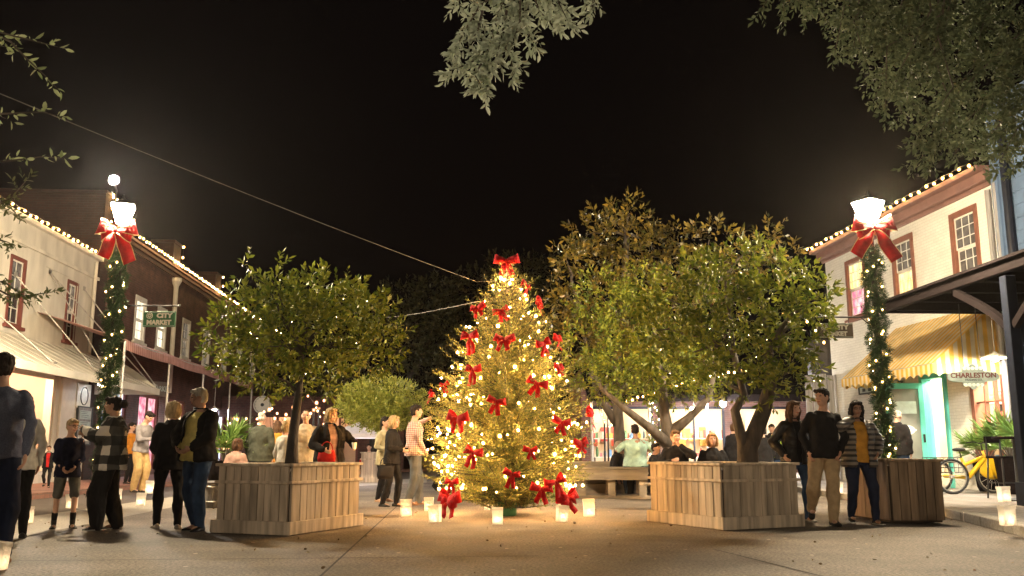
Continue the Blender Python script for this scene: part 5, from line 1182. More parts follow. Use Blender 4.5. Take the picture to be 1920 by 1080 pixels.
branch_tree('oak_tree', 'pale grey-green oak branch hanging into the top centre', [trk, (.95, -3.4, 2), (.9, -3.5, 4.6), (1.0, -3.8, 7)], .28, br, .052, [LF5], 7, .085, .016, spread=1.1)
# left sprigs
Y0 = 4.4
br = []
for lst in ([(-160, 20, 0), (-40, 50, 0), (20, 66, 0), (70, 78, 0), (108, 88, 0)], [(-30, 55, 0), (20, 78, 0), (50, 110, 0), (80, 138, 0), (106, 164, 0)], [(-160, 240, 0), (-40, 216, 0), (30, 212, 0), (80, 210, 0), (104, 216, 0)], [(-160, 330, 0), (-40, 308, 0), (30, 300, 0), (75, 294, 0), (110, 296, 0)],
            [(-120, 60, .1), (-30, 80, .1), (12, 88, .1)], [(-120, 190, .1), (-30, 205, .1), (10, 222, .1)]):
    br.append((pxpath(lst, Y0), .007, .002))
hub = D(-420, 140, Y0)
for b_ in list(br): br.append(([V3(hub), b_[0][0]], .02, .008))
tk = (-5.07, 4.2, 0)
br.append(([(-5.07, 4.2, 3.4), (-3.9, 4.3, 3.6), V3(hub)], .07, .03))
branch_tree('oak_tree', 'thin oak sprigs with separate oval leaves at the upper left', [tk, (-5.07, 4.2, 2), (-5.07, 4.2, 3.4), (-5.1, 4.2, 5)], .16, br, .05, [leafmat('oak_leaf_green', (.28, .36, .16), (.50, .56, .32), .5, .3)], 3, .05, .05, spread=.8, droop=0)
Y0 = 6.5
br = [(pxpath(l, Y0), .01, .003) for l in ([(-200, 480, 0), (-60, 400, 0), (20, 372, 0), (48, 340, 0)], [(-60, 400, 0), (10, 380, 0), (30, 400, 0)], [(-200, 560, 0), (-40, 520, 0), (10, 530, 0), (45, 555, 0), (95, 548, 0)], [(-40, 520, 0), (0, 545, 0), (30, 560, 0)], [(-60, 470, 0), (0, 450, 0), (18, 455, 0)])]
tk = D(-330, 846, Y0)
br.append(([(tk.x, tk.y, 2.2), V3(D(-250, 560, Y0)), V3(D(-200, 480, Y0)), V3(D(-200, 560, Y0))], .05, .012))
branch_tree('young_oak_tree', 'loose leaf tufts of a small oak before the cream shop windows', [(tk.x, tk.y, 0), (tk.x, tk.y, 1.2), (tk.x, tk.y, 2.2), (tk.x, tk.y, 3.4)], .07, br, .055, [leafmat('young_oak_leaf', (.06, .09, .03), (.16, .17, .07), .5, .3)], 6, .08, .035, spread=1.1)
# big oak at the upper right
Y0 = 8.5; br = []; q = random.Random(4)
edge = [(1425, 20), (1470, 25), (1510, 30), (1545, 40), (1565, 100), (1600, 95), (1625, 120), (1640, 185), (1660, 205), (1690, 215), (1720, 260), (1725, 300), (1745, 310), (1790, 290), (1830, 285), (1870, 310), (1900, 320), (1500, 5), (1580, 20), (1620, 50), (1660, 80), (1690, 120), (1720, 160), (1750, 220), (1790, 250), (1850, 260), (1890, 230), (1640, 150), (1700, 200)]
root = (9.6, 8.3, 7.2)
mainl = [Vector(root), Vector((8.4, 8.5, 7.6)), D(1850, -140, Y0), D(1700, -170, Y0), D(1560, -150, Y0), D(1440, -120, Y0)]
br.append(([V3(p) for p in mainl], .11, .03))
for i, (u, v) in enumerate(edge):
    y = Y0 + q.uniform(-.7, 1.2); e = D(u, v, y)
    f = min(1, max(0, (1950 - u + q.uniform(-60, 60)) / 560)) * (len(mainl) - 1.001); k = int(f); s0 = mainl[k].lerp(mainl[k + 1], f - k)
    pts = [s0]
    for g in (.3, .6, .82): pts.append(s0.lerp(e, g) + Vector((q.uniform(-.22, .22), q.uniform(-.3, .3), .25 * math.sin(math.pi * g) + q.uniform(-.1, .1))))
    br.append(([V3(p) for p in pts] + [V3(e)], .016, .003))
fp_ = []
for u, v, r in [(1500, -30, 40), (1560, -10, 45), (1620, 10, 45), (1680, 40, 60), (1740, 80, 60), (1800, 60, 60), (1860, 60, 60), (1700, 140, 45), (1760, 170, 55), (1830, 150, 60), (1890, 140, 50), (1760, 250, 40), (1830, 230, 45), (1890, 240, 40), (1790, 10, 60), (1700, -20, 60), (1880, -10, 60), (1680, 190, 28), (1740, 285, 24), (1900, 290, 28), (1600, 70, 30), (1850, 290, 26), (1650, 100, 40), (1940, 200, 60), (1950, 80, 60)]:
    y = Y0 + q.uniform(-.8, 1.5); p = D(u, v, y); fp_.append((V3(p), (r / FOC * y, r / FOC * y * 1.2, r / FOC * y)))
fill = blob_points(fp_, 850, .3, -.1)
branch_tree('oak_tree', 'large dark oak crown filling the upper right corner', [(9.8, 8.2, 0), (9.7, 8.3, 3), root, (9.4, 8.5, 10)], .35, br, .068, [LF6], 8, .15, .05, fill=fill, shape=4, wid_=.46)

# ------------------------------------------------------------------ the Christmas tree
CT = G(951, 967); CTH = D(950, 492, CT.y).z
xt = thing('christmas_tree', 'tall lit fir Christmas tree with red bows in the plaza centre', 'Christmas tree', CT)
def cone_r(z):
    prof = [(.18, .85), (.5, 1.2), (.9, 1.29), (1.5, 1.23), (1.85, 1.13), (2.2, .99), (2.7, .77), (2.9, .68), (3.4, .42), (CTH - .25, .13), (CTH, .02)]
    for (a, ra), (b, rb) in zip(prof[:-1], prof[1:]):
        if z <= b: return ra + (rb - ra) * max(0, (z - a) / (b - a))
    return .02
mb = MB(); mb.tube([(0, 0, .05), (0, 0, 1.5), (0, 0, CTH + .02)], [.075, .05, .012], 9); mb.build('trunk', M['barkdark'], xt)
mb = MB(); mb.lathe([(.13, 0), (.145, .02), (.15, .26), (.135, .28), (.13, .1), (.001, .1)], 20); mb.build('stand', mat('green_tub', (.02, .14, .05), .5, var=.15, bump=.05), xt, smooth=False)
NP, ND, NS = [], [], []
q = np.random.default_rng(5)
ga = 2.39996; mb = MB(); nb = 980
for i in range(nb):
    f = (i + .5) / nb; z = .24 + (CTH - .31) * (1 - (1 - f) ** .62) ** 1.0
    a = ga * i + q.normal() * .2; L_ = cone_r(z) * (q.uniform(.55, 1.08) if z < 3.5 else q.uniform(.8, 1.5)); 
    L_ = max(L_, .10)
    rise = .16 + .75 * (z / CTH) ** 2 + q.normal() * .13; z += q.normal() * .05
    d = np.array([math.cos(a), math.sin(a), 0]); n = max(4, int(L_ / .06)); tip = None
    z0 = z - rise * L_ * .5
    pts = [np.array([0, 0, z0]) + d * L_ * s_ + np.array([0, 0, rise * L_ * s_ ** 1.6]) for s_ in np.linspace(.02, 1, n)]
    mb.tube([pts[0], pts[n // 2], pts[-1]], [.012, .008, .003], 4)
    side = np.array([-d[1], d[0], 0])
    for k in range(max(1, int(n * .15)), n):
        fr = k / (n - 1); p = pts[k]; dd = pts[k] - pts[k - 1]; dd /= np.linalg.norm(dd)
        for sg in (-1, 1, 0):
            if sg == 0: tdir = dd; tl = .07
            else: tdir = dd * q.uniform(.5, 1) + side * sg * q.uniform(.5, 1) + np.array([0, 0, .12 + q.normal() * .38]); tl = (.05 + .16 * (1 - fr) * min(1, L_)) * q.uniform(.7, 1.2)
            tdir = tdir / np.linalg.norm(tdir); m_ = max(3, int(tl / .012))
            for s_ in np.linspace(0, 1, m_):
                NP.append(p + tdir * tl * s_); v_ = q.normal(size=3); v_ -= tdir * v_.dot(tdir); v_ /= np.linalg.norm(v_) + 1e-9
                ND.append(tdir * .8 + v_ * .8); NS.append(q.uniform(.032, .056))
mb.build('branches', M['barkdark'], xt)
NP, ND, NS = map(np.array, (NP, ND, NS))
keep = NP[:, 2] > .13
leaf_mesh('needles', NP[keep], ND[keep], NS[keep], [M['needle']], xt, .2, 4, .02)
print('needles', len(NP))
# lights on the tree
ts = thing('string_lights', 'golden fairy lights wound through the whole Christmas tree', 'string lights', CT)
LP = []
q = np.random.default_rng(17)
while len(LP) < 290:
    z = .4 + (CTH - .5) * q.random() ** 1.35
    if q.random() > cone_r(z) / 1.3 + .18: continue
    a = q.random() * 2 * math.pi
    if noise.noise((math.cos(a) * 2.2, math.sin(a) * 2.2, z * 2.4)) < -.28: continue
    r_ = cone_r(z) * q.uniform(.74, 1.03)
    LP.append((r_ * math.cos(a), r_ * math.sin(a), z))
LP.sort(key=lambda p: p[1] / max(cone_r(p[2]), .1) - (.4 if math.hypot(p[0], p[1]) > .9 * cone_r(p[2]) else 0))
ico = MB(); bulb(ico, r=.026, k=.44); bo = ico.build('bulb', M['bulb_tree'], ts, smooth=True); bo.location = LP[0]
for k, p in enumerate(LP[1:100]):
    b_ = bo.copy(); COL.objects.link(b_); b_.parent = ts; b_.location = p; s_ = random.choice((.5, .65, .8, 1.0, 1.35)); b_.scale = (s_, s_, s_)
ico = MB()
for p in LP[100:]: bulb(ico, p, .026 * random.choice((.6, .8, 1, 1.3)), .42, 6, 4)
o = ico.build('bulbs', M['bulb_tree'], ts, smooth=True); o['kind'] = 'stuff'
wb = MB(); lp_ = sorted(LP, key=lambda p: p[2])
wpts = []
for k in range(400):
    z = .45 + (CTH - .6) * k / 399; a = k * .17; r_ = cone_r(z) * .9; wpts.append((r_ * math.cos(a), r_ * math.sin(a), z + .03 * math.sin(k * 1.3)))
wb.tube(wpts, .003, 4); wb.build('wire', mat('green_wire', (.02, .05, .02), .5, bump=0), ts)
# ornaments: frosted flower sprays
for u, v in ((967, 845), (968, 588)):
    pass

# ------------------------------------------------------------------ ribbon bows
def bow_parts(t, sc, seed=0, trim=False, loops=2, tail=.85, tailspread=.32):
    q = random.Random(seed)
    angs = [0.25, math.pi - .25] if loops == 2 else [.30, math.pi - .30, -.12, math.pi + .12]
    for i, a in enumerate(angs):
        L_ = (.52 if i < 2 else .40) * q.uniform(.9, 1.08); p = MB(); pts, wv = [], []
        ex = Vector((math.cos(a), 0, math.sin(a))); up = Vector((-math.sin(a), 0, math.cos(a))) * (1 if math.cos(a) > 0 else -1)
        for k in range(15):
            s_ = k / 14; th = math.pi * 2 * s_
            r_ = L_ * (.5 - .5 * math.cos(th)); y = -.16 * math.sin(th) - .05 - .03 * (i > 1)
            pts.append(ex * r_ + Vector((0, y, 0)) + up * (.03 * math.sin(th * 2)))
            wv.append(up * (.06 + .15 * (r_ / L_)) + Vector((0, .03 * math.sin(th), 0)))
        pts = [x * sc for x in pts]; wv = [x * sc for x in wv]
        p.ribbon(pts, wv, .006 * sc); lo = p.build('loop', M['red'], t, smooth=True)
        if trim:
            e = MB()
            for sg in (-1, 1): e.tube([x + y * sg for x, y in zip(pts, wv)], .012 * sc, 5)
            e.build('edge', M['gold'], lo)
    for sg in (-1, 1):
        p = MB(); pts, wv = [], []; tl = tail * q.uniform(.88, 1.1); sp = tailspread * q.uniform(.75, 1.2)
        for k in range(9):
            s_ = k / 8; x = sg * sp * s_ ** .8 * tl / .85; z = -tl * s_; y = -.10 - .05 * math.sin(s_ * 7 + sg)
            pts.append(Vector((x, y, z)) * sc); dx = Vector((sg * sp, 0, -.85)).normalized(); n_ = Vector((-dx.z, 0, dx.x))
            wv.append(n_ * (.05 + (.07 if not trim else .11) * min(1, s_ * 2.5)) * sc)
        p.ribbon(pts, wv, .006 * sc); lo = p.build('tail', M['red'], t, smooth=True)
        if trim:
            e = MB()
            for s2 in (-1, 1): e.tube([x + y * s2 for x, y in zip(pts, wv)], .010 * sc, 5)
            e.build('edge', M['gold'], lo)
    p = MB(); p.ell((0, -.1 * sc, 0), (.085 * sc, .08 * sc, .10 * sc)); p.build('knot', M['red'], t, smooth=True)
BOWS = [(950, 487, 48, 'red bow crowning the very top of the Christmas tree'), (985, 537, 30, 'upright red bow just right below the tree top'), (897, 578, 32, 'narrow red bow on the left edge near the tree top'),
    (940, 584, 34, 'small red bow in the middle of the upper tree'), (1010, 570, 36, 'red bow on the right edge where the upper cable passes'), (883, 632, 42, 'red bow at left in the upper third of the tree'),
    (946, 638, 40, 'red bow at centre in the upper third of the tree'), (1018, 645, 36, 'inner of two close red bows at the right upper third'), (1044, 637, 34, 'outer of two close red bows at the right upper third'),
    (889, 694, 38, 'red bow at left just above mid height'), (1047, 690, 28, 'red bow at the right edge just above mid height'), (834, 722, 24, 'small red bow on the left edge at mid height'),
    (1007, 720, 40, 'red bow right of centre at mid height'), (809, 740, 24, 'tiny red bow at the far left tip at mid height'), (860, 785, 46, 'big red bow at left just below mid height'),
    (931, 754, 38, 'red bow at centre just below mid height'), (1052, 793, 38, 'red bow at right just below mid height'), (1104, 776, 42, 'red bow sticking out at the far right tip'),
    (1088, 832, 34, 'red bow at right tip above the bench end'), (889, 850, 42, 'red bow at lower left between bright bulbs'), (994, 845, 30, 'thin orange-lit red bow at lower centre right'),
    (960, 890, 34, 'red bow low down above the green tub'), (845, 938, 56, 'large red bow hanging lowest at the left bottom'), (848, 905, 30, 'half hidden red bow just over the lowest left one'),
    (1014, 918, 44, 'red bow at the right bottom, left of its pair'), (1041, 905, 46, 'red bow at the right bottom with bunched loops'), (1062, 936, 50, 'lowest red bow tilted at the right bottom over a luminaria')]
bowsrc = {}
for i, (u, v, px, lb) in enumerate(BOWS):
    p = D(u, v, CT.y); dx = p.x - CT.x; r_ = cone_r(p.z) + .02
    if abs(dx) < r_: dy = -math.sqrt(r_ * r_ - dx * dx) * .97
    else: dy = -.05
    for _ in range(4):
        p = D(u, v, CT.y + dy); dx = p.x - CT.x; r_ = cone_r(max(p.z, .5)) + .03; dy = -math.sqrt(max(r_ * r_ - dx * dx, .0025)) * .98 if abs(dx) < r_ else -.05
    if i == 0: p = D(u, v + 4, CT.y - .06)
    sc = px / FOC * p.y * .95
    yaw = math.atan2(dx, -dy) * .8 if i else 0
    var = i % 4
    t = thing('ribbon_bow', lb, 'bow', p, yaw + random.uniform(-.3, .3), 'red bows on the Christmas tree', s=sc)
    if var not in bowsrc: bow_parts(t, 1, var, loops=2 if var != 2 else 4, tail=(.62, .8, .55, .7)[var], tailspread=(.36, .22, .42, .3)[var]); bowsrc[var] = t
    else:
        for ch in kids(bowsrc[var]): copy_tree(ch, t)
    t.rotation_euler = (random.uniform(-.25, .15), random.uniform(-.35, .35) if i else 0, t.rotation_euler.z)
# guy cables
ca = D(893, 528, CT.y + .1); ct_ = D(893, 566, CT.y + .1)
def cable(label, pts, r=.012):
    t = thing('guy_cable', label, 'cable', pts[0]); o = Vector(pts[0]); p = MB(); n = 24; a, b = Vector(pts[0]), Vector(pts[1])
    p.tube([a.lerp(b, i / n) - o - Vector((0, 0, .0012 * (a - b).length * math.sin(math.pi * i / n) * 4)) for i in range(n + 1)], r, 5); CAB = mat('dull_cable', (.16, .15, .13), .8, bump=0); p.build('wire', CAB, t)
    p = MB(); e = b - o; p.tube([e, e + (Vector((CT.x, CT.y, b.z)) - b)], r, 5); p.build('loop', CAB, t); return t
cable('long thin cable from the left trees down to the Christmas tree top', (D(-900, -197, 4.2), ca), .0042)
cable('short rope from the dark trees to the Christmas tree left side', (D(700, 597, 24), ct_), .008)
# ------------------------------------------------------------------ lamp posts with garlands, bows and signs
def lamp_post(label, base, top_z, yaw):
    t = thing('street_lamp', label, 'street lamp', base, yaw)
    H = top_z - .42
    p = MB(); p.lathe([(.17, 0), (.17, .12), (.12, .2), (.11, .6), (.075, .72), (.06, .8), (.05, H - .1), (.075, H - .08), (.075, H - .02), (.05, H)], 16); p.build('post', M['iron'], t, smooth=False)
    p = MB(); b, tp, h = .085, .19, .37; z0 = H + .03
    for i in range(4):
        a0, a1 = math.pi / 2 * i + math.pi / 4, math.pi / 2 * (i + 1) + math.pi / 4
        c0, c1 = Vector((math.cos(a0), math.sin(a0), 0)), Vector((math.cos(a1), math.sin(a1), 0)); k = 1.414
        p.bar(c0 * b * k + Vector((0, 0, z0)), c0 * tp * k + Vector((0, 0, z0 + h)), .014, .014)
        p.bar(c0 * b * k + Vector((0, 0, z0)), c1 * b * k + Vector((0, 0, z0)), .02, .02); p.bar(c0 * tp * k + Vector((0, 0, z0 + h)), c1 * tp * k + Vector((0, 0, z0 + h)), .026, .026)
    p.build('lantern_frame', M['iron'], t)
    p = MB(); e = .006
    for i in range(4):
        a0, a1 = math.pi / 2 * i + math.pi / 4, math.pi / 2 * (i + 1) + math.pi / 4
        c0, c1 = Vector((math.cos(a0), math.sin(a0), 0)), Vector((math.cos(a1), math.sin(a1), 0)); k = 1.414
        p.poly([c0 * (b - e) * k + Vector((0, 0, z0 + .012)), c1 * (b - e) * k + Vector((0, 0, z0 + .012)), c1 * (tp - e) * k + Vector((0, 0, z0 + h - .014)), c0 * (tp - e) * k + Vector((0, 0, z0 + h - .014))])
    p.build('glass', M['lampglass'], t)
    p = MB(); k = 1.414
    p.loft([((0, 0, z0 + h + .012), (tp * k + .015, 0, 0), (0, tp * k + .015, 0)), ((0, 0, z0 + h + .05), (.16, 0, 0), (0, .16, 0)), ((0, 0, z0 + h + .11), (.05, 0, 0), (0, .05, 0)), ((0, 0, z0 + h + .2), (.008, 0, 0), (0, .008, 0))], 4)
    o = p.build('lantern_roof', M['iron'], t); o.rotation_euler = (0, 0, math.pi / 4)
    p = MB(); p.lathe([(.05, 0), (.15, .03), (.02, .035)], 12, (0, 0, z0 - .035)); p.build('lantern_base', M['iron'], t)
    return t, H
def garland(label, base, z0, z1, r, n_t, seed, nb=58):
    t = thing('garland', label, 'garland', base); q = np.random.default_rng(seed)
    k = 5200; f = q.random(k); z = z0 + (z1 - z0) * f; a = q.random(k) * 2 * math.pi
    lump = 1 + .34 * np.sin(z * 13 + a) + .2 * np.sin(z * 29 - a * 2) + .5 * (q.random(k) < .03)
    rr = r * lump * (.45 + .5 * q.random(k)); P = np.stack([np.cos(a) * rr, np.sin(a) * rr, z], 1)
    Dn = np.stack([np.cos(a), np.sin(a), q.normal(size=k) * .6 - .1], 1)
    C, DR, S = sprigs(P, Dn, .05, 7, .055, 1.0)
    leaf_mesh('needles', C, DR, S, M['garland'], t, .16, 4, .02)
    p = MB(); p.tube([(.05 * math.cos(i * .5), .05 * math.sin(i * .5), z0 + (z1 - z0) * i / 80) for i in range(81)], .045, 6); p.build('core', M['garland'], t)
    l = thing('string_lights', 'warm fairy lights wound round the ' + label.split(' on ')[-1].replace('the ', '') , 'string lights', base)
    wp, first = [], None; ico = MB(); bulb(ico, r=.022, k=.33)
    for i in range(nb):
        a = i * 1.15 + q.normal() * .35; z = z0 + .03 + (z1 - z0 - .06) * (i + q.random() * .8) / nb; rr = r * (1.02 + .12 * q.random()) * (1 + .22 * math.sin(z * 13 + a))
        x = (math.cos(a) * rr, math.sin(a) * rr, z); wp.append((x[0] * .97, x[1] * .97, z))
        if first is None: first = ico.build('bulb', M['bulb'], l, smooth=True); b = first
        else: b = first.copy(); COL.objects.link(b); b.parent = l
        b.location = x
    p = MB(); p.tube(wp, .004, 4); p.build('wire', M['iron'], l)
    return t
def lamp_bow(label, loc, yaw, sc, seed, spread):
    t = thing('ribbon_bow', label, 'bow', loc, yaw); bow_parts(t, sc, seed, True, 4, tail=.74, tailspread=spread); return t
LYL = 15.5
lt = D(231, 383, LYL); LB = Vector((lt.x, lt.y, 0))
lamp_post('left lit street lamp wrapped in garland, with the green sign', LB, lt.z, R(20))
garland('thick green garland on the left street lamp post', LB, .2, lt.z - .80, .12, 0, 3)
lamp_bow('huge red gold-edged bow under the left street lamp lantern', (LB.x, LB.y - .14, D(228, 440, LYL).z), R(8), .68, 4, .38)
rt = D(1627, 376, 14.8); RB = Vector((rt.x, rt.y, 0))
lamp_post('right lit street lamp wrapped in garland, behind the dark planter', RB, rt.z, R(30))
garland('thick green garland on the right street lamp post', RB, .2, rt.z - .80, .125, 0, 5)
lamp_bow('huge red gold-edged bow under the right street lamp lantern', (RB.x, RB.y - .14, D(1632, 434, 14.8).z), R(-6), .68, 9, .62)
# signs on brackets
def bracket_sign(label, base, u0, v0, u1, v1, Y, m, side):
    a, b = D(u0, v1, Y), D(u1, v0, Y); w_, h = b.x - a.x, b.z - a.z
    t = thing('hanging_sign', label, 'sign', (a.x + w_ / 2, Y, a.z + h / 2))
    p = MB(); p.bx(-w_ / 2, w_ / 2, -.02, .02, -h / 2, h / 2); p.build('board', m, t, bevel=.006)
    e = .012; p = MB()
    for q_ in (-.021,):
        p.bx(-w_ / 2 + .01, w_ / 2 - .01, q_ - .002, q_, h / 2 - e - .01, h / 2 - .01); p.bx(-w_ / 2 + .01, w_ / 2 - .01, q_ - .002, q_, -h / 2 + .01, -h / 2 + e + .01)
    p.build('border', M['signpale'], t)
    text('CITY', h * .40, M['signwhite'], t, (w_ * .16, -.024, h * .21), bold=.006, sx=1.12); text('MARKET', h * .40, M['signwhite'], t, (0, -.024, -h * .23), bold=.006, sx=1.02)
    p = MB(); rr = h * .19
    for k in range(20):
        a0, a1 = 2 * math.pi * k / 20, 2 * math.pi * (k + 1) / 20
        for s_ in (1, .55): p.bar((math.cos(a0) * rr * s_, 0, math.sin(a0) * rr * s_), (math.cos(a1) * rr * s_, 0, math.sin(a1) * rr * s_), .006, .012, up=(0, 1, 0))
    for k in range(8): a0 = math.pi * k / 4; p.bar((math.cos(a0) * rr * .2, 0, math.sin(a0) * rr * .2), (math.cos(a0) * rr, 0, math.sin(a0) * rr), .005, .01, up=(0, 1, 0))
    o = p.build('emblem', M['signwhite'], t); o.location = (-w_ * .30, -.024, h * .21)
    p = MB(); zz = h / 2 + .10; px = base.x - (a.x + w_ / 2)
    p.tube([(px, 0, zz), (w_ / 2 * side + .04 * side, 0, zz)], .014, 8); p.tube([(px, 0, zz - .25), (px + side * .12, 0, zz - .12), (px + side * .26, 0, zz)], .009, 6)
    for x in (-w_ * .4, w_ * .4): p.tube([(x, 0, h / 2), (x, 0, zz)], .006, 6)
    p.ell((w_ / 2 * side + .05 * side, 0, zz), (.025, .025, .025)); p.build('bracket', M['iron'], t)
bracket_sign('green CITY MARKET sign hanging from the left street lamp', LB, 268, 584, 330, 613, LYL, M['green_sign'], 1)
bracket_sign('brown CITY MARKET sign hanging from the right street lamp', RB, 1532, 606, 1598, 634, 14.8, M['grey_sign'], -1)
# assumed lamps out of view behind the camera, added as front light
for i, (x, y, lab) in enumerate(((-8, -21, 'assumed unseen street lamp far behind the viewpoint at its left'), (7, -23, 'assumed unseen street lamp far behind the viewpoint at its right'))):
    lt_, _ = lamp_post(lab, Vector((x, y, 0)), 5.2, R(15))
    for g_ in kids(lt_):
        if g_.name.startswith('glass'): g_.data.materials[0] = M['lampglass_assumed']

# ------------------------------------------------------------------ wooden planters
def planter(label, corner, dirL, dirR, wl, wr, h, m, npl, npr, plinth=True, cap=True, rail=True, inset=0):
    """corner: front ground corner; dirL / dirR headings of its two visible sides"""
    t = thing('wooden_planter', label, 'planter', corner); dl, dr = Vector(dirL).normalized(), Vector(dirR).normalized()
    P0, P1, P2, P3 = Vector((0, 0, 0)), dr * wr, dr * wr + dl * wl, dl * wl; cen = (P0 + P2) / 2
    sides = ((P3, P0, npl), (P0, P1, npr), (P1, P2, npl), (P2, P3, npr)); z0 = .05
    pl = MB(); q = random.Random(corner[0])
    for a, b, n in sides:
        d = (b - a).normalized(); nrm = Vector((d.y, -d.x, 0)); 
        if nrm.dot((a + b) / 2 - cen) < 0: nrm = -nrm
        L_ = (b - a).length; x = .02; ws = [q.uniform(.75, 1.25) for _ in range(n)]; sm = sum(ws); taper = .03
        for k in range(n):
            w_ = ws[k] / sm * (L_ - .04); c = a + d * (x + w_ / 2); g = q.uniform(-.004, .004)
            p0 = c + nrm * (.0 + g); z1 = h - .03
            pl.bar(p0 + Vector((0, 0, z0)), p0 - nrm * .012 + Vector((0, 0, z1)), w_ - .011, .03, up=d.cross(Vector((0, 0, 1)))) if 0 else pl.box((p0.x, p0.y, (z0 + z1) / 2), (w_ - .008, .03, z1 - z0), rz=math.atan2(d.y, d.x) + q.uniform(-.012, .012), ry=q.uniform(-.004, .004), rx=q.uniform(-.004, .004)); x += w_
    pl.build('planks', m, t, bevel=.004)
    tr = MB(); bt = MB(); cp = MB()
    for a, b, n in sides:
        d = (b - a).normalized(); nrm = Vector((d.y, -d.x, 0))
        if nrm.dot((a + b) / 2 - cen) < 0: nrm = -nrm
        rz = math.atan2(d.y, d.x); L_ = (b - a).length; c = (a + b) / 2
        if rail: tr.box((c.x + nrm.x * .026, c.y + nrm.y * .026, h - .22), (L_ + .05, .022, .035), rz)
        if plinth: bt.box((c.x + nrm.x * .034, c.y + nrm.y * .034, .085), (L_ + .09, .036, .155), rz)
        if cap: cp.box((c.x - nrm.x * .02, c.y - nrm.y * .02, h - .015), (L_ + .03, .13, .035), rz)
    if rail: tr.build('rail', m, t, bevel=.004)
    if plinth: bt.build('base_board', m, t, bevel=.006)
    if cap: cp.build('rim', m, t, bevel=.006)
    s = MB(); ins = .04; s.prism([P0 + (cen - P0).normalized() * ins, P1 + (cen - P1).normalized() * ins, P2 + (cen - P2).normalized() * ins, P3 + (cen - P3).normalized() * ins], (0, 0, h - .11)); o = s.build('soil', M['soil'], t); o.location.z = .02
    return t
PH = .83
c = G(540, 1005); l = G(396, 999); r = G(676, 985)
planter('left square cedar planter holding the laurel tree', c, l - c, r - c, (l - c).length - .06, (r - c).length - .06, PH, M['wood'], 9, 10)
c = G(1358, 995); l = G(1222, 978); r = G(1500, 988)
planter('right square cedar planter holding the two-stemmed tree', c, l - c, r - c, (l - c).length, (r - c).length, PH, M['wood'], 11, 11)
c = G(1672, 983); planter('smaller dark stained planter in front of the right street lamp', c, (-.12, 1, 0), (1, .02, 0), 1.2, .74, .87, M['wooddark'], 6, 6, plinth=False, rail=False)
c = G(712, 905); planter('small pale planter box far behind the left planter', c, (-1, .1, 0), (.5, 1, 0), .62, .9, .95, M['wood'], 5, 6)
# ------------------------------------------------------------------ plank bench round the middle tree
bc_ = G(1085, 935); bY = bc_.y
t = thing('plank_bench', 'long low plank bench with dark open space underneath', 'bench', (bc_.x, bY, 0), R(-3))
BWD = D(1240, 900, bY).x - bc_.x
p = MB()
for k in range(5): p.bx(-.1 + .003 * k, BWD + .5, .02 + k * .22, .22 + k * .22, .60, .645)
p.build('seat', M['bench'], t, bevel=.006)
p = MB(); p.bx(-.08, BWD + .45, .03, .08, .38, .598); p.bx(-.08, -.03, .081, 1.1, .38, .598); p.build('apron', M['bench'], t, bevel=.006)
for x in (.0, .62, 1.28): 
    p = MB(); p.bx(x, x + .16, .1, .2, .02, .598); p.build('leg', M['bench'], t, bevel=.006)
    p = MB(); p.bx(x, x + .16, .95, 1.05, .02, .598); p.build('leg', M['bench'], t, bevel=.006)
p = MB(); p.bx(-.1, BWD + .5, 0.0, 1.1, 0, .06); p.build('base_board', M['bench'], t)
t = thing('raised_planter', 'low raised bed of grey boards behind the plank bench', 'planter', (bc_.x + .2, bY + 1.3, 0), R(-3))
p = MB()
for z in (.02, .27, .52):
    for k in range(3): p.bx(-.4 + k * 1.5, 1.08 + k * 1.5, 0, .06, z, z + .235)
    p.bx(-.4, -.34, .061, 2.4, z, z + .235)
p.build('boards', M['bench'], t, bevel=.006); p = MB(); p.bx(-.34, 4, .07, 2.4, .0, .68); p.build('soil', M['soil'], t)
# ------------------------------------------------------------------ luminarias
def luminaria(label, loc, rz, s=1):
    t = thing('luminaria', label, 'luminaria', loc, rz, 'paper bag luminarias', s=s)
    return t
def lum_parts(t):
    w0, d0, h = .076, .05, .23
    p = MB(); vs = []
    def ring(w_, d_, z, j=0): return [(-w_ + j, -d_, z), (w_ + j, -d_, z), (w_, d_ + j, z), (-w_, d_, z)]
    rings = [ring(w0, d0, 0), ring(w0 * 1.0, d0 * 1.05, h * .5, .003), ring(w0 * 1.03, d0 * 1.15, h * .85, -.002), ring(w0 * 1.02, d0 * 1.2, h)]
    for r_ in rings: vs += r_
    fs = [(3, 2, 1, 0)]
    for i in range(3):
        for k in range(4): fs.append((i * 4 + k, i * 4 + (k + 1) % 4, i * 4 + 4 + (k + 1) % 4, i * 4 + 4 + k))
    p.add(vs, fs); o = p.build('bag', M['paper'], t)
    p = MB(); c = .002
    a = [(-w0 * 1.04 - c, -d0 * 1.2 - c), (w0 * 1.04 + c, -d0 * 1.2 - c), (w0 * 1.04 + c, d0 * 1.2 + c), (-w0 * 1.04 - c, d0 * 1.2 + c)]
    for i in range(4): (x0, y0), (x1, y1) = a[i], a[(i + 1) % 4]; p.poly([(x0, y0, h - .035), (x1, y1, h - .035), (x1, y1, h + .003), (x0, y0, h + .003)])
    p.build('cuff', M['paper'], t)
    p = MB(); p.lathe([(.02, .004), (.02, .04), (.004, .042)], 10); p.build('candle', M['signwhite'], t)
    p = MB(); p.ell((0, 0, .068), (.009, .009, .02), seg=8, rg=6); p.build('flame', M['flame'], t)
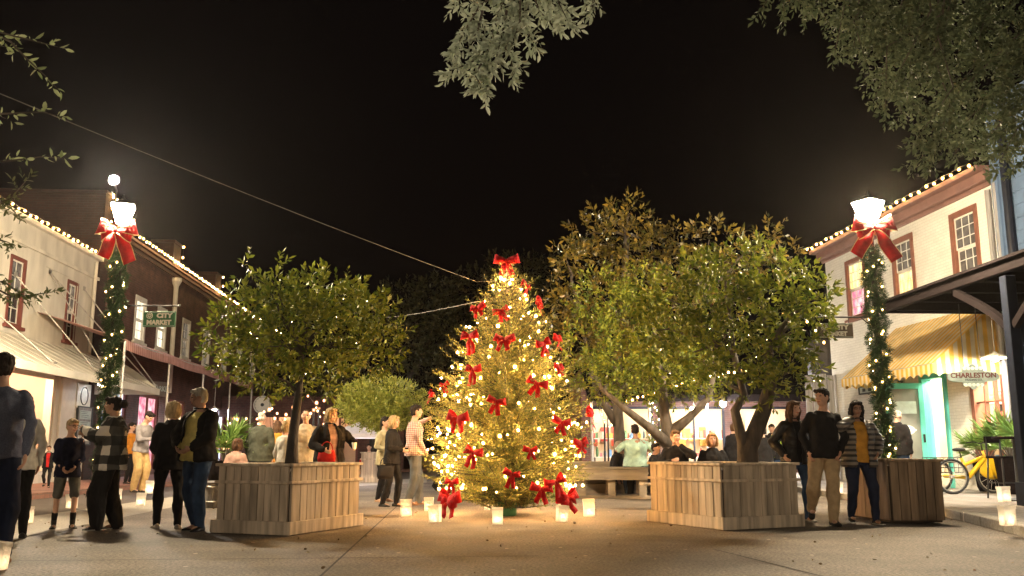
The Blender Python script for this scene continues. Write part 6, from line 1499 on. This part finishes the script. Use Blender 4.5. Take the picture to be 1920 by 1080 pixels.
LUM = [(762, 968, 0, 'luminaria under the checked-shirt man at the tree left'), (804, 958, 0, 'small luminaria right of the checked-shirt man, behind another'), (816, 979, 0, 'luminaria left of the lowest left red bow'),
       (916, 956, 0, 'luminaria behind the green tub at its left'), (933, 983, 0, 'luminaria in front of the green tub, nearest in its row'), (1053, 978, 0, 'luminaria in front of the lowest right red bow'),
       (1056, 952, 0, 'luminaria half hidden behind the lowest right red bow'), (1105, 968, 0, 'luminaria standing alone before the plank bench end'), (1884, 941, .13, 'farther luminaria near the bistro table on the paved sidewalk'),
       (1890, 985, .13, 'nearest right luminaria at the sidewalk kerb'), (263, 948, .004, 'luminaria left of the blonde woman in black'), (48, 982, .004, 'luminaria behind the legs of the man in grey-blue sweater'),
       (-8, 1068, 0, 'nearest luminaria cut by the left picture edge'), (281, 925, .13, 'luminaria behind the blonde woman legs'), (134, 953, .004, 'luminaria seen between the boy legs'), (218, 940, .004, 'luminaria just right of the plaid-jacket woman trousers'),
       (1526, 905, .13, 'farther luminaria seen between planter and khaki trousers'), (1572, 925, .13, 'luminaria seen behind the khaki trousers'), (1668, 930, .13, 'luminaria behind the dark planter and lamp')]
l0 = None
for u, v, z, lb in LUM:
    p = G(u, v, z); t = luminaria(lb, p, random.uniform(-.35, .35), random.uniform(.94, 1.12)); t.rotation_euler = (random.uniform(-.05, .05), random.uniform(-.06, .06), t.rotation_euler.z)
    if l0 is None: lum_parts(t); l0 = t
    else:
        for ch in kids(l0): copy_tree(ch, t)
# ------------------------------------------------------------------ trike, palms, bistro set, bin, tent
tp = D(1808, 850, 18.9)
t = thing('tricycle', 'yellow three-wheeled cargo bike parked by the white shop wall', 'tricycle', (tp.x - .05, tp.y, .13), R(4), s=1.0)
Yl = mat('yellow_bike_paint', (.70, .44, .02), .35, var=.08, bump=0); RB_ = mat('tyre_rubber', (.02, .02, .02), .8, bump=0)
def wheel(x, y, r=.33):
    w = MB(); n = 28; w.tube([(x + math.cos(2 * math.pi * i / n) * r, y, r + .02 + math.sin(2 * math.pi * i / n) * r) for i in range(n + 1)], .026, 8); o = w.build('wheel', RB_, t, smooth=True)
    k = MB(); k.tube([(x + math.cos(2 * math.pi * i / n) * r * .9, y, r + .02 + math.sin(2 * math.pi * i / n) * r * .9) for i in range(n + 1)], .012, 6)
    for i in range(14): a = 2 * math.pi * i / 14; k.tube([(x, y + .02 * (-1) ** i, r + .02), (x + math.cos(a) * r * .9, y, r + .02 + math.sin(a) * r * .9)], .003, 4)
    k.tube([(x, y - .05, r + .02), (x, y + .05, r + .02)], .022, 8); k.build('rim', M['steel'], o)
wheel(-.42, -.3); wheel(-.42, .3); wheel(.62, 0)
p = MB(); T_ = lambda a, b, r=.036: p.tube([a, b], r, 8)
T_((-.42, -.3, .35), (-.42, .3, .35), .018); T_((-.42, 0, .35), (.1, 0, .32)); T_((.1, 0, .32), (-.02, 0, .72)); T_((.1, 0, .32), (.46, 0, .70), .05); T_((-.02, 0, .55), (.46, 0, .74)); T_((.44, 0, .86), (.52, 0, .62), .025)
for s_ in (-.05, .05): T_((.52, s_, .64), (.62, s_, .35), .014)
p.ell((.62, 0, .50), (.3, .05, .22)); p.build('frame', Yl, t, smooth=True)
p = MB(); T_((-.02, 0, .72), (-.05, 0, .85), .014); p.ell((-.06, 0, .88), (.14, .09, .04)); p.build('saddle', M['iron'], t, smooth=True)
p = MB(); T_((.44, 0, .86), (.42, 0, 1.0), .014); p.tube([(.28, -.3, 1.02), (.4, -.22, 1.04), (.42, 0, 1.0), (.4, .22, 1.04), (.28, .3, 1.02)], .013, 8); p.build('handlebar', M['iron'], t, smooth=True)
p = MB()
for z in (.42, .52, .62, .72):
    for y in (-.27, .27): p.tube([(-.7, y, z), (-.16, y, z)], .007, 5)
    for x in (-.7, -.16): p.tube([(x, -.27, z), (x, .27, z)], .007, 5)
for i in range(7):
    for y in (-.27, .27): p.tube([(-.7 + .09 * i, y, .42), (-.7 + .09 * i, y, .72)], .006, 5)
p.build('basket', M['iron'], t)
def palm(label, loc, h, n, L_, pot, seed):
    t = thing('potted_palm', label, 'potted plant', loc); q = random.Random(seed)
    p = MB(); p.lathe([(pot * .62, 0), (pot * .8, .1), (pot, h * .9), (pot * 1.05, h), (pot * .9, h), (pot * .85, h - .06), (.001, h - .06)], 20); p.build('pot', M['timber'], t)
    p = MB(); C, DR, S = [], [], []
    for i in range(n):
        a = 2.4 * i + q.uniform(-.3, .3); el = q.uniform(.35, 1.35); l_ = L_ * q.uniform(.7, 1.1); d = Vector((math.cos(a) * math.cos(el), math.sin(a) * math.cos(el), math.sin(el)))
        e = Vector((0, 0, h)) + d * l_ * .6; p.tube([(0, 0, h - .06), e], [.012, .006], 5)
        for k in range(22):
            f = (k / 21 - .5) * 2.6; side = d.cross(Vector((0, 0, 1))).normalized(); up = side.cross(d)
            dd = d * math.cos(f) + side * math.sin(f); C.append(e); DR.append((dd.x, dd.y, dd.z - .25 * abs(f))); S.append(l_ * .55 * q.uniform(.8, 1.1))
    p.build('stems', M['bark'], t); leaf_mesh('fronds', np.array(C), np.array(DR), np.array(S), leafmat('palm_leaf', (.08, .16, .03), (.22, .34, .08), .4, .3), t, .09, 4, .03)
pp_ = D(1893, 850, 18.6); palm('larger potted fan palm right of the yellow tricycle', (pp_.x, pp_.y, .13), .75, 16, .95, .3, 2)
pp_ = D(1846, 850, 19.75); palm('smaller potted fan palm behind the yellow tricycle', (pp_.x, pp_.y, .13), .62, 13, .8, .25, 3)
pp_ = D(420, 860, 18.0); palm('leafy fan palm behind the man in yellow shirt', (pp_.x, 18.0, 0), .8, 14, .9, .3, 6)
bt = G(1905, 962, .13)
bt = D(1905, 850, 16.2)
t = thing('bistro_table', 'tall dark bistro table at the right edge', 'table', (bt.x, bt.y, .13))
p = MB(); p.lathe([(.001, 1.06), (.36, 1.06), (.37, 1.08), (.36, 1.1), (.001, 1.1)], 28); p.build('table_top', M['timber'], t)
p = MB(); p.tube([(0, 0, .04), (0, 0, 1.06)], .045, 10); p.build('column', M['iron'], t); p = MB(); p.lathe([(.27, 0), (.27, .02), (.06, .05), (.001, .05)], 24); p.build('foot', M['iron'], t)
for i, (dx, dy, lb) in enumerate(((.14, .75, 'tall dark bar stool left of the bistro table'), (.15, -.75, 'tall dark bar stool in front of the bistro table'))):
    t = thing('bar_stool', lb, 'stool', (bt.x + dx, bt.y + dy, .13), .3 + i, 'bar stools at the bistro table')
    p = MB(); p.bx(-.19, .19, -.19, .19, .72, .76); p.build('seat', M['timber'], t, bevel=.01)
    p = MB(); p.bx(-.19, .19, .17, .2, 1.0, 1.12); p.build('backrest', M['timber'], t, bevel=.008)
    for sx in (-1, 1):
        for sy in (-1, 1): p = MB(); p.tube([(sx * .2, sy * .2, 0), (sx * .16, sy * .16, .72)] + ([(sx * .16, .185, 1.12)] if sy > 0 else []), .016, 8); p.build('leg', M['iron'], t)
    p = MB(); 
    for sx in (-1, 1): p.tube([(sx * .185, -.185, .28), (sx * .185, .185, .28)], .01, 6)
    p.tube([(-.185, -.185, .28), (.185, -.185, .28)], .01, 6); p.build('footrest', M['iron'], t)
bn = G(402, 952)
t = thing('waste_bin', 'grey round waste bin beside the left planter', 'bin', (bn.x - .02, bn.y, 0))
p = MB(); p.lathe([(.16, 0), (.17, .02), (.2, .42), (.215, .44), (.205, .46), (.18, .44), (.15, .05), (.001, .05)], 24); p.build('body', M['greypaint'], t)
p = MB(); 
for z in (.1, .36): p.lathe([(.18 + z * .06, z), (.19 + z * .06, z + .01), (.18 + z * .06, z + .02)], 24)
p.build('hoop', M['steel'], t)
tq = D(683, 812, 27)
t = thing('market_tent', 'low pale lavender market tent under the clipped tree', 'tent', (tq.x, 27, 0))
p = MB(); w_ = .86; z0, z1 = D(683, 814, 27).z, D(683, 796, 27).z + .15
p.add([(-w_, -w_, z0), (w_, -w_, z0), (w_, w_, z0), (-w_, w_, z0), (0, 0, z1)], [(0, 1, 4), (1, 2, 4), (2, 3, 4), (3, 0, 4)])
p.add([(-w_, -w_, z0 - .12), (w_, -w_, z0 - .12), (w_, w_, z0 - .12), (-w_, w_, z0 - .12), (-w_, -w_, z0), (w_, -w_, z0), (w_, w_, z0), (-w_, w_, z0)], [(0, 1, 5, 4), (1, 2, 6, 5), (2, 3, 7, 6), (3, 0, 4, 7)])
o = p.build('canopy', mat('lavender_canvas', (.55, .53, .62), .8, var=.08, bump=.05), t); o.modifiers.new('thick', 'SOLIDIFY').thickness = .006
for sx in (-1, 1):
    for sy in (-1, 1): p = MB(); p.tube([(sx * w_ * .96, sy * w_ * .96, 0), (sx * w_ * .96, sy * w_ * .96, z0)], .02, 6); p.build('pole', M['steel'], t)
point('tent_lamp', (0, 0, z0 - .15), 25, (1, .9, .85), .05, t)
# table with cloth behind left planter (seen as a pale wedge)
# ------------------------------------------------------------------ restaurant lights at the end of the left row
q = random.Random(12)
for i, (u0, u1, v0, v1, Y, n, lb) in enumerate(((385, 470, 778, 850, 25.0, 26, 'cluster of amber lanterns on a tree before the restaurant'), (465, 545, 762, 835, 26.5, 26, 'cluster of amber lanterns hung around the round sign'), (540, 625, 735, 830, 28.0, 24, 'loose cluster of amber lanterns in the dark tree'), (1105, 1160, 755, 800, 30, 10, 'few amber lanterns behind the bench tree'))):
    P = [D(q.uniform(u0, u1), q.uniform(v0, v1), Y + q.uniform(-1, 1)) for _ in range(n)]; P.sort(key=lambda p: p.x)
    t = thing('lantern_string', lb, 'string lights', P[0], 0, 'amber lantern strings'); o = P[0]
    wb = MB(); wb.tube([p - o for p in P], .006, 4); wb.build('wire', M['iron'], t); ico = MB(); bulb(ico, (0, 0, -.06), .055, .45); f = None
    for p in P:
        if f is None: f = ico.build('bulb', M['bulb_pink'], t, smooth=True); b = f
        else: b = f.copy(); COL.objects.link(b); b.parent = t
        b.location = p - o; k = q.choice((.7, .9, 1.1)); b.scale = (k, k, k)
    for k in range(2):
        mp_ = P[len(P) // 3 * (k + 1)] - o; wb = MB(); wb.tube([(mp_.x, mp_.y, mp_.z), (mp_.x, mp_.y + .1, -o.z)], .03, 6); wb.build('pole', M['iron'], t)
end = thing('restaurant_building', 'dark restaurant at the end of the left row with glowing doors', 'building', (D(560, 860, 44).x, 44, 0))
mb = wall_mb(-7, 5, 0, 3.6, [(-5, -3.2, .1, 2.6), (-2, -.2, .1, 2.6), (1, 2.8, .1, 2.6)]); mb.bx(-7, 5, .3, 6, 3.4, 3.6); mb.bx(-7, -6.8, .3, 6, 0, 3.4); mb.bx(4.8, 5, .3, 6, 0, 3.4); mb.build('wall', M['redbrick'], end)
mb = MB(); mb.bx(-6.8, 4.8, 2, 2.05, 0, 3.4); mb.build('interior_wall', M['interior'], end)
for x in (-4.1, -1.1, 1.9):
    point('shop_lamp', (x, 1, 2.8), 40, (1, .5, .28), .1, end); f = MB(); f.bx(x - .9, x - .8, 0, .15, .1, 2.6); f.bx(x + .8, x + .9, 0, .15, .1, 2.6); f.bx(x - .05, x + .05, .02, .13, .1, 2.6); f.build('door', M['brownred'], end)
# tiny bulbs added to the planter trees, imitating glints on the leaves
for u0, u1, v0, v1, Y, n, lb, sd in ((400, 720, 560, 710, 11.7, 13, 'tiny added bulbs imitating leaf glints in the left planter tree', 1), (1230, 1540, 600, 720, 12.1, 11, 'tiny added bulbs imitating leaf glints in the right planter tree', 2)):
    q = random.Random(sd); P = [D(q.uniform(u0, u1), q.uniform(v0, v1), Y + q.uniform(-.3, .5)) for _ in range(n)]; P.sort(key=lambda p: p.x); o = P[0]
    t = thing('string_lights', lb, 'string lights', o); wb = MB(); wb.tube([p - o for p in P], .002, 4); wb.build('wire', M['iron'], t)
    ico = MB(); bulb(ico, r=.006, k=.6, seg=6, rg=4); f = None
    for p in P:
        if f is None: f = ico.build('bulb', M['bulb_small'], t); b = f
        else: b = f.copy(); COL.objects.link(b); b.parent = t
        b.location = p - o
# large red flower basket / poinsettia sprays on the far posts, wreath
wp = D(1235, 790, 30.0)
t = thing('potted_tree', 'small potted tree full of bulbs behind the bench', 'tree', (wp.x, 30, 0))
bl_ = [((0, 0, 1.2), (.35, .35, .5)), ((0, 0, 1.9), (.25, .25, .4)), ((0, 0, 2.5), (.13, .13, .3))]
P_, D_ = blob_points(bl_, 900, .4); C_, E_, S_ = sprigs(P_, D_, .12, 6, .09); leaf_mesh('crown', C_, E_, S_, LF1, t, .3, 4)
p = MB(); p.tube([(0, 0, .2), (0, 0, 2.6)], .03, 6); p.lathe([(.15, 0), (.22, .4), (.2, .4), (.001, .36)], 14); p.build('trunk', M['barkdark'], t)
ico = MB(); bulb(ico, r=.04, k=.5, seg=6, rg=4); f = None
for k in range(24):
    a, z = k * 2.4, .8 + 1.9 * k / 24; r_ = .46 * (1 - .28 * (z - .8))
    if f is None: f = ico.build('bulb', M['bulb_small'], t); b = f
    else: b = f.copy(); COL.objects.link(b); b.parent = t
    b.location = (r_ * math.cos(a) * .85, r_ * math.sin(a) * .85, z)

bq = D(1300, 850, 15.9)
t = thing('plank_bench', 'plain plank bench hidden behind the right planter under the two sitters', 'bench', (bq.x, 16.0, 0))
p = MB()
for k in range(3): p.bx(-.9, .9, -.3 + k * .2, -.12 + k * .2, .40, .44)
p.build('seat', M['bench'], t, bevel=.006)
for x in (-.7, .6): p = MB(); p.bx(x, x + .1, -.25, .25, 0, .398); p.build('leg', M['bench'], t)

# fallen leaves on the paving
q = np.random.default_rng(3); n = 200
P_ = np.stack([q.uniform(-8, 8, n), q.uniform(6.5, 16, n), np.full(n, .012)], 1); D_ = np.stack([q.normal(size=n), q.normal(size=n), q.uniform(-.05, .25, n)], 1)
o = leaf_mesh('fallen_leaves', P_, D_, q.uniform(.02, .05, n), leafmat('dry_leaf', (.10, .06, .025), (.42, .33, .20), .7, 0), None, .5, 6, .1); o['kind'] = 'stuff'; o['label'] = 'small dry leaves scattered over the paving'
# lettering becomes plain mesh
dg = bpy.context.evaluated_depsgraph_get(); dg.update()
for o in [o for o in bpy.data.objects if o.type == 'FONT']:
    me = bpy.data.meshes.new_from_object(o.evaluated_get(dg)); n = bpy.data.objects.new('lettering', me); COL.objects.link(n)
    n.parent = o.parent; n.location = o.location; n.rotation_euler = o.rotation_euler; n.scale = o.scale; bpy.data.objects.remove(o)
# ------------------------------------------------------------------ night sky, faint added moonlight, camera
w = bpy.data.worlds.new('World'); SC.world = w; w.use_nodes = True
nt = w.node_tree; bg = nt.nodes['Background']
sky = nt.nodes.new('ShaderNodeTexSky'); sky.sky_type = 'NISHITA'; sky.sun_disc = False; sky.sun_elevation = R(-8); sky.sun_rotation = R(200)
mx = nt.nodes.new('ShaderNodeMix'); mx.data_type = 'RGBA'; mx.blend_type = 'ADD'; mx.inputs[0].default_value = 1
mx.inputs[7].default_value = (.075, .05, .045, 1)      # sodium-tinted town glow
nt.links.new(sky.outputs[0], mx.inputs[6]); nt.links.new(mx.outputs[2], bg.inputs[0]); bg.inputs[1].default_value = .012
sl = bpy.data.lights.new('added_moon', 'SUN'); sl.energy = .03; sl.angle = R(.5); sl.color = (1, .93, .85)  # weak unseen moonlight, added as ambient light
so = bpy.data.objects.new('added_moon', sl); COL.objects.link(so); so.rotation_euler = (R(48), 0, R(-25))
cam = bpy.data.cameras.new('camera'); co = bpy.data.objects.new('camera', cam); COL.objects.link(co)
co.location = (0, 0, CZ); co.rotation_euler = (R(90) + PITCH, 0, 0); cam.sensor_width = 36; cam.lens = FOC / 1920 * 36; cam.clip_end = 600; cam.clip_start = .1
SC.camera = co
vs = SC.view_settings; SC.display_settings.display_device = 'sRGB'; vs.view_transform = 'Standard'; vs.look = 'None'; vs.gamma = 1; vs.exposure = 1.4; vs.use_curve_mapping = False
cy = SC.cycles; cy.use_denoising = True; cy.max_bounces = 6; cy.diffuse_bounces = 3; cy.glossy_bounces = 2; cy.transparent_max_bounces = 6; cy.transmission_bounces = 3
cy.caustics_reflective = False; cy.caustics_refractive = False; cy.sample_clamp_indirect = 4; cy.sample_clamp_direct = 0; cy.use_light_tree = True

HALO_AIR = 1  # added scattering volume, imitates lens glow round the lamps
if HALO_AIR:
    m = bpy.data.materials.new('halo_volume'); m.use_nodes = True; nt = m.node_tree; nt.nodes.clear()
    o_ = nt.nodes.new('ShaderNodeOutputMaterial'); pv = nt.nodes.new('ShaderNodeVolumePrincipled'); pv.inputs['Color'].default_value = (1, .9, .8, 1); pv.inputs['Density'].default_value = .00013; pv.inputs['Anisotropy'].default_value = .8
    nt.links.new(pv.outputs[0], o_.inputs['Volume'])
    hb = MB(); hb.bx(-60, 60, -40, 90, -1, 16); ho = hb.build('lens_halo', m); ho['kind'] = 'stuff'; ho['label'] = 'thin added air volume imitating lens glow round the lamps'
